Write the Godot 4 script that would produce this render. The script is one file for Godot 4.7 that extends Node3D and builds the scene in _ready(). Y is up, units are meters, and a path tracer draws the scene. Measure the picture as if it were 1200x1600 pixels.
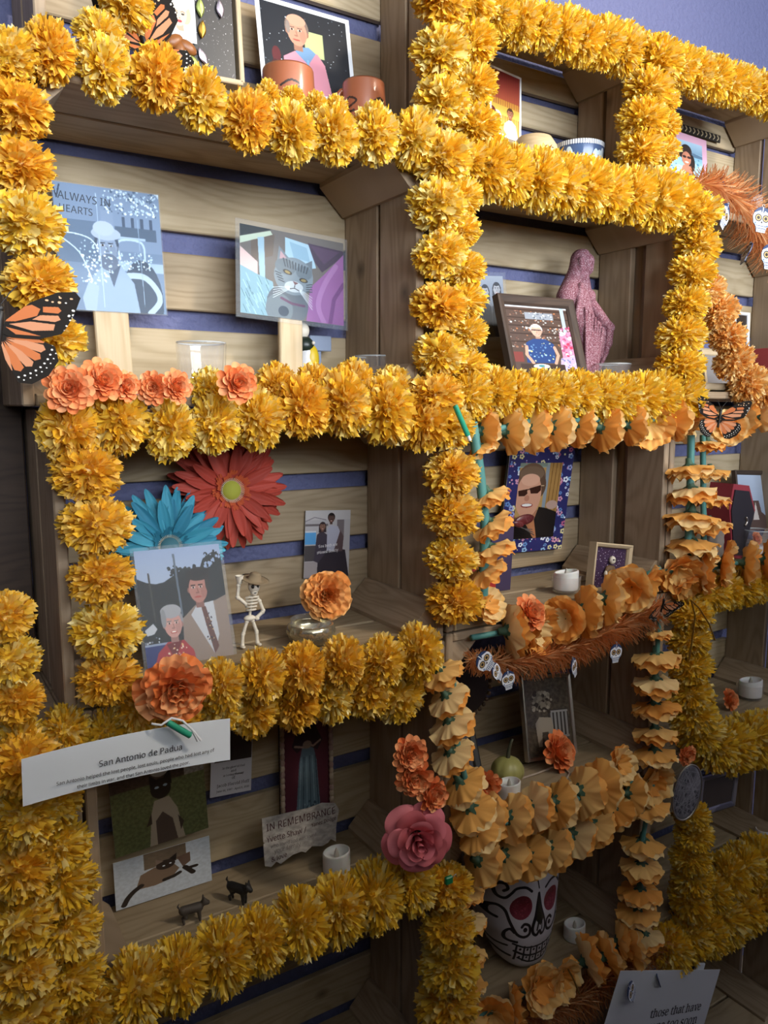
extends Node3D
# An altar of stacked wooden crates on a purple wall, hung with marigold garlands and filled with photographs and keepsakes.
# x runs right along the wall, y up (0 is about the top of the stack), z out of the wall towards the room; metres.

const EYE := Vector3(-0.1436, -0.6334, 1.0325)
const FOCAL := 1214.0
const YAW := 0.5585
const PITCH := 0.1361
var rng := RandomNumberGenerator.new()
var used := {}
var M := {}
var fwd: Vector3
var rgt: Vector3
var upv: Vector3
var pom_broad: Array[Mesh] = []
var pom_fine: Array[Mesh] = []
var pom_peach: Array[Mesh] = []
var blooms: Array[Mesh] = []
var calyx_mesh: Mesh
var board_cache := {}

# ---------------------------------------------------------------- geometry collector
class Geo:
	var v := PackedVector3Array()
	var t := PackedVector2Array()
	var c := PackedColorArray()
	var f := PackedInt32Array()
	var tint := Color.WHITE
	func vert(p: Vector3, uv := Vector2.ZERO) -> int:
		v.append(p); t.append(uv); c.append(tint)
		return v.size() - 1
	func tri(a: int, b: int, d: int) -> void:
		f.append(a); f.append(b); f.append(d)
	func quad(a: int, b: int, d: int, e: int) -> void:
		tri(a, b, d); tri(a, d, e)
	# a quad of its own corners, counter-clockwise seen from the front
	func face(a: Vector3, b: Vector3, d: Vector3, e: Vector3, ua := Vector2(0, 1), ub := Vector2(1, 1), ud := Vector2(1, 0), ue := Vector2(0, 0)) -> void:
		quad(vert(a, ua), vert(b, ub), vert(d, ud), vert(e, ue))
	func facing(pts: Array, out: Vector3, uvs: Array = []) -> void:
		var n: Vector3 = (pts[1] - pts[0]).cross(pts[2] - pts[0])
		var ids := []
		for i in pts.size():
			ids.append(vert(pts[i], uvs[i] if uvs.size() else Vector2.ZERO))
		if n.dot(out) < 0.0:
			ids.reverse()
		for i in range(1, ids.size() - 1):
			tri(ids[0], ids[i], ids[i + 1])
	func grid(nu: int, nv: int, at: Callable, closed := false) -> void:
		var base := v.size()
		for j in nv + 1:
			for i in nu + 1:
				vert(at.call(float(i) / nu, float(j) / nv), Vector2(float(i) / nu, float(j) / nv))
		for j in nv:
			for i in nu:
				var i2 := (i + 1) % nu if closed else i + 1
				var a := base + j * (nu + 1) + i
				var b := base + j * (nu + 1) + i2
				quad(a, b, b + nu + 1, a + nu + 1)
	# profile of (radius, height), bottom to top, turned round y
	func lathe(prof: Array, seg := 28, xf := Transform3D()) -> void:
		var n := prof.size() - 1
		grid(seg, n, func(a: float, b: float) -> Vector3:
			var k := int(round(b * n))
			var w := -a * TAU
			return xf * Vector3(cos(w) * prof[k].x, prof[k].y, sin(w) * prof[k].x), true)
	func ball(centre: Vector3, r: Vector3, seg := 16, rings := 10, basis := Basis()) -> void:
		grid(seg, rings, func(a: float, b: float) -> Vector3:
			var w := -a * TAU
			var h := (b - 0.5) * PI
			return centre + basis * Vector3(cos(w) * cos(h) * r.x, sin(h) * r.y, sin(w) * cos(h) * r.z), true)
	func tube(pts: Array, r0: float, r1 := -1.0, seg := 8, caps := true) -> void:
		if r1 < 0.0: r1 = r0
		var n := pts.size() - 1
		var side := Vector3.UP
		var base := v.size()
		for k in n + 1:
			var d: Vector3 = (pts[mini(k + 1, n)] - pts[maxi(k - 1, 0)]).normalized()
			if absf(side.dot(d)) > 0.95: side = Vector3.RIGHT
			side = (side - d * side.dot(d)).normalized()
			var other := d.cross(side)
			var r := lerpf(r0, r1, float(k) / n)
			for i in seg:
				var w := TAU * i / seg
				vert(pts[k] + (side * cos(w) + other * sin(w)) * r, Vector2(float(i) / seg, float(k) / n))
		for k in n:
			for i in seg:
				var a := base + k * seg + i
				var b := base + k * seg + (i + 1) % seg
				quad(a, b, b + seg, a + seg)
		if caps:
			var p := vert(pts[0]); var q := vert(pts[n])
			for i in seg:
				tri(p, base + (i + 1) % seg, base + i)
				tri(q, base + n * seg + i, base + n * seg + (i + 1) % seg)
	# a box with chamfered edges; the grain runs along its longest side
	func box(centre: Vector3, size: Vector3, bev := 0.001, grain := 1.0, off := Vector2.ZERO, basis := Basis()) -> void:
		var h := size * 0.5
		bev = minf(bev, minf(h.x, minf(h.y, h.z)) * 0.6)
		var long := size.max_axis_index()
		var corner := func(s: Vector3, ax: int) -> Vector3:
			var p := Vector3(s.x * h.x, s.y * h.y, s.z * h.z)
			for k in 3:
				if k != ax: p[k] -= s[k] * bev
			return p
		var put := func(pts: Array, out: Vector3) -> void:
			var uvs := []
			var moved := []
			for p in pts:
				var q: Vector3 = p
				var across := 0.0
				for k in 3:
					if k != long: across += q[k] * (1.0 if k != 2 else 0.7)
				uvs.append(Vector2(q[long], across) * grain + off)
				moved.append(centre + basis * q)
			facing(moved, basis * out, uvs)
		for ax in 3:
			var b := (ax + 1) % 3
			var d := (ax + 2) % 3
			for s in [-1.0, 1.0]:
				var pts := []
				for q in [[-1.0, -1.0], [1.0, -1.0], [1.0, 1.0], [-1.0, 1.0]]:
					var w := Vector3.ZERO
					w[ax] = s; w[b] = q[0]; w[d] = q[1]
					pts.append(corner.call(w, ax))
				var o := Vector3.ZERO
				o[ax] = s
				put.call(pts, o)
				for s2 in [-1.0, 1.0]:
					var w1 := Vector3.ZERO
					w1[ax] = s; w1[b] = s2; w1[d] = -1.0
					var w2 := w1
					w2[d] = 1.0
					put.call([corner.call(w1, ax), corner.call(w1, b), corner.call(w2, b), corner.call(w2, ax)], w1 + w2)
		for sx in [-1.0, 1.0]:
			for sy in [-1.0, 1.0]:
				for sz in [-1.0, 1.0]:
					var w := Vector3(sx, sy, sz)
					put.call([corner.call(w, 0), corner.call(w, 1), corner.call(w, 2)], w)
	# an outline in the xy plane given thickness along z
	func slab(outline: PackedVector2Array, thick: float, xf := Transform3D()) -> void:
		var tris := Geometry2D.triangulate_polygon(outline)
		var lo := outline[0]; var hi := outline[0]
		for p in outline:
			lo = lo.min(p); hi = hi.max(p)
		for s in [1.0, -1.0]:
			var base := v.size()
			for p in outline:
				vert(xf * Vector3(p.x, p.y, s * thick * 0.5), Vector2((p.x - lo.x) / (hi.x - lo.x), (hi.y - p.y) / (hi.y - lo.y)))
			for k in range(0, tris.size(), 3):
				var a := outline[tris[k]]; var b := outline[tris[k + 1]]; var d := outline[tris[k + 2]]
				var ccw := (b - a).cross(d - a) > 0.0
				if ccw == (s > 0.0): tri(base + tris[k], base + tris[k + 1], base + tris[k + 2])
				else: tri(base + tris[k], base + tris[k + 2], base + tris[k + 1])
		var area := 0.0
		for k in outline.size():
			area += outline[k].cross(outline[(k + 1) % outline.size()])
		for k in outline.size():
			var a := outline[k]; var b := outline[(k + 1) % outline.size()]
			if area < 0.0:
				var m := a; a = b; b = m
			face(xf * Vector3(a.x, a.y, -thick * 0.5), xf * Vector3(b.x, b.y, -thick * 0.5), xf * Vector3(b.x, b.y, thick * 0.5), xf * Vector3(a.x, a.y, thick * 0.5), Vector2.ZERO, Vector2.ZERO, Vector2.ZERO, Vector2.ZERO)
	func mesh() -> ArrayMesh:
		var n := PackedVector3Array()
		n.resize(v.size())
		for k in range(0, f.size(), 3):
			var a := f[k]; var b := f[k + 1]; var d := f[k + 2]
			var q := (v[b] - v[a]).cross(v[d] - v[a])
			n[a] += q; n[b] += q; n[d] += q
		for k in n.size():
			n[k] = n[k].normalized() if n[k].length_squared() > 1e-20 else Vector3.UP
		var cw := PackedInt32Array()
		cw.resize(f.size())
		for k in range(0, f.size(), 3):
			cw[k] = f[k]; cw[k + 1] = f[k + 2]; cw[k + 2] = f[k + 1]
		var arr := []
		arr.resize(Mesh.ARRAY_MAX)
		arr[Mesh.ARRAY_VERTEX] = v
		arr[Mesh.ARRAY_NORMAL] = n
		arr[Mesh.ARRAY_TEX_UV] = t
		arr[Mesh.ARRAY_COLOR] = c
		arr[Mesh.ARRAY_INDEX] = cw
		var m := ArrayMesh.new()
		m.add_surface_from_arrays(Mesh.PRIMITIVE_TRIANGLES, arr)
		return m

# ---------------------------------------------------------------- flat prints
class Pic:
	var im: Image
	var w: int
	var h: int
	func _init(ww: int, hh: int, col: Color) -> void:
		w = ww; h = hh
		im = Image.create(w, h, false, Image.FORMAT_RGB8)
		im.fill(col)
	func row(y: int, x0: float, x1: float, col: Color) -> void:
		var a := maxi(0, int(round(x0))); var b := mini(w, int(round(x1)))
		if y >= 0 and y < h and b > a: im.fill_rect(Rect2i(a, y, b - a, 1), col)
	func rect(x0: float, y0: float, x1: float, y1: float, col: Color) -> Pic:
		for y in range(int(round(y0 * h)), int(round(y1 * h))): row(y, x0 * w, x1 * w, col)
		return self
	func grad(x0: float, y0: float, x1: float, y1: float, a: Color, b: Color) -> Pic:
		var n := maxi(1, int((y1 - y0) * h))
		for k in n + 1: row(int(y0 * h) + k, x0 * w, x1 * w, a.lerp(b, float(k) / n))
		return self
	func poly(p: Array, col: Color) -> Pic:
		var n := p.size() / 2
		var lo := 1e9; var hi := -1e9
		for k in n:
			lo = minf(lo, p[k * 2 + 1] * h); hi = maxf(hi, p[k * 2 + 1] * h)
		for y in range(maxi(0, int(floor(lo))), mini(h, int(ceil(hi)) + 1)):
			var xs := []
			var yy := y + 0.5
			for k in n:
				var m := (k + 1) % n
				var y0: float = p[k * 2 + 1] * h; var y1: float = p[m * 2 + 1] * h
				if (y0 <= yy) != (y1 <= yy): xs.append(lerpf(p[k * 2] * w, p[m * 2] * w, (yy - y0) / (y1 - y0)))
			xs.sort()
			for k in range(0, xs.size() - 1, 2): row(y, xs[k], xs[k + 1], col)
		return self
	func ell(cx: float, cy: float, rx: float, ry: float, col: Color, rot := 0.0) -> Pic:
		var pts := []
		for k in 26:
			var a := TAU * k / 26.0
			var q := Vector2(cos(a) * rx * w, sin(a) * ry * h).rotated(rot)
			pts.append(cx + q.x / w); pts.append(cy + q.y / h)
		return poly(pts, col)
	func line(x0: float, y0: float, x1: float, y1: float, width: float, col: Color) -> Pic:
		var a := Vector2(x0 * w, y0 * h); var b := Vector2(x1 * w, y1 * h)
		var s := (b - a).normalized().orthogonal() * width * w * 0.5
		var q := [a + s, b + s, b - s, a - s]
		var pts := []
		for p in q:
			pts.append(p.x / w); pts.append(p.y / h)
		return poly(pts, col)
	func curve(q: Array, width: float, col: Color) -> Pic:
		var p := q
		if q.size() >= 8:
			p = []
			var n := q.size() / 2
			for k in n - 1:
				var v := []
				for j in [k - 1, k, k + 1, k + 2]:
					var i := clampi(j, 0, n - 1)
					v.append(Vector2(q[i * 2], q[i * 2 + 1]))
				for j in 6:
					var e: Vector2 = v[1].cubic_interpolate(v[2], v[0], v[3], j / 6.0)
					p.append(e.x); p.append(e.y)
			p.append(q[n * 2 - 2]); p.append(q[n * 2 - 1])
		for k in range(0, p.size() - 2, 2):
			line(p[k], p[k + 1], p[k + 2], p[k + 3], width, col)
			ell(p[k + 2], p[k + 3], width * 0.5, width * 0.5 * w / h, col)
		ell(p[0], p[1], width * 0.5, width * 0.5 * w / h, col)
		return self
	func spots(n: int, sd: int, x0: float, y0: float, x1: float, y1: float, r0: float, r1: float, cols: Array) -> Pic:
		var g := RandomNumberGenerator.new()
		g.seed = sd
		for k in n:
			var r := g.randf_range(r0, r1)
			ell(g.randf_range(x0, x1), g.randf_range(y0, y1), r, r * w / h * g.randf_range(0.7, 1.3), cols[g.randi() % cols.size()], g.randf() * 3.0)
		return self
	# a head and neck: hair behind, face, brows, eyes, nose, mouth
	func head(cx: float, cy: float, r: float, skin: Color, hair: Color, tall := 1.3, turn := 0.0, smile := true, long := 0.0) -> Pic:
		var k := float(w) / h
		var ry := r * tall * k
		var sh := skin.darkened(0.22)
		if long > 0.0:
			poly([cx - r * 1.25, cy - ry * 0.4, cx + r * 1.25, cy - ry * 0.4, cx + r * 1.35, cy + ry * (1.0 + long), cx - r * 1.35, cy + ry * (1.0 + long)], hair)
		ell(cx, cy - ry * 0.28, r * 1.16, ry * 0.98, hair)
		rect(cx - r * 0.42, cy + ry * 0.6, cx + r * 0.42, cy + ry * 1.35, sh)
		ell(cx - r * 0.98, cy + ry * 0.05, r * 0.14, ry * 0.2, sh)
		ell(cx + r * 0.98, cy + ry * 0.05, r * 0.14, ry * 0.2, sh)
		ell(cx, cy, r * 0.95, ry, skin)
		ell(cx, cy - ry * 0.82, r * 0.72, ry * 0.24, hair)
		ell(cx + r * 0.55, cy + ry * 0.25, r * 0.3, ry * 0.45, skin.darkened(0.08))
		for s in [-1.0, 1.0]:
			var ex: float = cx + (s * 0.38 + turn) * r
			ell(ex, cy - ry * 0.12, r * 0.19, ry * 0.075, Color(0.92, 0.9, 0.88).lerp(skin, 0.35))
			ell(ex, cy - ry * 0.12, r * 0.09, ry * 0.075, Color(0.13, 0.1, 0.09))
			line(ex - r * 0.24, cy - ry * 0.27, ex + r * 0.24, cy - ry * 0.29, r * 0.1, hair.darkened(0.2))
		line(cx + turn * r, cy - ry * 0.05, cx + (turn + 0.1) * r, cy + ry * 0.25, r * 0.1, sh)
		ell(cx + turn * r, cy + ry * 0.28, r * 0.2, ry * 0.06, sh)
		ell(cx + turn * r, cy + ry * 0.58, r * 0.36, ry * (0.11 if smile else 0.06), Color(0.62, 0.24, 0.22).lerp(skin, 0.25))
		if smile: ell(cx + turn * r, cy + ry * 0.555, r * 0.28, ry * 0.05, Color(0.95, 0.93, 0.9))
		return self
	func soft() -> Pic:
		im.resize(int(w * 0.6), int(h * 0.6), Image.INTERPOLATE_BILINEAR)
		im.resize(w, h, Image.INTERPOLATE_CUBIC)
		return self
	func mottle(amount: float, sd: int, freq: float) -> Pic:
		var nz := FastNoiseLite.new()
		nz.seed = sd; nz.frequency = freq
		for y in h:
			for x in w:
				var k := 1.0 + amount * nz.get_noise_2d(x, y)
				var q := im.get_pixel(x, y)
				im.set_pixel(x, y, Color(q.r * k, q.g * k, q.b * k))
		return self
	func tex() -> ImageTexture:
		return ImageTexture.create_from_image(im)

# ---------------------------------------------------------------- names, things, parts
func hx(s: String) -> Color:
	return Color.html(s)

func lin(s: String) -> Color:
	return Color.html(s).srgb_to_linear()

func numbered(called: String) -> String:
	if not used.has(called):
		used[called] = 0
		return called
	used[called] += 1
	return "%s_%03d" % [called, used[called]]

func tag(o: Node, label: String, category: String, group := "") -> void:
	o.set_meta("label", label)
	o.set_meta("category", category)
	if group: o.set_meta("group", group)

func thing(called: String, label: String, category: String, at := Vector3.ZERO, basis := Basis(), group := "") -> Node3D:
	var o := Node3D.new()
	o.name = numbered(called)
	add_child(o)
	o.transform = Transform3D(basis, at)
	tag(o, label, category, group)
	return o

func obj(called: String, mesh: Mesh, mat: Material, parent: Node3D = self, xf := Transform3D()) -> MeshInstance3D:
	var o := MeshInstance3D.new()
	o.name = numbered(called) if parent == self else called
	o.mesh = mesh
	o.material_override = mat
	o.transform = xf
	parent.add_child(o, true)
	return o

func struct(called: String, size: Vector3, centre: Vector3, mat: Material) -> MeshInstance3D:
	var g := Geo.new()
	g.box(Vector3.ZERO, size, 0.002)
	var o := obj(called, g.mesh(), mat, self, Transform3D(Basis(), centre))
	o.set_meta("kind", "structure")
	tag(o, {"wall_back": "purple painted wall behind the stack of crates"}.get(called, "plain surface of the room round the altar, " + called.replace("_", " ")), "wall")
	return o

# where the photograph's pixel meets the plane at depth z
func P(u: float, v: float, z: float) -> Vector3:
	var d := fwd + rgt * ((u - 600.0) / FOCAL) + upv * ((800.0 - v) / FOCAL)
	return EYE + d * ((z - EYE.z) / d.z)

# metres that one pixel spans there
func px(u: float, v: float, z: float) -> float:
	return (P(u, v, z) - EYE).dot(fwd) / FOCAL

func mat(col: Color, rough := 0.7, metal := 0.0) -> StandardMaterial3D:
	var m := StandardMaterial3D.new()
	m.albedo_color = col
	m.roughness = rough
	m.metallic = metal
	m.cull_mode = BaseMaterial3D.CULL_DISABLED
	return m

func petal_mat(col: Color, rough := 0.6, through := 0.5) -> StandardMaterial3D:
	var m := mat(col, rough)
	m.vertex_color_use_as_albedo = true
	m.backlight_enabled = true
	m.backlight = Color(through, through, through)
	return m

func print_mat(pic: Pic, gloss := 0.35) -> StandardMaterial3D:
	var m := mat(Color.WHITE, gloss)
	m.albedo_texture = pic.tex()
	if gloss >= 0.5: m.metallic_specular = 0.25
	m.texture_repeat = false
	return m

func glass_mat(a := 0.1, col := Color(0.95, 0.97, 1.0)) -> StandardMaterial3D:
	var m := mat(Color(col.r, col.g, col.b, a), 0.04)
	m.transparency = BaseMaterial3D.TRANSPARENCY_ALPHA
	return m

func wood_texture(sd: int, a: Color, b: Color, dark: Color) -> ImageTexture:
	var n := 512
	var im := Image.create(n, n, false, Image.FORMAT_RGB8)
	var rings := FastNoiseLite.new(); rings.seed = sd; rings.frequency = 0.0035; rings.fractal_octaves = 2
	var fine := FastNoiseLite.new(); fine.seed = sd + 7; fine.frequency = 0.03; fine.fractal_octaves = 3
	var patch := FastNoiseLite.new(); patch.seed = sd + 13; patch.frequency = 0.006
	for y in n:
		for x in n:
			# mirrored so that it repeats without a seam
			var mx := float(x if x < n / 2 else n - x)
			var my := float(y if y < n / 2 else n - y)
			var r := rings.get_noise_2d(mx * 0.5, my * 4.0)
			var ring := pow(0.5 + 0.5 * sin(r * 26.0 + my * 0.11), 2.0)
			var g := fine.get_noise_2d(mx * 0.35, my * 9.0)
			var q := a.lerp(b, clampf(ring * 0.8 + g * 0.5, 0.0, 1.0)).lerp(dark, clampf(-patch.get_noise_2d(mx * 0.7, my * 2.0) * 0.7, 0.0, 0.5))
			im.set_pixel(x, y, q)
	var knot := RandomNumberGenerator.new(); knot.seed = sd
	for k in 5:
		var c := Vector2(knot.randi_range(60, 450), knot.randi_range(60, 450))
		for y in range(-9, 10):
			for x in range(-14, 15):
				var d := Vector2(x / 1.5, y).length()
				if d < 9.0:
					var p := Vector2i(c) + Vector2i(x, y)
					im.set_pixelv(p, im.get_pixelv(p).lerp(dark.darkened(0.3), clampf(1.0 - d / 9.0, 0.0, 1.0) * 0.8))
	return ImageTexture.create_from_image(im)

func wood_mat(sd: int, a: String, b: String, dark: String) -> StandardMaterial3D:
	var m := mat(Color.WHITE, 0.72)
	m.albedo_texture = wood_texture(sd, hx(a), hx(b), hx(dark))
	return m

# ---------------------------------------------------------------- crates
func board(called: String, size: Vector3, centre: Vector3, m: Material, parent: Node3D, basis := Basis()) -> MeshInstance3D:
	var g := Geo.new()
	g.box(Vector3.ZERO, size, 0.0016, 1.7, Vector2(rng.randf() * 4.0, rng.randf() * 4.0))
	return obj(called, g.mesh(), m, parent, Transform3D(basis, centre))

func crate(label: String, x0: float, x1: float, top: float, bottom: float, d: float, slats := 3, side_gap := 0.007) -> Node3D:
	var t := 0.012
	var o := thing("wooden_crate", label, "crate", Vector3((x0 + x1) / 2, bottom, 0.0))
	var hw := (x1 - x0) / 2
	var h := top - bottom
	var woods := [M.pine, M.pine2, M.pine]
	var open := h - 2.0 * t
	var pitch := open / slats
	for k in slats:
		var sh := pitch * rng.randf_range(0.72, 0.78)
		board("back_slat", Vector3(hw * 2.0 - 0.004, sh, t), Vector3(0, t + pitch * (k + 0.5) + rng.randf_range(-0.002, 0.002), 0.003 + t / 2), woods[(k + int(rng.randi() % 2)) % 3], o)
	var z0 := 0.016
	var span := d - z0
	for s in [-1.0, 1.0]:
		var bw := (span - side_gap) / 2.0
		for k in 2:
			board("side_board", Vector3(t, h, bw), Vector3(s * (hw - t / 2), h / 2, z0 + bw / 2 + k * (bw + side_gap)), M.brown, o)
	for yy in [t / 2, h - t / 2]:
		var bw := (span - 0.005) / 2.0
		for k in 2:
			board("floor_board" if yy < h / 2 else "top_board", Vector3(hw * 2.0 - 2.0 * t - 0.001, t, bw), Vector3(0, yy, z0 + bw / 2 + k * (bw + 0.005)), M.pine2 if yy < h / 2 else M.brown, o)
	for sx in [-1.0, 1.0]:
		for sy in [0.0, 1.0]:
			var g := Geo.new()
			var cx: float = sx * (hw - t)
			var cy: float = t if sy == 0.0 else h - t
			var dy := 1.0 if sy == 0.0 else -1.0
			var leg := 0.042
			g.slab(PackedVector2Array([Vector2(cx, cy), Vector2(cx - sx * leg, cy), Vector2(cx - sx * leg, cy + dy * 0.006), Vector2(cx - sx * 0.006, cy + dy * leg), Vector2(cx, cy + dy * leg)]), span - 0.008)
			for k in g.v.size():
				var q := g.v[k]
				g.t[k] = Vector2(q.z, q.x + q.y) * 1.7 + Vector2(cx * 9.0, cy)
			obj("corner_brace", g.mesh(), M.brown, o, Transform3D(Basis(), Vector3(0, 0, z0 + span / 2)))
	return o

# ---------------------------------------------------------------- flowers
# a ball of crimped plastic petals, radius 1
func pompom_mesh(sd: int, n: int, wide: float, cols: Array) -> ArrayMesh:
	var g := Geo.new()
	var r := RandomNumberGenerator.new()
	r.seed = sd
	g.tint = lin(cols[0])
	g.ball(Vector3.ZERO, Vector3.ONE * 0.62, 12, 8)
	for k in n:
		var y := 1.0 - 2.0 * (k + r.randf()) / n
		var a := k * 2.39996 + r.randf() * 0.5
		var d := Vector3(cos(a) * sqrt(1.0 - y * y), y, sin(a) * sqrt(1.0 - y * y)).normalized()
		var s := d.cross(Vector3(r.randf() - 0.5, r.randf() - 0.5, r.randf() - 0.5)).normalized()
		var b := d.cross(s)
		var len := r.randf_range(0.84, 1.1)
		var w := wide * r.randf_range(0.7, 1.35)
		var bend := b * r.randf_range(-0.3, 0.3) + s * r.randf_range(-0.18, 0.18)
		g.tint = lin(cols[r.randi() % cols.size()])
		var fold := r.randf_range(0.03, 0.1)
		var rows := []
		for q in [[0.45, 0.35, 0.0], [0.78, 0.9, 0.35], [1.0, 1.0, 1.0]]:
			var c: Vector3 = d * (q[0] * len) + bend * q[2] * 0.55
			var ww: float = w * q[1]
			var notch: float = 0.05 * q[2]
			rows.append([g.vert(c - s * ww + d * r.randf_range(-0.05, 0.05) * q[2]), g.vert(c + b * fold * q[1] - d * notch), g.vert(c + s * ww + d * r.randf_range(-0.05, 0.05) * q[2])])
		for j in 2:
			for i in 2:
				g.quad(rows[j][i], rows[j][i + 1], rows[j + 1][i + 1], rows[j + 1][i])
	return g.mesh()

# a silk blossom of ruffled skirts opening towards -y from a calyx at the origin, radius 1
func bloom_layer(g: Geo, r: RandomNumberGenerator, rad: float, cup: float, col: Color, ruf := 1.0, seg := 90) -> void:
	g.tint = col
	var p := []
	for k in 8: p.append(r.randf() * TAU)
	var lobes := 4 + r.randi() % 2
	var scal := 11 + r.randi() % 4
	var dent := r.randf_range(0.0, 1.0)
	g.grid(seg, 6, func(a: float, b: float) -> Vector3:
		var w := -a * TAU
		var q := lerpf(0.05, 1.0, b)
		var edge := rad * (1.0 + 0.05 * sin(lobes * w + p[0]) + 0.055 * absf(sin(scal * 0.5 * w + p[1])) + 0.012 * sin(31.0 * w + p[5]))
		var q4 := q * q * q * q
		var y := -cup * pow(q, 1.5) * rad + ruf * (q * q * 0.07 * sin(lobes * w + p[2]) + q4 * (0.075 * sin(9.0 * w + p[3]) + 0.03 * sin(19.0 * w + p[4])) + 0.16 * dent * q * q * maxf(0.0, cos(w + p[6]) - 0.3))
		return Vector3(cos(w) * q * edge, y, sin(w) * q * edge), true)

func bloom_mesh(sd: int) -> ArrayMesh:
	var g := Geo.new()
	var r := RandomNumberGenerator.new()
	r.seed = sd
	var cols := [lin("fcce7e"), lin("fabc62"), lin("fddf9f"), lin("f8ae50")]
	bloom_layer(g, r, 1.0, r.randf_range(0.2, 0.38), cols[sd % 4])
	bloom_layer(g, r, 0.97, r.randf_range(0.42, 0.56), cols[(sd + 1) % 4])
	bloom_layer(g, r, 0.84, r.randf_range(0.62, 0.8), cols[(sd + 3) % 4], 1.2)
	bloom_layer(g, r, 0.5, r.randf_range(0.9, 1.2), cols[(sd + 2) % 4], 1.2, 50)
	return g.mesh()

func make_calyx() -> ArrayMesh:
	var g := Geo.new()
	g.lathe([Vector2(0.30, -0.16), Vector2(0.22, -0.02), Vector2(0.15, 0.1), Vector2(0.12, 0.3), Vector2(0.0, 0.3)], 10)
	for k in 6:
		var w := TAU * k / 6.0
		var o := Vector3(cos(w), 0, sin(w))
		var s := Vector3(-sin(w), 0, cos(w))
		g.face(o * 0.2 - s * 0.11 + Vector3(0, 0.02, 0), o * 0.2 + s * 0.11 + Vector3(0, 0.02, 0), o * 0.5 + s * 0.01 - Vector3(0, 0.14, 0), o * 0.5 - s * 0.01 - Vector3(0, 0.14, 0))
	return g.mesh()

# a curved petal: (along 0..1, across -1..1) shaped by length, width, lift
func petal(g: Geo, base: Vector3, out: Vector3, up: Vector3, length: float, width: float, lift0: float, lift1: float, cup: float, nu := 4, nv := 4, blunt := 0.6, ripple := 0.0, ph := 0.0) -> void:
	var side := out.cross(up).normalized()
	g.grid(nu, nv, func(a: float, b: float) -> Vector3:
		var s := (a - 0.5) * 2.0
		var wd := width * pow(sin(clampf(b * 0.88 + 0.1, 0.0, 1.0) * PI * lerpf(1.0, 0.62, blunt)), 0.75)
		var ang := lerpf(lift0, lift1, b)
		var l := length * b * (1.0 - 0.1 * s * s)
		var p := base + (out * cos((lift0 + ang) / 2.0) + up * sin((lift0 + ang) / 2.0)) * l
		var nrm := up * cos(ang) - out * sin(ang)
		return p + side * s * wd + nrm * (cup * s * s * wd + ripple * width * sin(s * 7.0 + ph) * b))

func dense_mesh(sd: int) -> ArrayMesh:
	var g := Geo.new()
	var r := RandomNumberGenerator.new()
	r.seed = sd
	var cols := [lin("f4955a"), lin("f6a468"), lin("ee864a"), lin("f8b078")]
	var rings := [[13, 0.25, 0.95, 0.05], [12, 0.2, 0.86, 0.4], [11, 0.15, 0.78, 0.7], [9, 0.1, 0.7, 0.95], [7, 0.06, 0.62, 1.2], [4, 0.02, 0.55, 1.45]]
	for q in rings:
		for k in q[0]:
			var w: float = TAU * (k + r.randf() * 0.4) / q[0]
			var o := Vector3(cos(w), sin(w), 0)
			g.tint = cols[r.randi() % 4]
			var lift: float = q[3] + r.randf_range(-0.12, 0.12)
			petal(g, o * q[1] * 0.4 + Vector3(0, 0, -0.15), o, Vector3(0, 0, 1), q[2] * r.randf_range(0.9, 1.08), 0.24, lift, lift + 0.35, 0.5, 4, 3, 0.8, 0.06, r.randf() * 6.0)
	g.tint = cols[2]
	g.ball(Vector3(0, 0, -0.1), Vector3(0.45, 0.45, 0.3), 10, 6)
	return g.mesh()

# a full ruffled carnation facing +z
func carnation_mesh(sd: int, names: Array) -> ArrayMesh:
	var g := Geo.new()
	var r := RandomNumberGenerator.new()
	r.seed = sd
	var cols := []
	for s in names: cols.append(lin(s))
	for q in [[9, 0.1, 1.0, -0.1, 0.42], [9, 0.08, 0.92, 0.25, 0.4], [8, 0.06, 0.84, 0.55, 0.36], [7, 0.05, 0.78, 0.85, 0.32], [6, 0.03, 0.72, 1.1, 0.28], [5, 0.02, 0.66, 1.35, 0.22]]:
		for k in q[0]:
			var w: float = TAU * (k + r.randf() * 0.5) / q[0]
			var o := Vector3(cos(w), sin(w), 0)
			g.tint = cols[r.randi() % cols.size()]
			var lift: float = q[3] + r.randf_range(-0.15, 0.15)
			petal(g, o * q[1] + Vector3(0, 0, -0.1), o, Vector3(0, 0, 1), q[2] * r.randf_range(0.9, 1.08), q[4], lift, lift + 0.2, 0.25, 10, 4, 1.0, 0.16, r.randf() * 6.0)
	return g.mesh()

func face_basis(dir: Vector3, scale: float, roll := 0.0) -> Basis:
	# local +z looks along dir
	var z := dir.normalized()
	var x := Vector3.UP.cross(z).normalized() if absf(z.y) < 0.98 else Vector3.RIGHT
	var b := Basis(x, z.cross(x), z)
	return (b * Basis(Vector3(0, 0, 1), roll)).scaled_local(Vector3.ONE * scale)

func down_basis(dir: Vector3, scale: float, spin: float) -> Basis:
	# local -y looks along dir
	var y := -dir.normalized()
	var x := y.cross(Vector3(0.2, 0.1, 1.0)).normalized()
	return (Basis(x, y, x.cross(y)) * Basis(Vector3.UP, spin)).scaled_local(Vector3.ONE * scale)

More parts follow.
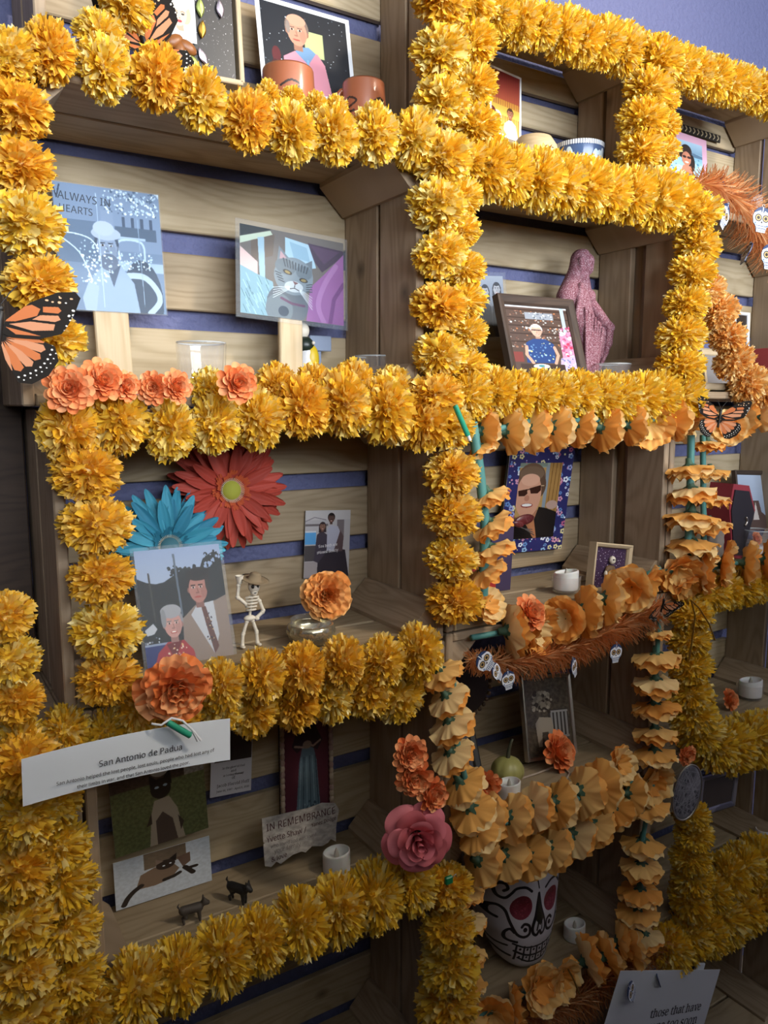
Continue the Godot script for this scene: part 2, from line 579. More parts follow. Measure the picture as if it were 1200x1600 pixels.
# pts: [u, v, radius in pixels] along the string
func garland(label: String, pts: Array, z: float, fine: bool, m: Material, k := 0.8, squash := 0.8, drop := 0.0) -> Node3D:
	var way := []
	for p in pts:
		var zz: float = p[3] if p.size() > 3 else z
		way.append([P(p[0], p[1], zz), 1.12 * p[2] * px(p[0], p[1], zz)])
	var o := thing("marigold_garland", label, "garland", way[0][0], Basis(), "")
	var line := []
	for w in way: line.append(w[0] - way[0][0])
	var g := Geo.new()
	g.tube(line, 0.0012, 0.0012, 5)
	obj("string", g.mesh(), M.string, o)
	var total := 0.0
	var cum := [0.0]
	for i in range(1, way.size()):
		total += (way[i][0] - way[i - 1][0]).length()
		cum.append(total)
	var at := 0.0
	var set_of: Array[Mesh] = pom_peach if m == M.peachpom else pom_fine if fine else pom_broad
	while at <= total + 0.001:
		var i := 0
		while i < cum.size() - 2 and cum[i + 1] < at: i += 1
		var f := clampf((at - cum[i]) / maxf(cum[i + 1] - cum[i], 1e-5), 0.0, 1.0)
		var c: Vector3 = way[i][0].lerp(way[i + 1][0], f)
		var r: float = lerpf(way[i][1], way[i + 1][1], f)
		var tan: Vector3 = (way[i + 1][0] - way[i][0]).normalized()
		var side := tan.cross(Vector3(0, 0, 1)).normalized()
		var b := Basis(tan, side, tan.cross(side))
		b = Basis(Vector3(rng.randf() - 0.5, rng.randf() - 0.5, rng.randf() - 0.5).normalized(), rng.randf() * 0.35) * b
		var rr := r * rng.randf_range(0.94, 1.08)
		b = b.scaled_local(Vector3(rr * squash, rr, rr)) * Basis(Vector3(1, 0, 0), rng.randf() * TAU)
		var jit := Vector3(rng.randf() - 0.5, rng.randf() - 0.5, rng.randf() - 0.5) * r * 0.14
		obj("pompom", set_of[rng.randi() % set_of.size()], m, o, Transform3D(b, c - way[0][0] + jit))
		at += r * 2.0 * k * rng.randf_range(0.93, 1.07)
	return o

# items: [u, v, radius px, opening direction Vector3]; stem: points [u, v] the tube runs through
func blossom_garland(label: String, items: Array, stem: Array, z: float, dir: Vector3, m: Material, face := 0.25, stem_r := 0.0045) -> Node3D:
	var p0 := P(items[0][0], items[0][1], z)
	var o := thing("blossom_garland", label, "garland", p0)
	var line := []
	for s in stem: line.append(P(s[0], s[1], z) - p0 + Vector3(0, 0, -0.012 if face > 0.2 else 0.0))
	var g := Geo.new()
	g.tube(line, stem_r, stem_r, 8)
	obj("stem", g.mesh(), M.teal, o)
	for it in items:
		var r: float = 0.99 * it[2] * px(it[0], it[1], z)
		var d: Vector3 = it[3] if it.size() > 3 else dir
		if it.size() <= 3 and face > 0.42 and rng.randf() < 0.4: d = -d
		d = (d + Vector3(-0.25 * face, 0, face * rng.randf_range(0.6, 1.8)) + Vector3(rng.randf() - 0.5, rng.randf() - 0.5, 0) * 0.3).normalized()
		var spin := rng.randf() * TAU
		var f := obj("blossom", blooms[rng.randi() % blooms.size()], m, o, Transform3D(down_basis(d, r, spin), P(it[0], it[1], z + rng.randf_range(-0.004, 0.008)) - d * r * 0.25 - p0))
		obj("calyx", calyx_mesh, M.calyx, f)
	return o

func tinsel(label: String, pts: Array, z: float, n_per_m: float) -> Node3D:
	var way := []
	for p in pts: way.append([P(p[0], p[1], z), p[2] * px(p[0], p[1], z)])
	var o := thing("tinsel_garland", label, "garland", way[0][0])
	var line := []
	for w in way: line.append(w[0] - way[0][0])
	var g := Geo.new()
	g.tube(line, 0.002, 0.002, 5)
	obj("core_wire", g.mesh(), M.string, o)
	var g2 := Geo.new()
	for i in range(way.size() - 1):
		var a: Vector3 = line[i]; var b: Vector3 = line[i + 1]
		var tan := (b - a).normalized()
		for k in int((b - a).length() * n_per_m):
			var f := rng.randf()
			var r: float = lerpf(way[i][1], way[i + 1][1], f)
			var d := Vector3(rng.randf() - 0.5, rng.randf() - 0.5, rng.randf() - 0.5).normalized()
			d = (d - tan * d.dot(tan) * 0.6 + Vector3(0, -0.15, 0)).normalized()
			var s := d.cross(tan).normalized() * 0.0009
			if s.length() < 0.0005: continue
			var c := a.lerp(b, f)
			var e := c + d * r * rng.randf_range(0.75, 1.15) + Vector3(0, -0.003, 0)
			g2.tint = lin(["eca468", "f2b47c", "e4935a", "f6c694"][rng.randi() % 4])
			g2.face(c - s, c + s, e + s * 0.6, e - s * 0.6)
	var h := obj("tinsel_fringe", g2.mesh(), M.tinsel, o)
	h.set_meta("kind", "stuff")
	return o

func flower_head(called: String, label: String, category: String, mesh: Mesh, m: Material, u: float, v: float, z: float, rpx: float, dir: Vector3, group := "") -> Node3D:
	var r := rpx * px(u, v, z)
	var o := thing(called, label, category, P(u, v, z), Basis(), group)
	obj("petals", mesh, m, o, Transform3D(face_basis(dir, r, rng.randf() * 6.0), Vector3.ZERO))
	var g := Geo.new()
	g.lathe([Vector2(0.0, -0.55), Vector2(0.12, -0.5), Vector2(0.3, -0.2), Vector2(0.34, 0.0)], 10, Transform3D(Basis(Vector3.RIGHT, PI / 2), Vector3.ZERO))
	obj("calyx", g.mesh(), M.calyx, o, Transform3D(face_basis(dir, r, 0.0), Vector3.ZERO))
	return o

# ---------------------------------------------------------------- flat things: photographs, cards, frames
# a frame of axes from four pixel corners (top left, top right, bottom right, bottom left) at depths zt (top edge) and zb (bottom edge)
func plate(c: Array, zt: float, zb: float) -> Dictionary:
	var a := P(c[0], c[1], zt); var b := P(c[2], c[3], zt)
	var d := P(c[4], c[5], zb); var e := P(c[6], c[7], zb)
	var x := ((b - a) + (d - e)).normalized()
	var y := (a - e) + (b - d)
	y = (y - x * y.dot(x)).normalized()
	var w := ((b - a).dot(x) + (d - e).dot(x)) / 2.0
	var h := ((a - e).dot(y) + (b - d).dot(y)) / 2.0
	var mid := (a + b + d + e) / 4.0
	return {"w": w, "h": h, "basis": Basis(x, y, x.cross(y)), "at": mid - y * h / 2.0}

func print_face(w: float, h: float, z: float) -> ArrayMesh:
	var g := Geo.new()
	g.face(Vector3(-w / 2, 0, z), Vector3(w / 2, 0, z), Vector3(w / 2, h, z), Vector3(-w / 2, h, z))
	return g.mesh()

# a loose print: card with the picture on its face, border share of white, and a clear sleeve if it is laminated
func photo(called: String, label: String, category: String, c: Array, zt: float, zb: float, pic: Pic, border := 0.0, sleeve := 0.0, gloss := 0.3) -> Node3D:
	var q := plate(c, zt, zb)
	var o := thing(called, label, category, q.at, q.basis)
	var g := Geo.new()
	g.box(Vector3(0, q.h / 2, -0.0004), Vector3(q.w, q.h, 0.0008), 0.0001)
	obj("paper", g.mesh(), M.paper, o)
	var b: float = border * q.w
	obj("print", print_face(q.w - 2 * b, q.h - 2 * b, 0.0003), print_mat(pic, gloss), o, Transform3D(Basis(), Vector3(0, b, 0)))
	if sleeve > 0.0:
		var s := Geo.new()
		s.box(Vector3(0, q.h / 2, 0.0002), Vector3(q.w + sleeve * 2, q.h + sleeve * 2, 0.0022), 0.0004)
		obj("clear_sleeve", s.mesh(), M.sleeve, o)
	return o

# a picture frame with four mitred rails
func framed(called: String, label: String, category: String, c: Array, zt: float, zb: float, pic: Pic, rail: float, thick: float, m: Material, stand := true) -> Node3D:
	var q := plate(c, zt, zb)
	var o := thing(called, label, category, q.at, q.basis)
	var w: float = q.w; var h: float = q.h
	var prof := [Vector2(0, -thick), Vector2(0, -0.001), Vector2(rail * 0.25, 0.0), Vector2(rail * 0.8, -thick * 0.2), Vector2(rail, -thick * 0.45), Vector2(rail, -thick)]
	var corners := [Vector2(-w / 2, 0), Vector2(w / 2, 0), Vector2(w / 2, h), Vector2(-w / 2, h)]
	var inward := [Vector2(1, 1), Vector2(-1, 1), Vector2(-1, -1), Vector2(1, -1)]
	for k in 4:
		var g := Geo.new()
		var k2 := (k + 1) % 4
		for i in prof.size():
			var p: Vector2 = prof[i]; var p2: Vector2 = prof[(i + 1) % prof.size()]
			var a: Vector2 = corners[k] + inward[k] * p.x; var b: Vector2 = corners[k2] + inward[k2] * p.x
			var a2: Vector2 = corners[k] + inward[k] * p2.x; var b2: Vector2 = corners[k2] + inward[k2] * p2.x
			var l := (b - a).length() * 1.7
			g.face(Vector3(a.x, a.y, p.y), Vector3(b.x, b.y, p.y), Vector3(b2.x, b2.y, p2.y), Vector3(a2.x, a2.y, p2.y), Vector2(0, p.x * 1.7), Vector2(l, p.x * 1.7), Vector2(l, p2.x * 1.7), Vector2(0, p2.x * 1.7))
		obj("frame_rail", g.mesh(), m, o)
	var back := Geo.new()
	back.box(Vector3(0, h / 2, -thick + 0.001), Vector3(w - 0.003, h - 0.003, 0.002), 0.0003)
	obj("backing", back.mesh(), M.black, o)
	obj("print", print_face(w - rail * 1.9, h - rail * 1.9, -thick * 0.55), print_mat(pic, 0.25), o, Transform3D(Basis(), Vector3(0, rail * 0.95, 0)))
	if stand:
		var s := Geo.new()
		s.box(Vector3(0, h * 0.3, -thick - 0.02), Vector3(w * 0.3, h * 0.6, 0.003), 0.0005, 1.0, Vector2.ZERO, Basis(Vector3.RIGHT, 0.3))
		obj("easel_leg", s.mesh(), M.black, o)
	return o

func lettering(parent: Node3D, text: String, size: float, at: Vector3, col: Color, serif := false, slant := 0.0, turn := 0.0, align := HORIZONTAL_ALIGNMENT_LEFT, fit := 0.0) -> MeshInstance3D:
	var t := TextMesh.new()
	var f := SystemFont.new()
	f.font_names = PackedStringArray(["Droid Serif" if serif else "Droid Sans"])
	if slant != 0.0:
		var v := FontVariation.new()
		v.base_font = f
		v.variation_transform = Transform2D(Vector2(1, 0), Vector2(slant, 1), Vector2.ZERO)
		t.font = v
	else:
		t.font = f
	t.text = text
	t.font_size = 32
	t.pixel_size = size / 32.0
	t.depth = 0.0002
	t.curve_step = 2.0
	t.horizontal_alignment = align
	if fit > 0.0:
		t.pixel_size = 0.001
		size = 32.0 * 0.001 * fit / maxf(t.get_aabb().size.x, 1e-4)
		t.pixel_size = size / 32.0
	t.horizontal_alignment = align
	var m := mat(col, 0.8)
	return obj("lettering", t, m, parent, Transform3D(Basis(Vector3(0, 0, 1), turn), at))

func _ready() -> void:
	rng.seed = 20241102
	fwd = Vector3(sin(YAW) * cos(PITCH), -sin(PITCH), -cos(YAW) * cos(PITCH))
	rgt = Vector3(cos(YAW), 0, sin(YAW))
	upv = rgt.cross(fwd)
	var cam := Camera3D.new()
	cam.name = "camera"
	cam.transform = Transform3D(Basis(rgt, upv, -fwd), EYE)
	cam.fov = rad_to_deg(2.0 * atan(800.0 / FOCAL))
	cam.near = 0.02
	cam.far = 50.0
	add_child(cam)
	cam.current = true
	var env := Environment.new()
	env.background_mode = Environment.BG_SKY
	var sky := Sky.new()
	var sm := ProceduralSkyMaterial.new()
	sm.sky_top_color = Color(0.45, 0.6, 0.85)
	sm.sky_horizon_color = Color(0.75, 0.8, 0.88)
	sky.sky_material = sm
	env.sky = sky
	env.tonemap_mode = Environment.TONE_MAPPER_LINEAR
	env.tonemap_exposure = 1.35
	env.sdfgi_enabled = true
	env.ssao_enabled = true
	env.ssil_enabled = true
	var we := WorldEnvironment.new()
	we.name = "environment"
	we.environment = env
	add_child(we)
	# daylight from the window in the front wall, behind the camera
	var day := AreaLight3D.new()
	day.name = "window_daylight"
	day.area_size = Vector2(3.0, 1.1)
	day.light_energy = 14.0
	day.light_color = Color(0.94, 0.97, 1.0)
	day.area_range = 20.0
	day.shadow_enabled = true
	add_child(day)
	day.position = Vector3(0.6, -0.15, 3.38)
	# the ceiling spot that is turned on the top of the altar
	spotlight(Vector3(1.15, 0.36, 1.45), Vector3(0.5, -0.1, 0.15), 0.3)
	materials()
	room()
	crates()
	garlands()
	keepsakes_top()
	keepsakes_upper()
	keepsakes_middle()
	keepsakes_lower()
	small_things()

func spotlight(at: Vector3, aim: Vector3, k: float) -> void:
	var d := (aim - at).normalized()
	var o := thing("ceiling_spotlight", "black track spotlight under the ceiling turned on the altar", "lamp", at)
	var b := Basis.looking_at(d, Vector3.UP)
	var g := Geo.new()
	g.lathe([Vector2(0.0, -0.02), Vector2(0.03, -0.02), Vector2(0.045, 0.0), Vector2(0.05, 0.1), Vector2(0.046, 0.1), Vector2(0.04, 0.02), Vector2(0.0, 0.01)], 20, Transform3D(b * Basis(Vector3.RIGHT, -PI / 2), Vector3.ZERO) * Transform3D(Basis(), Vector3(0, -0.1, 0)))
	obj("lamp_housing", g.mesh(), mat(Color(0.05, 0.05, 0.05), 0.5), o)
	var l := SpotLight3D.new()
	l.name = "spot_beam"
	l.light_color = Color(1.0, 0.95, 0.87)
	l.light_energy = 6.0 * k
	l.spot_angle = 40.0
	l.spot_angle_attenuation = 1.0
	l.spot_range = 20.0
	l.spot_attenuation = 2.0
	l.light_size = 0.09
	l.shadow_enabled = true
	o.add_child(l)
	l.transform = Transform3D(b, d * 0.05)
	var e := Geo.new()
	e.ball(Vector3.ZERO, Vector3.ONE * 0.02, 10, 6)
	var em := mat(Color(1, 1, 1))
	em.emission_enabled = true
	em.emission = Color(1, 0.95, 0.85)
	em.emission_energy_multiplier = 2.0
	obj("bulb", e.mesh(), em, o, Transform3D(Basis(), d * 0.05))
	var arm := Geo.new()
	arm.tube([Vector3.ZERO, Vector3(0, 0.5 - at.y, 0)], 0.008)
	obj("mount_arm", arm.mesh(), mat(Color(0.05, 0.05, 0.05), 0.5), o)

func materials() -> void:
	M.pine = wood_mat(3, "b8a688", "a69474", "8c785a")
	M.pine2 = wood_mat(5, "a59276", "938064", "7c694e")
	M.brown = wood_mat(9, "aa957c", "968168", "7e6a54")
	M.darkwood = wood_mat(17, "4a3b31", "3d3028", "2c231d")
	M.string = mat(hx("c9b48a"), 0.8)
	M.teal = mat(hx("4f8a86"), 0.5)
	M.calyx = mat(hx("3f5f4a"), 0.6)
	M.paper = mat(hx("e9edf2"), 0.6)
	M.black = mat(hx("1c1a19"), 0.5)
	M.white = mat(hx("e8e8ea"), 0.5)
	M.sleeve = glass_mat(0.05, Color(0.9, 0.95, 1.0))
	M.sleeve.roughness = 0.22
	M.sleeve.metallic_specular = 0.16
	M.glass = glass_mat(0.05)
	M.gold = petal_mat(Color(1, 1, 1), 0.3, 0.75)
	M.peachpom = petal_mat(Color(1, 1, 1), 0.3, 0.8)
	for k in 3: pom_peach.append(pompom_mesh(400 + k, 460, 0.085, ["f8d086", "f6c06c", "fadca0", "f4b45e"]))
	M.bloom = petal_mat(Color(1, 1, 1), 0.75, 0.7)
	M.silk = petal_mat(Color(1, 1, 1), 0.7, 0.35)
	M.tinsel = petal_mat(Color(1, 1, 1), 0.25, 0.3)
	var broad := ["f8d044", "f9da5c", "f5c436", "fae48c", "f7d04c", "fbec9e"]
	var fine := ["fad03e", "fbd852", "f7c634", "fbde6e", "f9d048", "fbe898"]
	for k in 6:
		var own := []
		for h in broad: own.append("#" + hx(h).lerp(hx("f7b836"), [0.0, 0.3, 0.1, 0.55, 0.2, 0.4][k]).to_html(false))
		pom_broad.append(pompom_mesh(100 + k, 470, 0.105, own))
	for k in 5: pom_fine.append(pompom_mesh(200 + k, 560, 0.07, fine))
	for k in 6: blooms.append(bloom_mesh(300 + k))
	calyx_mesh = make_calyx()
	M.dense = [dense_mesh(1), dense_mesh(2), dense_mesh(3)]

func room() -> void:
	var plaster := mat(hx("60648a"), 0.75)
	var nz := FastNoiseLite.new()
	nz.seed = 4; nz.frequency = 0.06
	var nt := NoiseTexture2D.new()
	nt.width = 256; nt.height = 256; nt.seamless = true; nt.noise = nz
	plaster.heightmap_enabled = true
	plaster.heightmap_texture = nt
	plaster.heightmap_scale = 0.25
	plaster.uv1_triplanar = true
	plaster.uv1_world_triplanar = true
	plaster.uv1_scale = Vector3.ONE * 5.0
	var side := mat(hx("6a6680"), 0.8)
	var dark := mat(hx("4a4038"), 0.7)
	struct("wall_back", Vector3(6.4, 3.1, 0.12), Vector3(0.2, -0.85, -0.06), plaster)
	struct("wall_left", Vector3(0.12, 3.1, 3.6), Vector3(-2.96, -0.85, 1.74), side)
	struct("wall_right", Vector3(0.12, 3.1, 3.6), Vector3(3.36, -0.85, 1.74), side)
	struct("floor", Vector3(6.4, 0.12, 3.7), Vector3(0.2, -2.26, 1.74), dark)
	struct("ceiling", Vector3(6.4, 0.12, 3.7), Vector3(0.2, 0.56, 1.74), mat(hx("d8d4cc"), 0.85))
	# front wall with the window opening
	struct("wall_front", Vector3(6.4, 1.6, 0.12), Vector3(0.2, -1.5, 3.54), side)
	struct("wall_front_upper", Vector3(6.4, 0.1, 0.12), Vector3(0.2, 0.45, 3.54), side)
	struct("wall_front_side", Vector3(2.1, 1.1, 0.12), Vector3(-1.95, -0.15, 3.54), side)
	struct("wall_front_end", Vector3(1.3, 1.1, 0.12), Vector3(2.75, -0.15, 3.54), side)
	struct("window_1", Vector3(3.0, 1.1, 0.006), Vector3(0.6, -0.15, 3.54), glass_mat(0.08))
	# the counter that stands between the window and the altar, behind the viewer
	var desk := thing("counter", "long dark wooden counter facing the altar from across the aisle", "counter", Vector3(-0.45, -2.2, 1.5))
	board("counter_body", Vector3(4.0, 1.62, 0.4), Vector3(0, 0.81, 0.02), M.darkwood, desk)
	board("counter_top", Vector3(4.05, 0.04, 0.5), Vector3(0, 1.64, 0), M.darkwood, desk)
	# the plinth that carries the stack
	var o := thing("plinth", "long dark wooden plinth under the stack of crates", "plinth", Vector3(0.45, -2.2, 0.13))
	for k in 5:
		board("plank", Vector3(2.1, 0.05, 0.24), Vector3(0, 0.025 + 0.0505 * k, 0), M.brown, o)
	# dark boarding on the wall beyond the left end of the stack
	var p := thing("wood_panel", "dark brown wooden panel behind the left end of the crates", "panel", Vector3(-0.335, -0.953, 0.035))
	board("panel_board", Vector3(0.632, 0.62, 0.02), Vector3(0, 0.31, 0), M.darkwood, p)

func crates() -> void:
	# label, x0, x1, top, bottom, depth
	var list := [
		["topmost crate of the left stack, behind the portrait of a man in pink", 0.0, 0.497, 0.01, -0.312, 0.155, 3],
		["crate holding the cat photograph on a stick and two empty glasses", -0.038, 0.437, -0.314, -0.634, 0.2, 3],
		["crate holding the red and blue gerberas and the small skeleton", -0.015, 0.473, -0.637, -0.951, 0.2, 3],
		["crate holding the Siamese cat photographs and the torn note", 0.0, 0.476, -0.954, -1.316, 0.2, 3],
		["dark empty crate in the shade under the crate with the Siamese cat photographs", 0.0, 0.476, -1.319, -1.634, 0.2, 3],
		["lowest crate of the left stack, standing on the plinth", 0.0, 0.476, -1.637, -1.948, 0.2, 3],
		["crate behind the double marigold column at the lower left", -0.465, -0.004, -0.954, -1.316, 0.2, 3],
		["shaded crate under the double marigold column at the lower left", -0.465, -0.004, -1.319, -1.634, 0.2, 3],
		["lowest crate beyond the left stack, standing on the plinth", -0.465, -0.004, -1.637, -1.948, 0.2, 3],
		["shallow crate holding the carved gourd and the blue and white bowl", 0.53, 0.893, -0.07, -0.31, 0.135, 4],
		["shallow crate holding the portrait in a pink mount", 0.896, 1.33, -0.07, -0.31, 0.135, 4],
		["crate holding the glittered pink figure and the dark leaning frame", 0.478, 0.958, -0.313, -0.607, 0.19, 3],
		["crate partly hidden by the tinsel with skull charms, with a red box inside", 0.961, 1.42, -0.313, -0.607, 0.19, 3],
		["crate holding the portrait in a flowered frame", 0.478, 0.928, -0.61, -0.943, 0.2, 3],
		["crate holding the red angular box and a candle in a glass", 0.931, 1.41, -0.61, -0.943, 0.2, 3],
		["crate holding the green gourd and the silver photo frame", 0.478, 0.922, -0.946, -1.24, 0.2, 3],
		["dim crate with a candle on its shelf edge, inside the square of yellow garland", 0.925, 1.4, -0.946, -1.24, 0.2, 3],
		["crate holding the large painted skull", 0.478, 0.912, -1.243, -1.57, 0.2, 3],
		["dim crate with the oval silver piece at its front corner", 0.915, 1.39, -1.243, -1.57, 0.2, 3],
		["lowest crate under the large painted skull, standing on the plinth", 0.478, 0.912, -1.573, -1.948, 0.2, 3],
		["lowest crate beside the printed white card, standing on the plinth", 0.915, 1.39, -1.573, -1.948, 0.2, 3],
	]
	for c in list:
		crate(c[0], c[1], c[2], c[3], c[4], c[5], c[6], 0.03 if c[0].contains("glittered") or c[0].contains("flowered") else 0.007)

func garlands() -> void:
	var y: Material = M.gold
	garland("yellow garland along the top edge of the upper left crate, below the terracotta cups", [[75, 78, 46], [165, 105, 44], [235, 118, 42], [310, 155, 44], [385, 188, 43], [455, 208, 42], [515, 212, 43], [570, 212, 43], [635, 213, 44], [690, 225, 44]], 0.215, false, y)
	garland("small yellow tufts along the shelf edge right in front of the terracotta cups", [[420, 152, 22], [455, 160, 22], [490, 168, 22], [535, 175, 22]], 0.17, true, y, 0.8)
	garland("yellow garland rising out of the picture above the half hidden butterfly", [[160, 55, 40], [180, 25, 40], [205, -5, 40]], 0.2, false, y)
	garland("yellow garland down the outer left edge beside the large butterfly", [[10, 85, 46], [25, 150, 48], [25, 220, 48], [30, 290, 52], [40, 370, 54], [55, 420, 50], [75, 490, 48], [85, 560, 50]], 0.22, false, y, 0.76)
	garland("yellow garland hanging down the middle post, nearest the terracotta cups", [[690, -5, 44], [688, 60, 44], [690, 150, 42], [690, 225, 42], [688, 290, 42], [683, 355, 42], [692, 420, 42], [685, 485, 42], [688, 545, 38], [680, 600, 38], [668, 660, 46]], 0.225, false, y)
	garland("orange yellow garland hanging down the middle post, nearest the curtain photograph", [[738, 0, 40], [735, 60, 40], [740, 130, 38], [745, 190, 36], [735, 245, 40], [715, 310, 32], [720, 380, 32], [722, 450, 32], [725, 520, 32], [728, 580, 34], [738, 625, 36]], 0.2, true, y, 0.7)
	garland("yellow garland under the gourd and the patterned bowl", [[760, 265, 44], [830, 278, 42], [900, 290, 42], [960, 302, 42], [1020, 312, 42], [1080, 322, 38]], 0.2, true, y, 0.56)
	garland("yellow garland along the topmost shelf against the purple wall", [[775, 22, 34], [840, 40, 34], [900, 58, 34], [960, 75, 34], [1015, 98, 32], [1080, 110, 30], [1140, 130, 30], [1210, 155, 30]], 0.16, true, y, 0.6)
	garland("short double garland hanging beside the patterned bowl", [[1025, 95, 36], [1010, 150, 34], [1005, 200, 36], [1003, 250, 34]], 0.18, true, y, 0.6)
	garland("short strand doubled behind the hanging garland beside the patterned bowl", [[1040, 120, 22], [1035, 180, 24], [1035, 235, 24], [1030, 270, 26]], 0.15, true, y, 0.7)
	garland("yellow garland down the edge beside the glittered pink figure", [[1085, 335, 34], [1090, 385, 34], [1078, 435, 34], [1072, 490, 34], [1064, 545, 34], [1062, 600, 34]], 0.215, true, y, 0.6)
	garland("yellow garland along the shelf under the dark leaning frame", [[730, 618, 40], [790, 615, 36], [860, 617, 35], [940, 620, 35], [1010, 622, 36], [1080, 622, 38]], 0.21, true, y, 0.58)
	garland("peach coloured garland looping in front of the crate with the red box", [[1108, 452, 27], [1130, 500, 28], [1138, 550, 28], [1160, 597, 28], [1195, 612, 28]], 0.215, true, M.peachpom, 0.72)
	garland("yellow garland on the shelf edge under the cat photograph", [[105, 672, 50], [195, 655, 46], [265, 672, 46], [335, 662, 46], [405, 652, 46], [470, 640, 48], [535, 632, 48], [605, 640, 50], [665, 655, 48]], 0.222, false, y, 0.74)
	garland("pair of yellow tufts standing up on the shelf edge between glass and stake", [[328, 612, 38], [440, 606, 36]], 0.2, false, y, 1.4)
	garland("yellow tufts behind the shelf garland, in front of the short glass", [[490, 606, 36], [550, 606, 36], [612, 608, 36]], 0.195, false, y, 0.9)
	garland("yellow garland down the side of the crate with the gerberas", [[138, 735, 48], [150, 800, 48], [152, 872, 46], [165, 945, 48], [170, 1022, 46], [172, 1095, 46]], 0.222, false, y, 0.78)
	garland("yellow garland down the middle post beside the couple's small card", [[700, 670, 38], [705, 735, 38], [708, 800, 38], [705, 862, 36], [712, 930, 38], [712, 985, 40]], 0.222, false, y, 0.84)
	garland("yellow garland along the shelf under the skeleton and the silvered glass", [[345, 1072, 40], [415, 1058, 40], [480, 1045, 40], [545, 1035, 40], [605, 1035, 40], [640, 1020, 42], [692, 1008, 42]], 0.226, false, y, 0.8)
	garland("second yellow garland drooping below the one under the skeleton", [[215, 1110, 40], [330, 1112, 40], [400, 1108, 42], [460, 1098, 40], [525, 1085, 40], [590, 1072, 40], [655, 1105, 44]], 0.212, false, y, 0.72)
	garland("yellow garland beside the dark wooden panel at the outer left", [[5, 965, 42], [15, 1030, 42], [18, 1095, 44]], 0.222, false, y, 0.74)
	garland("yellow garland running behind the white printed sheet", [[30, 1160, 44], [85, 1150, 40], [140, 1140, 36], [200, 1150, 36]], 0.205, true, y, 0.7)
	garland("outer strand of the double marigold column at the lower left", [[35, 1195, 50], [25, 1260, 52], [40, 1330, 52], [20, 1400, 54], [35, 1480, 50], [30, 1560, 54], [45, 1620, 54]], 0.235, false, y, 0.74)
	garland("inner strand of the double marigold column, beside the Siamese cat photographs", [[80, 1255, 44], [88, 1320, 48], [95, 1390, 50], [98, 1460, 50], [105, 1530, 52], [110, 1595, 52]], 0.215, true, y, 0.66)
	garland("yellow garland along the shelf edge under the torn note", [[135, 1575, 52], [215, 1545, 52], [290, 1515, 50], [365, 1485, 50], [440, 1455, 48], [510, 1425, 48], [580, 1402, 46], [650, 1378, 46]], 0.222, true, y, 0.62)
	garland("dull yellow garland hanging under the pink rose", [[700, 1385, 40], [697, 1440, 40], [700, 1495, 40], [700, 1545, 42], [705, 1610, 42]], 0.22, false, y, 0.72)
	garland("yellow garland seen under the peach blossoms by the gold twist tie", [[1085, 935, 28], [1120, 925, 28], [1160, 915, 28], [1205, 900, 28]], 0.2, true, y, 0.6)
	garland("yellow garland down and along the dim crate with the candle", [[1082, 960, 32], [1080, 1010, 32], [1077, 1060, 32], [1082, 1115, 33], [1098, 1160, 36], [1140, 1165, 38], [1180, 1155, 38], [1220, 1145, 38]], 0.22, true, y, 0.58)
	garland("yellow garland hanging below the oval silver piece", [[1082, 1272, 25], [1083, 1310, 27], [1080, 1350, 28], [1085, 1400, 30], [1070, 1420, 32]], 0.225, true, y, 0.66)
	garland("upper strand of the lowest yellow garland at the right end", [[1110, 1390, 32], [1150, 1360, 34], [1210, 1335, 36]], 0.21, true, y, 0.6)
	garland("lower strand of the lowest yellow garland at the right end", [[1045, 1480, 34], [1095, 1455, 36], [1140, 1430, 36], [1210, 1390, 36]], 0.225, true, y, 0.56)
	# silk blossom strings
	var b: Material = M.bloom
	var right := Vector3(1, 0, 0)
	var down := Vector3(0, -1, 0)
	blossom_garland("peach blossom string under the shelf of the dark leaning frame", [[757, 672, 36], [795, 672, 38], [832, 672, 36], [868, 668, 36], [905, 665, 34], [945, 668, 38], [985, 662, 34], [1018, 665, 38, Vector3(-0.5, -0.3, 0.8)], [1052, 655, 34], [1085, 662, 36, Vector3(0.4, -0.5, 0.6)]], [[740, 680], [830, 658], [950, 655], [1090, 655]], 0.215, right, b, 0.12)
	blossom_garland("peach blossom string beside the orange butterfly at the right end", [[1140, 668, 28], [1165, 655, 28], [1190, 648, 28]], [[1120, 662], [1215, 640]], 0.21, right, b, 0.5)
	blossom_garland("peach blossom string hanging beside the flowered frame", [[752, 700, 24], [765, 775, 32], [768, 820, 34], [768, 860, 36], [758, 893, 34]], [[738, 660], [750, 740], [758, 820], [755, 930]], 0.222, Vector3(0.5, -0.8, 0), b, 0.15, 0.0068)
	blossom_garland("teal stemmed blossom string hanging beside the red angular box", [[1078, 735, 36], [1080, 770, 38], [1080, 810, 42], [1078, 850, 42]], [[1080, 680], [1078, 770], [1074, 880]], 0.222, down, b, 0.1, 0.006)
	blossom_garland("second teal stemmed strand, just behind the one beside the red angular box", [[1105, 695, 26], [1110, 740, 28], [1112, 780, 28], [1110, 822, 30], [1095, 870, 28]], [[1098, 680], [1100, 870]], 0.2, down, b, 0.1, 0.005)
	blossom_garland("peach blossom swag under the small lidded candle and flowered frame", [[765, 945, 30, Vector3(0.3, 0.5, 0.7)], [800, 985, 42], [842, 985, 40, Vector3(0.6, -0.3, 0.7)], [880, 968, 36], [915, 955, 40], [952, 935, 40], [985, 920, 38], [1012, 912, 32, Vector3(0.7, -0.4, 0.4)]], [[745, 1000], [830, 985], [930, 945], [1040, 890]], 0.222, right, b, 0.45)
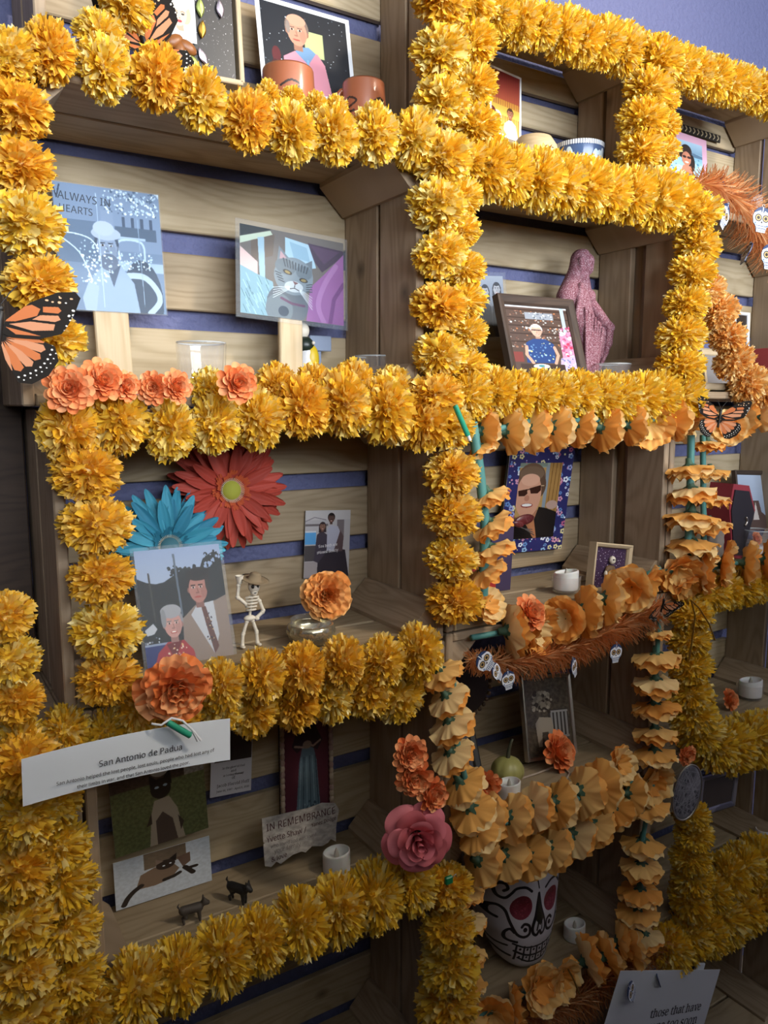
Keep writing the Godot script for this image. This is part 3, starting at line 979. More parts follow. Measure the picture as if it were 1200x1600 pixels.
	blossom_garland("peach blossom swag along the shelf of the red angular box", [[1060, 895, 36, Vector3(-0.2, -0.6, 0.7)], [1075, 915, 28, down], [1100, 890, 36], [1135, 880, 36], [1170, 880, 34], [1200, 875, 34]], [[1040, 895], [1120, 890], [1215, 870]], 0.222, right, b, 0.7)
	blossom_garland("umbrella shaped blossoms strung down the post beside the silver frame", [[1030, 990, 20], [1026, 1028, 36], [1025, 1068, 35], [1024, 1106, 36], [1024, 1145, 34], [1023, 1178, 33]], [[1030, 960], [1025, 1060], [1022, 1240]], 0.222, down, b, 0.1, 0.004)
	blossom_garland("umbrella shaped blossoms strung down the post beside the painted skull", [[1022, 1225, 36, Vector3(0, -0.2, 1)], [1012, 1262, 32], [1004, 1318, 33], [1002, 1355, 32], [1000, 1395, 33], [996, 1425, 33], [1008, 1465, 28]], [[1020, 1225], [1004, 1310], [998, 1470]], 0.222, down, b, 0.1, 0.004)
	blossom_garland("peach blossoms trailing down past the small orange marigolds", [[690, 1052, 34], [700, 1092, 34], [705, 1132, 38], [706, 1180, 36], [722, 1225, 38], [738, 1268, 38], [748, 1300, 36]], [[705, 1040], [712, 1110], [715, 1170], [735, 1250], [755, 1330]], 0.23, Vector3(0.45, -0.8, 0), b, 0.1)
	blossom_garland("upper row of peach blossoms below the green gourd", [[760, 1280, 40], [800, 1278, 38], [835, 1262, 38], [872, 1255, 38], [910, 1238, 40], [938, 1228, 40], [972, 1195, 30, Vector3(0.2, 0.3, 0.9)], [985, 1240, 32]], [[745, 1300], [860, 1262], [1000, 1215]], 0.225, Vector3(0.9, -0.35, 0), b, 0.1)
	blossom_garland("lower row of peach blossoms above the painted skull", [[752, 1345, 38], [792, 1338, 38], [828, 1338, 36], [862, 1325, 36], [898, 1305, 36], [928, 1290, 34], [962, 1262, 34]], [[740, 1350], [860, 1325], [1000, 1250]], 0.21, Vector3(0.8, -0.5, 0), b, 0.05)
	blossom_garland("peach blossoms behind the dull garland under the pink rose", [[728, 1395, 28], [733, 1440, 28], [730, 1490, 30], [728, 1540, 32], [730, 1590, 32]], [[722, 1380], [722, 1610]], 0.2, down, b, 0.2)
	blossom_garland("lowest peach blossom swag under the painted skull", [[770, 1590, 34, Vector3(-0.6, 0.2, 0.7)], [805, 1575, 34], [845, 1545, 38, Vector3(0.3, 0.3, 0.9)], [880, 1530, 34, Vector3(0.2, 0.2, 1)], [920, 1500, 38], [950, 1492, 34], [985, 1478, 36], [970, 1470, 30]], [[750, 1600], [860, 1545], [1000, 1470]], 0.222, Vector3(0.9, 0.2, 0), b, 0.4)
	tinsel("orange tinsel arch with skull charms at the upper right", [[1085, 285, 26], [1120, 290, 34], [1155, 315, 42], [1185, 355, 44], [1215, 395, 44]], 0.19, 5200.0)
	tinsel("orange tinsel hanging under the peach swag, above the silver frame", [[735, 1030, 22], [800, 1035, 32], [880, 1015, 34], [960, 980, 34], [1030, 945, 28]], 0.212, 5200.0)
	tinsel("orange tinsel along the lowest swag, beside the printed white card", [[820, 1590, 34], [900, 1560, 38], [970, 1510, 40], [1040, 1460, 34]], 0.21, 5200.0)

# ---------------------------------------------------------------- keepsakes: builders
func tealight(label: String, u: float, z: float, floor_y: float, wpx: float, v: float, glass := 0) -> Node3D:
	var p := P(u, v, z)
	var r := wpx * px(u, v, z) / 2.0
	var lift := 0.006 if glass == 1 else 0.0
	var o := thing("tealight", label, "candle", Vector3(p.x, floor_y, z), Basis(Vector3.UP, rng.randf() * 0.3 - 0.15), "battery candles on the shelves")
	var g := Geo.new()
	var h := r * 1.5
	# moulded body: outer wall, wavy rim, shallow well
	var prof := [Vector2(0.0, 0.0), Vector2(0.95, 0.0), Vector2(1.0, 0.06), Vector2(1.0, 0.88), Vector2(0.98, 0.97), Vector2(0.93, 1.0), Vector2(0.87, 0.97), Vector2(0.8, 0.72), Vector2(0.0, 0.66)]
	g.grid(32, prof.size() - 1, func(a: float, b: float) -> Vector3:
		var q: Vector2 = prof[int(round(b * (prof.size() - 1)))]
		var w := -a * TAU
		var wave := 0.1 * sin(w + 0.6) * (1.0 if q.y > 0.8 else 0.0)
		return Vector3(cos(w) * q.x * r, (q.y + wave) * h + lift, sin(w) * q.x * r), true)
	obj("candle_body", g.mesh(), M.wax, o)
	var f := Geo.new()
	f.lathe([Vector2(0.0, 0.6), Vector2(0.16, 0.66), Vector2(0.2, 0.78), Vector2(0.14, 0.98), Vector2(0.05, 1.14), Vector2(0.0, 1.18)], 12, Transform3D(Basis().scaled(Vector3(r, h, r)), Vector3(0, lift, 0)))
	obj("plastic_flame", f.mesh(), M.flame, o)
	if glass == 1:
		var c := Geo.new()
		c.lathe([Vector2(0.0, 0.002), Vector2(r * 1.05, 0.002), Vector2(r * 1.15, 0.004), Vector2(r * 1.22, h * 0.95), Vector2(r * 1.18, h * 0.95), Vector2(r * 1.1, 0.006), Vector2(0.0, 0.006)], 28)
		obj("glass_cup", c.mesh(), M.glass, o)
	return o

func tumbler(label: String, u: float, vtop: float, z: float, floor_y: float, wpx: float, flare := 0.9) -> Node3D:
	var p := P(u, vtop, z)
	var r := wpx * px(u, vtop, z) / 2.0
	var h := p.y - floor_y
	var o := thing("glass_tumbler", label, "glass", Vector3(p.x, floor_y, z))
	var b := r * flare
	var g := Geo.new()
	g.lathe([Vector2(0.0, 0.001), Vector2(b * 0.94, 0.001), Vector2(b, 0.004), Vector2(r, h - 0.001), Vector2(r - 0.001, h), Vector2(r - 0.0024, h - 0.001), Vector2(b - 0.003, 0.008), Vector2(0.0, 0.007)], 36)
	obj("glass_wall", g.mesh(), M.glass, o)
	var rim := Geo.new()
	var ring := []
	for k in 37: ring.append(Vector3(cos(TAU * k / 36.0) * (r - 0.0012), h, sin(TAU * k / 36.0) * (r - 0.0012)))
	rim.tube(ring, 0.0011, 0.0011, 6, false)
	obj("rim", rim.mesh(), M.rim, o)
	return o

func block(parent: Node3D, called: String, size: Vector3, centre: Vector3, m: Material, bev := 0.001, basis := Basis()) -> MeshInstance3D:
	var g := Geo.new()
	g.box(Vector3.ZERO, size, bev, 1.7, Vector2(rng.randf(), rng.randf()))
	return obj(called, g.mesh(), m, parent, Transform3D(basis, centre))

func ball(parent: Node3D, called: String, c: Vector3, r: Vector3, m: Material, basis := Basis(), seg := 14) -> MeshInstance3D:
	var g := Geo.new()
	g.ball(Vector3.ZERO, r, seg, 10)
	return obj(called, g.mesh(), m, parent, Transform3D(basis, c))

func rod(parent: Node3D, called: String, pts: Array, r0: float, m: Material, r1 := -1.0) -> MeshInstance3D:
	var g := Geo.new()
	g.tube(pts, r0, r1, 9)
	return obj(called, g.mesh(), m, parent)

# monarch wings: printed feather cut to outline; a thing with body, two forewings, two hindwings
func wing_pic(hind: bool) -> Pic:
	var p := Pic.new(192, 192, hx("1d1712"))
	var org := hx("c06e40")
	var pale := hx("c88a66")
	if not hind:
		p.poly([0.03, 0.62, 0.2, 0.42, 0.4, 0.33, 0.5, 0.4, 0.46, 0.54, 0.2, 0.68, 0.05, 0.7], org)
		p.poly([0.53, 0.35, 0.72, 0.33, 0.76, 0.4, 0.72, 0.46, 0.53, 0.46], org)
		p.poly([0.5, 0.52, 0.72, 0.5, 0.75, 0.58, 0.68, 0.63, 0.4, 0.62], pale)
		p.poly([0.12, 0.74, 0.38, 0.66, 0.68, 0.68, 0.66, 0.8, 0.4, 0.84], pale)
		p.poly([0.08, 0.8, 0.36, 0.88, 0.5, 0.93, 0.2, 0.93], org)
		p.spots(16, 5, 0.8, 0.3, 0.93, 0.9, 0.012, 0.022, [hx("f4f0ea")])
		p.spots(9, 8, 0.5, 0.12, 0.9, 0.24, 0.012, 0.026, [hx("f4f0ea"), hx("e8b890")])
	else:
		for k in 6:
			var a := -0.1 + k * 0.3
			var d := Vector2(cos(a), sin(a)); var n := Vector2(-d.y, d.x)
			var o := Vector2(0.05, 0.1)
			var q := [o + d * 0.08, o + d * 0.4 + n * 0.075, o + d * 0.68 + n * 0.085, o + d * 0.74, o + d * 0.68 - n * 0.085, o + d * 0.4 - n * 0.075]
			var pts := []
			for e in q:
				pts.append(e.x); pts.append(e.y)
			p.poly(pts, org if k % 2 == 0 else pale)
		for k in 14:
			var a := -0.1 + k * 0.13
			p.ell(0.05 + cos(a) * 0.84, 0.1 + sin(a) * 0.84, 0.02, 0.02, hx("f4f0ea"))
			p.ell(0.05 + cos(a + 0.06) * 0.92, 0.1 + sin(a + 0.06) * 0.92, 0.014, 0.014, hx("f4f0ea"))
	return p

func butterfly(label: String, at: Vector3, size: float, roll: float, tilt: Basis, fore_up: float, dim := 1.0) -> Node3D:
	var o := thing("monarch_butterfly", label, "butterfly", at, tilt * Basis(Vector3(0, 0, 1), roll), "")
	var fore := PackedVector2Array([Vector2(0, -0.05), Vector2(0.1, 0.12), Vector2(0.4, 0.38), Vector2(0.75, 0.55), Vector2(0.98, 0.58), Vector2(1.05, 0.5), Vector2(0.98, 0.3), Vector2(0.88, 0.1), Vector2(0.8, -0.02), Vector2(0.5, -0.12), Vector2(0.15, -0.12)])
	var hind := PackedVector2Array([Vector2(0, -0.08), Vector2(0.4, -0.06), Vector2(0.72, -0.16), Vector2(0.78, -0.36), Vector2(0.66, -0.58), Vector2(0.45, -0.72), Vector2(0.28, -0.72), Vector2(0.1, -0.42)])
	for s in [1.0, -1.0]:
		for h in [false, true]:
			var pts := PackedVector2Array()
			for p in (hind if h else fore): pts.append(p * size)
			var g := Geo.new()
			g.slab(pts, 0.0006)
			var b := Basis(Vector3.UP, -s * 0.25) * Basis(Vector3(0, 0, 1), 0.0 if h else fore_up * s)
			if s < 0.0: b = b.scaled_local(Vector3(-1, 1, 1))
			obj("hind_wing" if h else "fore_wing", g.mesh(), M.wing[1 if h else 0], o, Transform3D(b, Vector3(0, 0, -0.0008 if h else 0.0)))
	var g2 := Geo.new()
	g2.tube([Vector3(0, -0.36, 0) * size, Vector3(0, -0.1, 0.02) * size, Vector3(0, 0.1, 0.03) * size, Vector3(0, 0.22, 0.02) * size], 0.035 * size, 0.06 * size, 8)
	g2.ball(Vector3(0, 0.26, 0.02) * size, Vector3.ONE * 0.06 * size, 8, 6)
	obj("body", g2.mesh(), M.black, o)
	for s in [1.0, -1.0]:
		rod(o, "antenna", [Vector3(0, 0.3, 0.02) * size, Vector3(s * 0.12, 0.5, 0.03) * size, Vector3(s * 0.2, 0.6, 0.03) * size], 0.008 * size, M.black)
	return o

func skull_pic() -> Pic:
	var p := Pic.new(128, 160, hx("e4e6ec"))
	p.poly([0.0, 0.0, 1.0, 0.0, 1.0, 0.3, 0.62, 0.14, 0.5, 0.3, 0.38, 0.14, 0.0, 0.3], hx("2d3f66"))
	p.curve([0.5, 0.02, 0.5, 0.28], 0.05, hx("e4e6ec"))
	for x in [0.3, 0.7]:
		p.ell(x, 0.44, 0.19, 0.15, hx("1d2233"))
		p.ell(x, 0.44, 0.14, 0.11, hx("c9a468"))
		p.ell(x, 0.44, 0.08, 0.065, hx("2a2320"))
	p.poly([0.5, 0.54, 0.57, 0.64, 0.43, 0.64], hx("20222c"))
	p.rect(0.2, 0.74, 0.8, 0.76, hx("24406e")).rect(0.24, 0.84, 0.76, 0.86, hx("24406e")).rect(0.3, 0.93, 0.7, 0.95, hx("24406e"))
	for k in 7: p.line(0.24 + k * 0.087, 0.72, 0.26 + k * 0.08, 0.95, 0.02, hx("24406e"))
	p.spots(10, 3, 0.05, 0.6, 0.2, 0.75, 0.02, 0.03, [hx("3b6fb0")]).spots(10, 4, 0.8, 0.6, 0.95, 0.75, 0.02, 0.03, [hx("3b6fb0")])
	return p

func skull_charm(label: String, u: float, v: float, z: float, rpx: float, roll: float, yaw := 0.0) -> void:
	var r := rpx * px(u, v, z)
	var o := thing("skull_charm", label, "charm", P(u, v, z), Basis(Vector3(0, 0, 1), roll) * Basis(Vector3.UP, yaw), "")
	var pts := PackedVector2Array()
	for q in [[-0.45, -1.05], [0.45, -1.05], [0.55, -0.6], [0.85, -0.3], [0.95, 0.2], [0.8, 0.7], [0.45, 1.0], [0.0, 1.1], [-0.45, 1.0], [-0.8, 0.7], [-0.95, 0.2], [-0.85, -0.3], [-0.55, -0.6]]:
		pts.append(Vector2(q[0], q[1]) * r)
	var g := Geo.new()
	g.slab(pts, 0.0015)
	obj("printed_skull", g.mesh(), M.skull_print, o)
	var ring := []
	for k in 13: ring.append(Vector3(cos(TAU * k / 12.0) * 0.12, 1.2 + sin(TAU * k / 12.0) * 0.14, 0.0) * r)
	rod(o, "hanging_loop", ring, 0.0006, M.steel)

func orange_head(label: String, u: float, v: float, z: float, rpx: float, dir: Vector3, k: int) -> void:
	flower_head("silk_marigold", label, "flower", M.dense[k % 3], M.silk, u, v, z, rpx, dir, "orange silk marigold heads")

# a simple chain of a standing figure drawn as smooth joined ellipsoid field: nodes of [centre, radius] joined by tapered capsules, meshed as surface nets
func blob(bones: Array, cell: float, smooth: float) -> ArrayMesh:
	var lo := Vector3.INF; var hi := -Vector3.INF
	for b in bones:
		for k in [0, 2]:
			var c: Vector3 = b[k]; var r: float = b[k + 1]
			lo = lo.min(c - Vector3.ONE * (r + smooth + cell * 2.0)); hi = hi.max(c + Vector3.ONE * (r + smooth + cell * 2.0))
	var n := Vector3i(((hi - lo) / cell).ceil()) + Vector3i.ONE
	var val := PackedFloat32Array()
	val.resize(n.x * n.y * n.z)
	val.fill(1e3)
	for b in bones:
		var a: Vector3 = b[0]; var ra: float = b[1]; var c: Vector3 = b[2]; var rc: float = b[3]
		var m := maxf(ra, rc) + smooth * 2.0 + cell * 2.0
		var p0 := Vector3i(((a.min(c) - Vector3.ONE * m - lo) / cell).floor()).clamp(Vector3i.ZERO, n - Vector3i.ONE)
		var p1 := Vector3i(((a.max(c) + Vector3.ONE * m - lo) / cell).ceil()).clamp(Vector3i.ZERO, n - Vector3i.ONE)
		var ac := c - a
		var l2 := maxf(ac.length_squared(), 1e-12)
		for z in range(p0.z, p1.z + 1):
			for y in range(p0.y, p1.y + 1):
				for x in range(p0.x, p1.x + 1):
					var p := lo + Vector3(x, y, z) * cell
					var t := clampf((p - a).dot(ac) / l2, 0.0, 1.0)
					var d := (p - a - ac * t).length() - lerpf(ra, rc, t)
					var i := (z * n.y + y) * n.x + x
					var e := val[i]
					var h := clampf(0.5 + 0.5 * (e - d) / smooth, 0.0, 1.0)
					val[i] = d if e > 100.0 else lerpf(e, d, h) - smooth * h * (1.0 - h)
	var g := Geo.new()
	var ids := {}
	for z in n.z - 1:
		for y in n.y - 1:
			for x in n.x - 1:
				var sum := Vector3.ZERO
				var cnt := 0
				var base := (z * n.y + y) * n.x + x
				var neg := 0
				for k in 8:
					if val[base + (k & 1) + ((k >> 1) & 1) * n.x + (k >> 2) * n.x * n.y] < 0.0: neg += 1
				if neg == 0 or neg == 8: continue
				for e in [[0, 1], [2, 3], [4, 5], [6, 7], [0, 2], [1, 3], [4, 6], [5, 7], [0, 4], [1, 5], [2, 6], [3, 7]]:
					var a: int = e[0]; var b: int = e[1]
					var va := val[base + (a & 1) + ((a >> 1) & 1) * n.x + (a >> 2) * n.x * n.y]
					var vb := val[base + (b & 1) + ((b >> 1) & 1) * n.x + (b >> 2) * n.x * n.y]
					if (va < 0.0) != (vb < 0.0):
						var t := va / (va - vb)
						sum += Vector3(a & 1, (a >> 1) & 1, a >> 2).lerp(Vector3(b & 1, (b >> 1) & 1, b >> 2), t)
						cnt += 1
				ids[base] = g.vert(lo + (Vector3(x, y, z) + sum / cnt) * cell)
	var step := [1, n.x, n.x * n.y]
	for z in range(1, n.z - 1):
		for y in range(1, n.y - 1):
			for x in range(1, n.x - 1):
				var base := (z * n.y + y) * n.x + x
				var inside := val[base] < 0.0
				for ax in 3:
					if inside == (val[base + step[ax]] < 0.0): continue
					var s1: int = step[(ax + 1) % 3]; var s2: int = step[(ax + 2) % 3]
					var q := [base - s1 - s2, base - s2, base, base - s1]
					if not (ids.has(q[0]) and ids.has(q[1]) and ids.has(q[2]) and ids.has(q[3])): continue
					if inside: g.quad(ids[q[0]], ids[q[1]], ids[q[2]], ids[q[3]])
					else: g.quad(ids[q[0]], ids[q[3]], ids[q[2]], ids[q[1]])
	return g.mesh()

# ---------------------------------------------------------------- the pictures
func pic_blonde() -> Pic:
	var p := Pic.new(160, 200, hx("dfe8ee"))
	p.ell(0.5, 0.36, 0.36, 0.34, hx("efe2bf")).ell(0.28, 0.42, 0.16, 0.2, hx("e9d7a8")).ell(0.72, 0.42, 0.15, 0.2, hx("dcc48f"))
	p.poly([0.4, 0.55, 0.62, 0.55, 0.64, 0.78, 0.42, 0.78], hx("c79a82"))
	p.ell(0.52, 0.42, 0.23, 0.26, hx("e6bfa6"), 0.12)
	p.ell(0.42, 0.22, 0.28, 0.14, hx("f2e8cc"), -0.4).ell(0.62, 0.2, 0.2, 0.12, hx("ecdcb4"), 0.4)
	p.curve([0.36, 0.36, 0.42, 0.34, 0.48, 0.36], 0.02, hx("8a6a52")).curve([0.57, 0.37, 0.63, 0.35, 0.69, 0.38], 0.02, hx("8a6a52"))
	p.ell(0.43, 0.4, 0.05, 0.02, hx("2a2420")).ell(0.63, 0.41, 0.05, 0.02, hx("2a2420"))
	p.ell(0.53, 0.5, 0.03, 0.015, hx("c08f7a")).ell(0.52, 0.57, 0.075, 0.03, hx("b8333a"))
	p.poly([0.0, 0.62, 0.35, 0.66, 0.55, 0.84, 0.85, 0.64, 1.0, 0.7, 1.0, 1.0, 0.0, 1.0], hx("eef4fa"))
	p.ell(0.25, 0.85, 0.2, 0.1, hx("d5e0ea"))
	return p.soft()

func pic_man_pink() -> Pic:
	var p := Pic.new(288, 288, hx("20242c"))
	p.spots(60, 4, 0, 0, 1, 0.9, 0.004, 0.008, [hx("cfd6de"), hx("6b7480")])
	p.rect(0.48, 0.24, 0.7, 0.55, hx("b7c08a"))
	p.poly([0.2, 1.0, 0.22, 0.62, 0.36, 0.52, 0.62, 0.5, 0.7, 0.62, 0.76, 1.0], hx("d08c9c"))
	p.poly([0.36, 0.53, 0.5, 0.66, 0.6, 0.5, 0.52, 0.44, 0.4, 0.47], hx("6f93b8"))
	p.line(0.5, 0.6, 0.49, 1.0, 0.025, hx("7aa6c8"))
	for k in 4: p.ell(0.497, 0.68 + k * 0.08, 0.008, 0.008, hx("dfe7ee"))
	p.head(0.4, 0.28, 0.12, hx("c99078"), hx("7c6a60"), 1.45, -0.1, false)
	p.ell(0.4, 0.14, 0.11, 0.07, hx("cf9a82")).ell(0.3, 0.24, 0.025, 0.08, hx("8d8078"))
	p.ell(0.14, 0.62, 0.05, 0.1, hx("5a2228")).ell(0.12, 0.78, 0.05, 0.1, hx("42191f"))
	return p.soft()

func pic_curtain() -> Pic:
	var p := Pic.new(160, 256, hx("a4473c"))
	p.grad(0, 0, 1, 0.45, hx("8d2f34"), hx("a8523a")).grad(0, 0.45, 1, 1, hx("c98a3c"), hx("e6cf6a"))
	for k in 13: p.line(k * 0.08, 0, k * 0.08, 1, 0.014, hx("7b2b28").lerp(hx("c9a050"), 0.3))
	p.grad(0, 0.55, 1, 0.7, hx("d9b14c"), hx("e2cb63"))
	p.poly([0.42, 1.0, 0.46, 0.82, 0.66, 0.72, 0.86, 0.8, 0.95, 1.0], hx("dfe9f2"))
	p.head(0.66, 0.64, 0.1, hx("b97a5a"), hx("5a3b2c"), 1.25)
	p.poly([0.0, 1.0, 0.05, 0.82, 0.4, 0.9, 0.55, 1.0], hx("d2a060"))
	p.head(0.2, 0.76, 0.13, hx("c98a6c"), hx("e6e2da"), 1.15)
	p.ell(0.03, 0.7, 0.12, 0.09, hx("6b2a2a"))
	return p.soft()

func pic_lake() -> Pic:
	var p := Pic.new(192, 200, hx("8fb6cc"))
	p.grad(0, 0, 1, 0.3, hx("a8c4d8"), hx("7fa0b8")).poly([0, 0.16, 0.4, 0.26, 1, 0.34, 1, 0.5, 0, 0.42], hx("5f7a92"))
	p.grad(0, 0.42, 1, 1, hx("86b4cc"), hx("aacbd8"))
	p.spots(50, 9, 0, 0.45, 1, 1, 0.01, 0.04, [hx("cfe4ee"), hx("5e8ea8"), hx("bcd8e6")])
	p.ell(0.5, 0.3, 0.17, 0.2, hx("352a28")).ell(0.36, 0.42, 0.1, 0.1, hx("2d2423")).ell(0.66, 0.62, 0.1, 0.26, hx("2b2322"))
	p.poly([0.4, 0.72, 0.62, 0.72, 0.78, 1.0, 0.28, 1.0], hx("c0826a")).poly([0.3, 1.0, 0.4, 0.88, 0.6, 0.95, 0.8, 0.9, 0.85, 1.0], hx("6c7f92"))
	p.ell(0.5, 0.52, 0.14, 0.21, hx("bb7d64"))
	p.ell(0.44, 0.47, 0.06, 0.035, hx("3c2c2a")).ell(0.58, 0.47, 0.06, 0.035, hx("3c2c2a"))
	p.ell(0.51, 0.62, 0.06, 0.025, hx("e8ddd4"))
	return p.soft()

func pic_bw_seated() -> Pic:
	var p := Pic.new(288, 320, hx("6f86a3"))
	p.rect(0, 0, 1, 0.5, hx("7d93b0")).rect(0, 0.28, 0.42, 0.62, hx("5f7590")).rect(0.42, 0.18, 0.54, 0.62, hx("8499b5"))
	p.rect(0.55, 0.3, 0.95, 0.4, hx("4d6078"))
	for k in 4: p.rect(0.62 + k * 0.09, 0.22, 0.65 + k * 0.09, 0.3, hx("3f5068"))
	p.spots(170, 3, 0.45, 0.0, 1.0, 0.2, 0.006, 0.014, [hx("dff0fa"), hx("b8d2e6"), hx("50657f")])
	p.rect(0.58, 0.38, 0.84, 0.4, hx("a8c0d8")).curve([0.58, 0.56, 0.58, 0.42, 0.8, 0.42, 0.82, 0.58], 0.02, hx("bcd4ea"))
	p.rect(0.55, 0.58, 1, 0.66, hx("9db6d0")).ell(0.78, 0.9, 0.2, 0.34, hx("3b4b60"))
	p.curve([0.62, 0.7, 0.8, 0.7, 0.92, 0.8, 0.94, 0.9, 0.84, 1.0], 0.055, hx("a9bfd6"))
	p.poly([0.26, 1.0, 0.3, 0.74, 0.42, 0.62, 0.58, 0.62, 0.7, 0.76, 0.74, 1.0], hx("8fa7c4"))
	p.poly([0.44, 0.62, 0.5, 0.8, 0.58, 0.62], hx("4a5a72"))
	p.head(0.46, 0.48, 0.1, hx("8a9db8"), hx("3f4d62"), 1.3, 0.0, false)
	p.ell(0.46, 0.37, 0.14, 0.055, hx("aebfd6")).ell(0.44, 0.33, 0.1, 0.06, hx("b8c9de"))
	p.ell(0.47, 0.6, 0.09, 0.07, hx("5d6c84"))
	p.poly([0.2, 0.9, 0.27, 0.76, 0.36, 0.8, 0.32, 1.0, 0.22, 1.0], hx("9db3ce"))
	p.curve([0.0, 0.42, 0.12, 0.39, 0.3, 0.42, 0.38, 0.5], 0.012, hx("d5ecfa")).curve([0.06, 0.44, 0.2, 0.54, 0.28, 0.7, 0.3, 0.76], 0.012, hx("cfe6f6"))
	p.spots(110, 7, 0.2, 0.44, 0.5, 0.78, 0.004, 0.012, [hx("e4f6ff"), hx("bcd8ee")]).spots(60, 8, 0.55, 0.5, 0.9, 0.64, 0.004, 0.011, [hx("e4f6ff"), hx("bcd8ee")])
	p.curve([0.0, 0.02, 0.03, 0.12, 0.06, 0.02], 0.012, hx("2c3648"))
	p.line(0.39, 0.05, 0.4, 0.97, 0.008, hx("b4cce4")).line(0.77, 0.1, 0.79, 0.95, 0.006, hx("98b2cc"))
	return p.soft()

func pic_tabby() -> Pic:
	var p := Pic.new(320, 288, hx("66605c"))
	p.poly([0, 0, 0.3, 0, 0, 0.14], hx("252a2c")).poly([0.1, 0.14, 0.32, 0.05, 0.3, 0.3, 0.1, 0.4], hx("5f5248"))
	p.poly([0, 0.14, 0.28, 0.02, 0.3, 0.06, 0, 0.22], hx("b8c8b4")).poly([0.16, 0.12, 0.22, 0.1, 0.23, 0.6, 0.18, 0.6], hx("94b4c6"))
	p.poly([0, 0.25, 0.16, 0.4, 0.16, 0.6, 0.0, 0.5], hx("cdb4b2"))
	p.poly([0.42, 0.06, 0.66, 0.1, 0.72, 0.36, 0.6, 0.4, 0.42, 0.3], hx("9fc0d2")).poly([0.46, 0.1, 0.63, 0.14, 0.66, 0.3, 0.5, 0.28], hx("86aac0"))
	p.poly([0.64, 0.08, 1, 0.1, 1, 0.16, 0.78, 0.4, 0.7, 0.28], hx("3c2a40")).poly([0.66, 0.1, 0.96, 0.12, 0.8, 0.3], hx("4c3450"))
	p.poly([1, 0.14, 0.8, 0.42, 0.66, 0.6, 0.62, 1, 1, 1], hx("8e5a94"))
	p.curve([0.92, 0.3, 0.8, 0.55, 0.74, 0.8, 0.8, 1.0], 0.05, hx("a070a6")).curve([1.0, 0.5, 0.9, 0.7, 0.86, 1.0], 0.04, hx("6f3f78"))
	p.poly([0, 0.46, 0.16, 0.54, 0.3, 0.6, 0.34, 1, 0, 1], hx("7ba2b2"))
	var g := RandomNumberGenerator.new(); g.seed = 4
	for k in 46:
		var x := g.randf() * 0.26; var y := g.randf_range(0.52, 0.95)
		p.line(x, y, x + 0.035, y + 0.09, 0.006, [hx("a4cbd8"), hx("4f7482"), hx("8fb8c6")][g.randi() % 3])
	p.ell(0.44, 0.84, 0.2, 0.24, hx("57606a")).ell(0.36, 0.9, 0.13, 0.18, hx("68757e"))
	p.poly([0.34, 0.36, 0.36, 0.17, 0.46, 0.3], hx("6d7a84")).poly([0.57, 0.36, 0.68, 0.28, 0.68, 0.46], hx("626e78")).poly([0.365, 0.32, 0.375, 0.22, 0.43, 0.3], hx("b09098"))
	p.ell(0.5, 0.5, 0.19, 0.22, hx("74828c"), 0.2)
	p.ell(0.42, 0.4, 0.1, 0.09, hx("5f6c76"), 0.2).ell(0.6, 0.44, 0.08, 0.08, hx("5f6c76"), 0.2)
	for k in 9: p.line(0.4 + k * 0.03, 0.3 + k * 0.008, 0.42 + k * 0.025, 0.4 + k * 0.006, 0.012, hx("38424c"))
	for k in 4:
		p.line(0.32 + k * 0.01, 0.47 + k * 0.03, 0.38 + k * 0.01, 0.49 + k * 0.03, 0.012, hx("3c4650")).line(0.62, 0.58 + k * 0.025, 0.68, 0.56 + k * 0.03, 0.012, hx("3c4650"))
	p.ell(0.44, 0.46, 0.045, 0.026, hx("2a2620"), 0.35).ell(0.595, 0.53, 0.042, 0.026, hx("2a2620"), 0.15).ell(0.44, 0.46, 0.028, 0.016, hx("8a7a48"), 0.35).ell(0.595, 0.53, 0.026, 0.016, hx("8a7a48"))
	p.ell(0.5, 0.62, 0.09, 0.065, hx("b4bec4")).poly([0.49, 0.555, 0.545, 0.57, 0.51, 0.6], hx("6e4a4c"))
	p.curve([0.51, 0.6, 0.505, 0.635, 0.46, 0.65], 0.008, hx("3a3a40")).curve([0.505, 0.635, 0.55, 0.66], 0.008, hx("3a3a40"))
	for k in 5:
		p.line(0.46, 0.62 + k * 0.008, 0.3, 0.66 + k * 0.03, 0.004, hx("e4eef2")).line(0.56, 0.64 + k * 0.008, 0.68, 0.72 + k * 0.035, 0.004, hx("e4eef2"))
	p.curve([0.38, 0.77, 0.48, 0.82, 0.6, 0.83], 0.026, hx("5c3a58")).ell(0.4, 0.92, 0.05, 0.06, hx("2c3c4e"))
	return p

func pic_women() -> Pic:
	var p := Pic.new(192, 256, hx("8f98a6"))
	p.grad(0, 0, 1, 1, hx("a6aebb"), hx("5b6270"))
	for q in [[0.14, 0.3], [0.46, 0.26], [0.8, 0.22]]:
		p.poly([q[0] - 0.17, 1.0, q[0] - 0.16, 0.5, q[0], 0.42, q[0] + 0.16, 0.5, q[0] + 0.17, 1.0], hx("4a4f5a"))
		p.head(q[0], q[1], 0.1, hx("b4b4b8"), hx("34343c"), 1.3, 0.0, true, 0.7)
	p.poly([0.2, 0.8, 0.4, 0.7, 0.6, 0.82, 0.7, 1.0, 0.15, 1.0], hx("6f665c"))
	return p.soft()

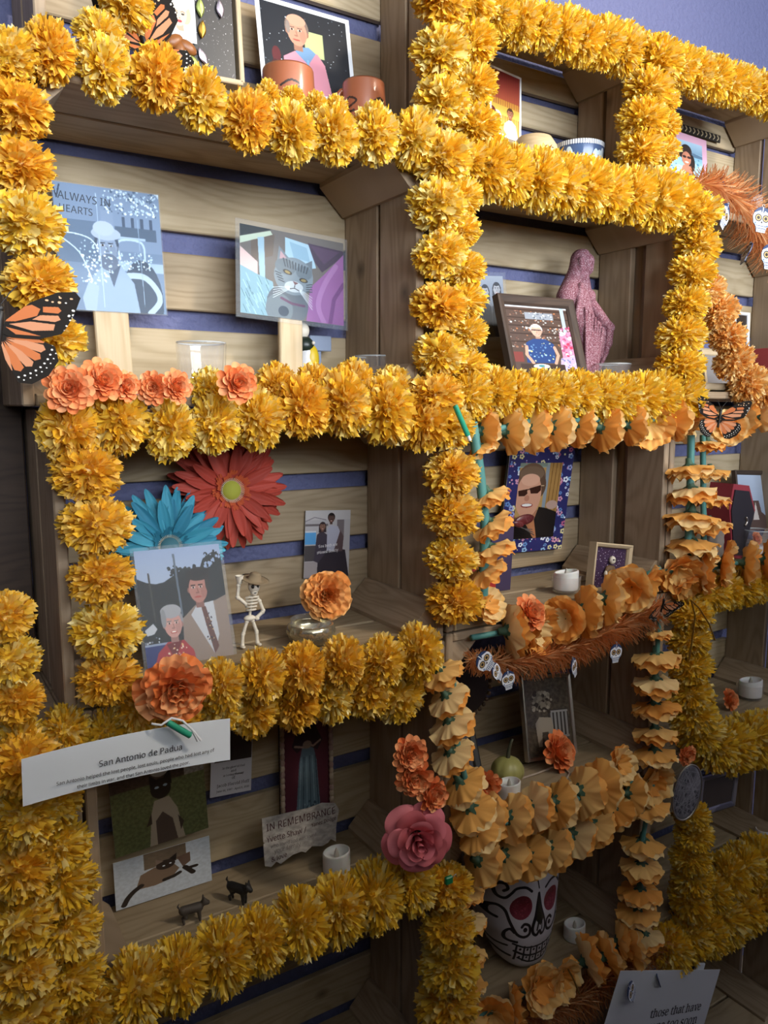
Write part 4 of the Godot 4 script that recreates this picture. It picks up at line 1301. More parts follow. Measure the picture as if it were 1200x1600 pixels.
func pic_library() -> Pic:
	var p := Pic.new(224, 288, hx("54443e"))
	p.rect(0, 0, 1, 0.03, hx("cfd2d8"))
	for k in 5:
		p.rect(0, 0.06 + k * 0.12, 1, 0.075 + k * 0.12, hx("3a2c28"))
		p.spots(34, k, 0, 0.085 + k * 0.12, 0.9, 0.16 + k * 0.12, 0.008, 0.018, [hx("8a6a5c"), hx("a8a4a0"), hx("6a4a42"), hx("b0724e"), hx("c8ccd0")])
	p.rect(0.3, 0.1, 0.75, 0.2, hx("8f96a2")).spots(26, 12, 0.3, 0.1, 0.75, 0.2, 0.008, 0.014, [hx("d8e4ee"), hx("5c6470")])
	p.rect(0.88, 0, 0.94, 0.4, hx("a8b8c8"))
	p.poly([0.8, 0.4, 1.0, 0.36, 1.0, 1.0, 0.78, 1.0], hx("c886a6")).spots(60, 14, 0.8, 0.3, 1.0, 0.75, 0.012, 0.03, [hx("e09ab0"), hx("b43c5c"), hx("f0c8d4"), hx("a45a80")])
	p.poly([0.76, 0.78, 1.0, 0.74, 1.0, 1.0, 0.7, 1.0], hx("b8a4c8")).spots(40, 15, 0.74, 0.78, 1.0, 1.0, 0.01, 0.02, [hx("6a78a8"), hx("d8c8e0")])
	p.poly([0.2, 0.86, 0.24, 0.56, 0.36, 0.5, 0.56, 0.5, 0.68, 0.57, 0.66, 0.86], hx("28437a")).spots(36, 17, 0.25, 0.54, 0.65, 0.84, 0.008, 0.018, [hx("9fc4dc"), hx("d8dc94"), hx("5f86b4")])
	p.curve([0.24, 0.62, 0.22, 0.74, 0.3, 0.86], 0.05, hx("c89c88")).curve([0.68, 0.62, 0.72, 0.74, 0.66, 0.86], 0.05, hx("c89c88"))
	p.head(0.44, 0.38, 0.085, hx("d0a894"), hx("c8c4c6"), 1.3)
	p.line(0.36, 0.365, 0.52, 0.365, 0.02, hx("3c3030"))
	p.rect(0.1, 0.88, 0.8, 1.0, hx("3d302c")).ell(0.42, 0.91, 0.13, 0.035, hx("d8e4ea")).ell(0.42, 0.905, 0.05, 0.018, hx("4a8a90"))
	p.rect(0, 0.7, 0.16, 0.85, hx("7a3c38"))
	return p.soft()

func pic_couple() -> Pic:
	var p := Pic.new(288, 352, hx("8896b2"))
	p.grad(0, 0, 1, 0.4, hx("8ea0c0"), hx("a4b2c8"))
	p.poly([0, 0.24, 0.1, 0.28, 0.2, 0.3, 0.3, 0.29, 0.42, 0.24, 0.55, 0.18, 0.72, 0.22, 0.78, 0.12, 0.92, 0.06, 1, 0.1, 1, 0.8, 0, 0.8], hx("1e2122"))
	p.spots(70, 6, 0.36, 0.16, 0.68, 0.28, 0.008, 0.022, [hx("1e2122"), hx("262a28")])
	p.spots(40, 9, 0.8, 0.05, 1, 0.2, 0.008, 0.022, [hx("1e2122"), hx("8ea0c0")])
	p.line(0.13, 0.2, 0.15, 0.62, 0.02, hx("3a3832")).line(0.44, 0.05, 0.46, 0.6, 0.025, hx("5a6674"))
	p.rect(0, 0.82, 0.3, 1.0, hx("27336e")).poly([0.02, 0.68, 0.12, 0.63, 0.16, 0.68, 0.12, 0.72, 0.04, 0.73], hx("b8bec8"))
	p.spots(8, 4, 0, 0.74, 0.3, 0.8, 0.006, 0.014, [hx("b8bec8"), hx("6a7080")])
	p.poly([0.42, 1.0, 0.46, 0.62, 0.62, 0.52, 0.86, 0.5, 1.0, 0.46, 1.0, 1.0], hx("8a7a70"))
	p.poly([0.56, 0.6, 0.64, 0.52, 0.84, 0.5, 0.86, 0.8, 0.78, 0.96], hx("b8bcc4"))
	p.poly([0.69, 0.54, 0.74, 0.54, 0.84, 0.9, 0.78, 0.96, 0.72, 0.7], hx("5e3f38")).spots(26, 3, 0.71, 0.6, 0.8, 0.9, 0.006, 0.01, [hx("b89a70"), hx("2e2a34")])
	p.head(0.68, 0.38, 0.115, hx("a8756a"), hx("1f1b1a"), 1.3, -0.1, false)
	p.ell(0.7, 0.25, 0.14, 0.06, hx("1f1b1a")).ell(0.8, 0.34, 0.03, 0.08, hx("2c2624"))
	p.poly([0.08, 1.0, 0.14, 0.88, 0.26, 0.8, 0.44, 0.8, 0.54, 0.9, 0.56, 1.0], hx("a03038"))
	p.poly([0.24, 0.82, 0.32, 0.96, 0.42, 0.8], hx("6a2428")).spots(22, 5, 0.22, 0.82, 0.46, 0.95, 0.006, 0.012, [hx("d8b47a"), hx("e0d0b8")])
	p.head(0.34, 0.66, 0.105, hx("c09088"), hx("8d8f94"), 1.3)
	p.ell(0.33, 0.545, 0.12, 0.06, hx("9a9ca2")).ell(0.24, 0.6, 0.03, 0.08, hx("85878c"))
	return p.soft()

func pic_missed() -> Pic:
	var p := Pic.new(224, 320, hx("b6b2b4"))
	p.rect(0, 0, 1, 0.14, hx("c0bcbc")).curve([0, 0.16, 0.2, 0.1, 0.45, 0.14], 0.02, hx("8a848a")).rect(0, 0.2, 0.5, 0.23, hx("6d6668")).rect(0, 0.32, 0.24, 0.5, hx("5aa0d8")).rect(0, 0.3, 0.24, 0.325, hx("d0d4dc"))
	p.rect(0, 0.52, 0.4, 0.75, hx("4f4a4c")).rect(0, 0.76, 0.5, 1, hx("a39a9a")).rect(0.7, 0.14, 0.86, 0.4, hx("7a7072"))
	p.poly([0.28, 1, 0.3, 0.6, 0.55, 0.55, 0.9, 0.6, 1.0, 1.0], hx("322c34"))
	p.poly([0.2, 0.75, 0.26, 0.36, 0.36, 0.3, 0.48, 0.36, 0.48, 0.62, 0.3, 0.78], hx("433c48"))
	p.poly([0.48, 0.6, 0.48, 0.28, 0.56, 0.22, 0.72, 0.24, 0.8, 0.36, 0.76, 0.62], hx("b0b0c0")).poly([0.64, 0.62, 0.78, 0.3, 0.86, 0.4, 0.84, 0.62], hx("5c4a4c"))
	p.head(0.57, 0.12, 0.07, hx("5a4038"), hx("1f1a1a"), 1.35)
	p.head(0.38, 0.24, 0.062, hx("8a6656"), hx("33262a"), 1.3, 0.0, true, 0.5)
	return p.soft()

func pic_sunglasses() -> Pic:
	var p := Pic.new(224, 384, hx("b8925a"))
	p.rect(0, 0, 1, 0.06, hx("93a39a")).rect(0.62, 0.02, 0.74, 1, hx("8a949a")).rect(0.7, 0, 1, 1, hx("a87f48"))
	for k in 3: p.line(0.78 + k * 0.09, 0, 0.74 + k * 0.09, 1, 0.02, hx("7f5c30"))
	p.rect(0.0, 0.0, 0.64, 0.05, hx("7d8a7c"))
	p.ell(0.3, 0.2, 0.33, 0.2, hx("6d5442")).ell(0.5, 0.3, 0.16, 0.16, hx("5e4636"))
	p.rect(0.2, 0.62, 0.56, 0.8, hx("a8745a"))
	p.ell(0.27, 0.42, 0.3, 0.3, hx("d09a7e")).ell(0.3, 0.14, 0.28, 0.1, hx("77604c"))
	p.ell(0.28, 0.22, 0.22, 0.08, hx("dba88c"))
	p.poly([0.02, 0.36, 0.22, 0.34, 0.24, 0.4, 0.18, 0.43, 0.04, 0.43], hx("3a2018")).poly([0.28, 0.33, 0.54, 0.29, 0.55, 0.36, 0.48, 0.4, 0.32, 0.4], hx("3a2018")).line(0.2, 0.35, 0.3, 0.34, 0.02, hx("2a1812")).line(0.54, 0.3, 0.62, 0.3, 0.02, hx("d8b890"))
	p.ell(0.24, 0.46, 0.06, 0.04, hx("b87e66")).ell(0.26, 0.555, 0.14, 0.03, hx("8a3c38")).ell(0.26, 0.55, 0.12, 0.02, hx("eeeae4"))
	p.poly([0, 0.75, 0.2, 0.7, 0.45, 0.8, 0.55, 0.58, 0.72, 0.6, 1.0, 0.66, 1.0, 1.0, 0, 1.0], hx("221d1c")).poly([0.24, 0.76, 0.46, 0.72, 0.58, 1.0, 0.5, 1.0], hx("a8704e"))
	p.ell(0.86, 0.56, 0.14, 0.06, hx("b8998a"))
	return p.soft()

func pic_flowers() -> Pic:
	var p := Pic.new(288, 448, hx("2f2f66"))
	var g := RandomNumberGenerator.new(); g.seed = 8
	var cols := [hx("e8ecf4"), hx("8fb8dc"), hx("c86a8c"), hx("a0a8d8"), hx("d89ab0"), hx("e4dca0"), hx("6a92c8")]
	for k in 210:
		var x := g.randf(); var y := g.randf(); var c: Color = cols[g.randi() % cols.size()]
		var r := g.randf_range(0.012, 0.03)
		if g.randf() < 0.6:
			for q in 5: p.ell(x + cos(q * 1.2566) * r, y + sin(q * 1.2566) * r * 0.64, r * 0.6, r * 0.4, c)
			p.ell(x, y, r * 0.5, r * 0.33, hx("2f2f66"))
		else: p.ell(x, y, r * 0.55, r * 0.36, c)
	return p

func pic_calavera() -> Pic:
	var p := Pic.new(160, 224, hx("41304a"))
	p.spots(260, 5, 0, 0, 1, 1, 0.006, 0.012, [hx("6a5078"), hx("2c2236"), hx("a890b8"), hx("d8d0e4")])
	return p

func pic_tower() -> Pic:
	var p := Pic.new(128, 224, hx("aebbd0"))
	p.grad(0, 0, 1, 0.7, hx("b4c2d8"), hx("9aa8c0")).poly([0.1, 1, 0.2, 0.6, 0.36, 0.52, 0.42, 0.4, 0.6, 0.4, 0.66, 0.58, 0.9, 0.7, 1, 1], hx("5a4844")).poly([0.4, 0.7, 0.5, 0.42, 0.58, 0.7], hx("c8c0bc")).rect(0, 0.86, 1, 1, hx("2c3450"))
	return p.soft()

func pic_siamese_sit() -> Pic:
	var p := Pic.new(288, 272, hx("6a6a48"))
	p.rect(0, 0, 1, 0.22, hx("54443a")).rect(0.78, 0.06, 1, 0.22, hx("a89e92")).grad(0, 0.22, 1, 1, hx("6c6e4a"), hx("5f6442"))
	p.mottle(0.25, 4, 0.07)
	p.poly([0.36, 1.0, 0.4, 0.6, 0.44, 0.44, 0.6, 0.42, 0.68, 0.6, 0.74, 1.0], hx("a89a86")).poly([0.44, 1.0, 0.44, 0.7, 0.52, 0.6, 0.62, 0.72, 0.66, 1.0], hx("54463e"))
	p.poly([0.34, 0.74, 0.4, 0.58, 0.4, 0.72], hx("3c302a")).poly([0.68, 0.7, 0.74, 0.8, 0.7, 0.9], hx("3c302a"))
	p.ell(0.52, 0.3, 0.11, 0.13, hx("2e2622")).poly([0.41, 0.28, 0.405, 0.1, 0.5, 0.2], hx("2a221f")).poly([0.55, 0.18, 0.63, 0.06, 0.64, 0.28], hx("2a221f"))
	p.ell(0.48, 0.28, 0.025, 0.016, hx("a4b8c8")).ell(0.57, 0.27, 0.025, 0.016, hx("a4b8c8"))
	p.ell(0.52, 0.06, 0.1, 0.09, hx("b0a698"))
	return p.soft()

func pic_siamese_lie() -> Pic:
	var p := Pic.new(320, 256, hx("c2cad4"))
	p.poly([0.3, 0.0, 0.74, 0.0, 0.74, 0.3, 0.3, 0.34], hx("7a6a58")).mottle(0.08, 4, 0.05)
	p.poly([0.22, 0.62, 0.26, 0.42, 0.4, 0.34, 0.6, 0.36, 0.66, 0.5, 0.56, 0.68, 0.4, 0.72, 0.24, 0.7], hx("806a58"))
	p.curve([0.26, 0.64, 0.18, 0.72, 0.12, 0.82, 0.08, 0.94], 0.06, hx("2c2420"))
	p.ell(0.52, 0.34, 0.1, 0.1, hx("3a2e28")).poly([0.42, 0.3, 0.42, 0.18, 0.5, 0.26], hx("8a7668")).poly([0.56, 0.24, 0.64, 0.16, 0.63, 0.32], hx("2a221f"))
	p.ell(0.5, 0.36, 0.015, 0.014, hx("e4ecf2")).ell(0.57, 0.34, 0.015, 0.014, hx("e4ecf2"))
	p.poly([0.64, 0.26, 0.78, 0.22, 0.78, 0.42, 0.7, 0.5], hx("6a5448")).curve([0.5, 0.66, 0.6, 0.64, 0.66, 0.6], 0.05, hx("2c2420")).curve([0.72, 0.52, 0.76, 0.6, 0.8, 0.68], 0.06, hx("2c2420")).curve([0.74, 0.56, 0.84, 0.56], 0.045, hx("2c2420"))
	return p.soft()

func pic_saint() -> Pic:
	var p := Pic.new(192, 352, hx("5a2c38"))
	p.poly([0.28, 1.0, 0.36, 0.5, 0.42, 0.38, 0.64, 0.38, 0.7, 0.5, 0.78, 1.0], hx("5f7480"))
	for k in 6: p.line(0.4 + k * 0.055, 0.46, 0.34 + k * 0.08, 1.0, 0.018, hx("3c4c58") if k % 2 else hx("8096a0"))
	p.poly([0.22, 0.36, 0.34, 0.2, 0.68, 0.2, 0.82, 0.34, 0.72, 0.42, 0.5, 0.36, 0.32, 0.42], hx("2e2028"))
	p.curve([0.28, 0.36, 0.46, 0.38, 0.56, 0.34], 0.035, hx("a08878")).curve([0.78, 0.34, 0.64, 0.38, 0.54, 0.36], 0.035, hx("a08878")).ell(0.52, 0.36, 0.09, 0.035, hx("8a7a6c"))
	p.head(0.5, 0.13, 0.08, hx("a88672"), hx("3a2418"), 1.3, 0.0, false)
	p.ell(0.7, 0.16, 0.05, 0.04, hx("b0917c")).spots(20, 3, 0.3, 0.85, 0.7, 1.0, 0.01, 0.03, [hx("8096a0"), hx("3c4c58")])
	return p.soft()

func pic_garden() -> Pic:
	var p := Pic.new(192, 320, hx("524a40"))
	p.mottle(0.3, 3, 0.05)
	p.rect(0.5, 0.42, 0.96, 0.8, hx("3e3a36"))
	for k in 5: p.rect(0.55 + k * 0.085, 0.46, 0.6 + k * 0.085, 0.76, hx("8e8c8c"))
	p.rect(0.52, 0.43, 0.96, 0.46, hx("989694")).rect(0.52, 0.76, 0.96, 0.79, hx("8a8886"))
	p.ell(0.34, 0.3, 0.16, 0.14, hx("6f685c")).spots(50, 5, 0.18, 0.18, 0.6, 0.45, 0.02, 0.05, [hx("8a8274"), hx("3a342e"), hx("a49c8c")])
	p.poly([0.2, 0.58, 0.3, 0.5, 0.56, 0.52, 0.6, 0.62, 0.58, 0.86, 0.5, 0.86, 0.48, 0.7, 0.34, 0.7, 0.32, 0.88, 0.24, 0.88], hx("a09688"))
	return p.soft()

func pic_sugar_skull() -> Pic:
	var p := Pic.new(512, 640, hx("c6c2c8"))
	var k := hx("1b1418")
	var red := hx("7a2c38")
	p.ell(0.31, 0.47, 0.115, 0.095, red).ell(0.69, 0.47, 0.115, 0.095, red)
	p.spots(60, 4, 0.22, 0.4, 0.4, 0.54, 0.004, 0.009, [hx("8f3c48"), hx("692430")]).spots(60, 5, 0.6, 0.4, 0.78, 0.54, 0.004, 0.009, [hx("8f3c48"), hx("692430")])
	p.curve([0.5, 0.38, 0.47, 0.5, 0.425, 0.62, 0.43, 0.68, 0.47, 0.7, 0.5, 0.665, 0.53, 0.7, 0.57, 0.68, 0.575, 0.62, 0.53, 0.5, 0.5, 0.38], 0.028, k)
	p.poly([0.5, 0.4, 0.455, 0.58, 0.5, 0.62, 0.545, 0.58], hx("2f2a1c")).curve([0.47, 0.66, 0.48, 0.58], 0.016, k).curve([0.53, 0.66, 0.52, 0.58], 0.016, k)
	for s in [0.0, 1.0]:
		var f := func(a: Array) -> Array:
			var o := []
			for i in range(0, a.size(), 2):
				o.append(a[i] if s == 0.0 else 1.0 - a[i]); o.append(a[i + 1])
			return o
		p.curve(f.call([0.41, 0.35, 0.34, 0.31, 0.25, 0.31, 0.2, 0.35, 0.15, 0.385, 0.09, 0.37, 0.07, 0.31, 0.1, 0.275, 0.15, 0.275, 0.17, 0.31, 0.14, 0.33]), 0.026, k)
		p.curve(f.call([0.1, 0.55, 0.05, 0.53, 0.05, 0.47, 0.1, 0.45, 0.16, 0.49, 0.2, 0.58, 0.26, 0.67, 0.33, 0.7, 0.39, 0.68, 0.39, 0.62, 0.34, 0.6, 0.31, 0.62]), 0.026, k).ell(f.call([0.345, 0.645])[0], 0.645, 0.022, 0.018, k)
		p.curve(f.call([0.27, 0.74, 0.18, 0.72, 0.16, 0.66, 0.2, 0.63, 0.24, 0.66]), 0.024, k)
		p.curve(f.call([0.24, 0.87, 0.15, 0.84, 0.15, 0.79, 0.2, 0.78]), 0.022, k)
	p.curve([0.5, 0.34, 0.48, 0.28, 0.44, 0.22], 0.014, k)
	p.curve([0.24, 0.755, 0.36, 0.79, 0.5, 0.8, 0.64, 0.79, 0.76, 0.755], 0.018, k).curve([0.26, 0.82, 0.38, 0.86, 0.5, 0.87, 0.62, 0.86, 0.74, 0.82], 0.02, k).curve([0.3, 0.88, 0.4, 0.92, 0.5, 0.93, 0.6, 0.92, 0.7, 0.88], 0.016, k)
	for i in 7:
		var x := 0.275 + i * 0.075
		var d := absf(x - 0.5) * 0.12
		p.line(x, 0.795 - d, x, 0.93 - d, 0.018, k)
		if i < 6:
			p.ell(x + 0.037, 0.832 - d, 0.012, 0.011, k).ell(x + 0.037, 0.9 - d, 0.01, 0.009, k)
	return p

func pic_talavera() -> Pic:
	var p := Pic.new(512, 96, hx("4a5f86"))
	p.rect(0, 0, 1, 0.1, hx("e4eaf0")).rect(0, 0.88, 1, 1, hx("dfe8ee"))
	for k in 64: p.line(k / 64.0, 0.0, k / 64.0, 0.12, 0.005, hx("20304e"))
	for k in 4:
		var x := 0.1 + k * 0.25
		for q in [[0.0, 0.5, 0.05, 0.3], [0.035, 0.4, 0.03, 0.26], [-0.035, 0.45, 0.03, 0.26], [0.02, 0.7, 0.04, 0.2], [-0.02, 0.7, 0.03, 0.2]]:
			p.ell(x + q[0], q[1], q[2], q[3], hx("cfe4ee"))
		for q in 9: p.curve([x - 0.05 + q * 0.012, 0.3 + 0.05 * (q % 3), x - 0.04 + q * 0.012, 0.5, x - 0.05 + q * 0.011, 0.75], 0.004, hx("24364f"))
		p.ell(x, 0.5, 0.016, 0.12, hx("3e5f80")).ell(x + 0.03, 0.62, 0.012, 0.09, hx("3e5f80"))
		p.curve([x + 0.09, 0.3, x + 0.12, 0.6, x + 0.1, 0.8], 0.004, hx("8fa8c4")).curve([x + 0.12, 0.3, x + 0.15, 0.6, x + 0.13, 0.8], 0.004, hx("8fa8c4"))
	return p

func pic_glitter(base: String, specks: Array, n: int, sd: int, size := 256) -> Pic:
	var p := Pic.new(size, size, hx(base))
	var g := RandomNumberGenerator.new(); g.seed = sd
	for k in n:
		var c := hx(specks[g.randi() % specks.size()])
		p.im.fill_rect(Rect2i(g.randi() % size, g.randi() % size, 1 + g.randi() % 2, 1 + g.randi() % 2), c)
	return p

func pic_cups() -> Pic:
	var p := Pic.new(256, 96, hx("a8603c"))
	var k := hx("2c1c16")
	for x in [0.08, 0.32, 0.58, 0.83]:
		p.curve([x, 0.38, x + 0.06, 0.3, x + 0.12, 0.36, x + 0.06, 0.44, x + 0.01, 0.5], 0.012, k).curve([x + 0.02, 0.52, x + 0.1, 0.5], 0.014, k).curve([x - 0.02, 0.6, x + 0.08, 0.62], 0.012, k).curve([x + 0.02, 0.7, x + 0.09, 0.72], 0.012, k)
	return p

func pic_silver() -> Pic:
	var p := Pic.new(128, 192, hx("8a8890"))
	p.spots(60, 5, 0, 0, 1, 1, 0.03, 0.07, [hx("5a5860"), hx("6a6870"), hx("9c9aa4")])
	var g := RandomNumberGenerator.new(); g.seed = 2
	for k in 26: p.curve([g.randf(), g.randf(), g.randf(), g.randf(), g.randf(), g.randf()], 0.012, hx("b4b2bc"))
	return p

# ---------------------------------------------------------------- keepsakes: what stands where
func more_materials() -> void:
	M.wax = mat(hx("e6e4e2"), 0.45)
	M.wax.subsurf_scatter_enabled = true
	M.wax.subsurf_scatter_strength = 0.15
	M.flame = mat(hx("b9b3a8"), 0.3)
	M.rim = mat(Color(0.85, 0.88, 0.9, 0.45), 0.05)
	M.rim.transparency = BaseMaterial3D.TRANSPARENCY_ALPHA
	M.steel = mat(hx("9a9a9c"), 0.3, 0.9)
	M.silver = mat(hx("b8b0a8"), 0.28, 0.9)
	M.gilt = mat(hx("b48a3c"), 0.3, 0.85)
	M.bone = mat(hx("e0d8c8"), 0.55)
	M.wing = [print_mat(wing_pic(false), 0.6), print_mat(wing_pic(true), 0.6)]
	M.skull_print = print_mat(skull_pic(), 0.4)
	M.frame_brown = wood_mat(23, "4a3a30", "3a2d26", "2a201b")
	M.pale_wood = wood_mat(29, "c8b494", "b8a280", "9c8664")

func stake(parent: Node3D, w: float, top: float, length: float, x: float) -> void:
	board("stake", Vector3(w, length, 0.008), Vector3(x, top - length / 2.0, -0.0055), M.pale_wood, parent)

func keepsakes_top() -> void:
	more_materials()
	# black glittered box with the blonde woman's portrait and little metal leaves
	var q := plate([232, -92, 376, -58, 375, 131, 232, 99], 0.1, 0.1)
	var o := thing("glitter_box", "black glittered box with metal leaves round a small portrait of a blonde woman", "box", q.at, q.basis)
	var gm := print_mat(pic_glitter("1d1a1c", ["3a3638", "2a2628", "8a8488", "e8e4ea", "4a4448"], 900, 3), 0.35)
	block(o, "black_panel", Vector3(q.w - 0.008, q.h, 0.02), Vector3(-0.004, q.h / 2, -0.012), M.black)
	obj("glittered_face", print_face(q.w - 0.01, q.h - 0.002, 0.0), gm, o, Transform3D(Basis(), Vector3(-0.004, 0.001, -0.0015)))
	block(o, "pale_edge", Vector3(0.006, q.h, 0.024), Vector3(q.w / 2 - 0.001, q.h / 2, -0.012), M.pale_wood)
	block(o, "pale_edge", Vector3(q.w, 0.006, 0.024), Vector3(0, 0.0, -0.012), M.pale_wood)
	var s := px(300, 40, 0.1)
	var inv: Transform3D = o.transform.affine_inverse()
	obj("portrait_print", print_face(54 * s, 66 * s, 0.001), print_mat(pic_blonde(), 0.3), o, Transform3D(Basis(Vector3(0, 0, 1), 0.0), inv * P(281, 64, 0.1)))
	for l in [[241, 20, 15, 0.2, 0], [313, 12, 15, 0.0, 1], [344, 14, 14, 0.1, 2], [316, 46, 14, -0.1, 0], [317, 88, 14, 0.5, 2], [303, 96, 14, 0.8, 1], [258, 80, 13, -0.9, 1]]:
		var g := Geo.new()
		var r: float = l[2] * s
		g.grid(8, 6, func(a: float, b: float) -> Vector3:
			var w := sin(clampf(b, 0.0, 1.0) * PI) * 0.52 * (1.0 - 0.25 * b)
			var x := (a - 0.5) * 2.0
			return Vector3(x * w * r, (1.0 - 2.0 * b) * r * -1.0, r * (0.16 - 0.14 * absf(x) + 0.03 * sin(b * 34.0 + absf(x) * 5.0))))
		obj("metal_leaf", g.mesh(), [M.gilt, mat(hx("a8b46a"), 0.3, 0.8), mat(hx("b4a8b4"), 0.3, 0.85)][l[4]], o, Transform3D(Basis(Vector3(0, 0, 1), l[3]), inv * P(l[0], l[1], 0.101)))
	for k in 3:
		var g := Geo.new()
		g.ball(Vector3.ZERO, Vector3(0.012, 0.007, 0.005), 10, 6)
		obj("ribbon_loop", g.mesh(), mat(hx("8a5428"), 0.4), o, Transform3D(Basis(Vector3(0, 0, 1), [0.5, -0.5, 1.5][k]), inv * P([272, 293, 281][k], [64, 74, 80][k], 0.102)))
	photo("photograph", "photograph of a balding man in a pink shirt behind the terracotta cups", "photograph", [403, -8, 553, 33, 549, 168, 404, 132], 0.05, 0.07, pic_man_pink(), 0.045)
	# terracotta cups
	var cm := print_mat(pic_cups(), 0.18)
	cm.clearcoat_enabled = true
	for k in 2:
		var u: float = [450.0, 568.0][k]; var v: float = [110.0, 131.0][k]; var z := 0.1
		var r: float = [42.0, 35.0][k] * px(u, v, z)
		var p := P(u, v, z)
		var base := -0.2995
		var h := p.y - base
		var c := thing("terracotta_cup", ["brown glazed clay cup with black brush marks, right in front of the man in pink", "brown glazed clay cup turned with its ribbed handle towards the other cup"][k], "cup", Vector3(p.x, base, z), Basis(Vector3.UP, [0.35, 2.6][k]), "terracotta cups")
		var g := Geo.new()
		g.lathe([Vector2(0, 0), Vector2(r * 0.62, 0), Vector2(r * 0.8, h * 0.12), Vector2(r * 0.98, h * 0.45), Vector2(r * 0.99, h * 0.7), Vector2(r * 0.95, h * 0.97), Vector2(r * 0.92, h), Vector2(r * 0.88, h * 0.97), Vector2(r * 0.9, h * 0.6), Vector2(r * 0.7, h * 0.15), Vector2(0, h * 0.1)], 40)
		for i in g.t.size(): g.t[i] = Vector2(g.t[i].x, clampf(1.0 - g.v[i].y / h, 0.0, 1.0))
		obj("cup_body", g.mesh(), cm, c)
		var pts := []
		for i in 13:
			var a := PI * i / 12.0
			pts.append(Vector3(r * 0.88 + sin(a) * r * 0.42, h * (0.52 + 0.36 * cos(a)), 0))
		for dz in [-0.35, 0.0, 0.35]:
			var moved := []
			for e in pts: moved.append(e + Vector3(0, 0, dz * r * 0.42))
			rod(c, "handle", moved, r * 0.12, M.clay if M.has("clay") else mat(hx("a05a38"), 0.2))
	photo("photograph", "photograph of two people under a red and yellow curtain", "photograph", [768, 102, 817, 122, 812, 224, 762, 203], 0.04, 0.055, pic_curtain(), 0.06)
	# beaded hat shaped ornament beside it
	var pb := P(752, 136, 0.06)
	var hat := thing("hat_ornament", "small black hat ornament with white dots and red trim by the curtain photograph", "ornament", pb)
	ball(hat, "hat_brim", Vector3.ZERO, Vector3(0.014, 0.016, 0.006), M.black)
	ball(hat, "red_trim", Vector3(-0.006, -0.018, 0.0), Vector3(0.008, 0.012, 0.005), mat(hx("8c2a2c"), 0.5))
	rod(hat, "post", [Vector3(-0.006, -0.028, 0), Vector3(-0.006, -0.298 - pb.y + 0.0005, 0)], 0.002, M.black)
	for k in 5: ball(hat, "dot", Vector3(0.006 * cos(k * 1.2), 0.008 * sin(k * 1.2), 0.0055), Vector3.ONE * 0.0014, M.bone, Basis(), 6)
	# gourd
	var gp := P(838, 240, 0.085)
	var gd := thing("carved_gourd", "round tan gourd with a tiny drawing next to the blue and white bowl", "gourd", Vector3(gp.x, -0.2978, 0.08))
	var gg := Geo.new()
	var gh := P(838, 209, 0.085).y + 0.2978
	gg.lathe([Vector2(0, 0), Vector2(0.022, 0.001), Vector2(0.034, 0.018), Vector2(0.038, gh * 0.5), Vector2(0.035, gh * 0.76), Vector2(0.026, gh * 0.93), Vector2(0.012, gh * 0.99), Vector2(0, gh)], 32)
	var gmat := wood_mat(31, "c8b08a", "bca47c", "a08660")
	obj("gourd_body", gg.mesh(), gmat, gd)
	for k in 4: rod(gd, "ink_mark", [Vector3(-0.01 + k * 0.004, gh * 0.66, 0.0362), Vector3(-0.006 + k * 0.004, gh * 0.68 - 0.002 * (k % 2), 0.0362)], 0.0005, mat(hx("6a4a30"), 0.7))
	# blue and white bowl
	var bp := P(907, 228, 0.095)
	var bh := bp.y + 0.298
	var br := 39.0 * px(907, 228, 0.095)
	var bowl := thing("patterned_bowl", "blue and white bowl painted with flowers, dashes round its rim", "bowl", Vector3(bp.x, -0.298, 0.092), Basis(Vector3.UP, 1.1))
	var bg := Geo.new()
	bg.lathe([Vector2(0, 0), Vector2(br * 0.7, 0), Vector2(br * 0.82, bh * 0.2), Vector2(br * 0.95, bh * 0.6), Vector2(br, bh), Vector2(br * 0.96, bh), Vector2(br * 0.88, bh * 0.55), Vector2(br * 0.6, bh * 0.15), Vector2(0, bh * 0.1)], 40)
	for i in bg.t.size(): bg.t[i] = Vector2(bg.t[i].x, clampf(1.05 - 1.1 * bg.v[i].y / bh + (0.4 if i > 41 * 5 else 0.0), 0.02, 0.98))
	obj("bowl_body", bg.mesh(), print_mat(pic_talavera(), 0.12), bowl)
	# pink mount portrait
	var pm := photo("photograph", "portrait of a woman by a lake in a pale pink mount under the braided strip", "photograph", [1038, 199, 1105, 220, 1104, 290, 1037, 270], 0.035, 0.045, Pic.new(8, 8, hx("d6a8be")), 0.0)
	var q2 := plate([1038, 199, 1105, 220, 1104, 290, 1037, 270], 0.035, 0.045)
	obj("mounted_print", print_face(q2.w * 0.76, q2.h * 0.74, 0.001), print_mat(pic_lake(), 0.3), pm, Transform3D(Basis(), Vector3(-0.0, q2.h * 0.1, 0)))
	var tq := plate([1040, 186, 1126, 212, 1124, 224, 1040, 198], 0.022, 0.022)
	var trim := thing("braided_strip", "black woven strip with pale chevrons above the pink mounted portrait", "ribbon", tq.at, tq.basis)
	block(trim, "strip", Vector3(tq.w, tq.h, 0.003), Vector3(0, tq.h / 2, 0), mat(hx("231d18"), 0.8))
	for k in 13:
		for e in [1.0, -1.0]:
			block(trim, "chevron", Vector3(tq.h * 0.5, tq.h * 0.16, 0.001), Vector3(-tq.w / 2 + (k + 0.7) * tq.w / 13.5, tq.h * (0.5 + 0.18 * e), 0.002), mat(hx("b8a888"), 0.8), 0.0003, Basis(Vector3(0, 0, 1), -0.75 * e))
	var dp := P(1190, 262, 0.08)
	var disc := thing("round_ornament", "pale grey flat disc standing at the right end of the top shelf", "ornament", Vector3(dp.x, -0.298, 0.08))
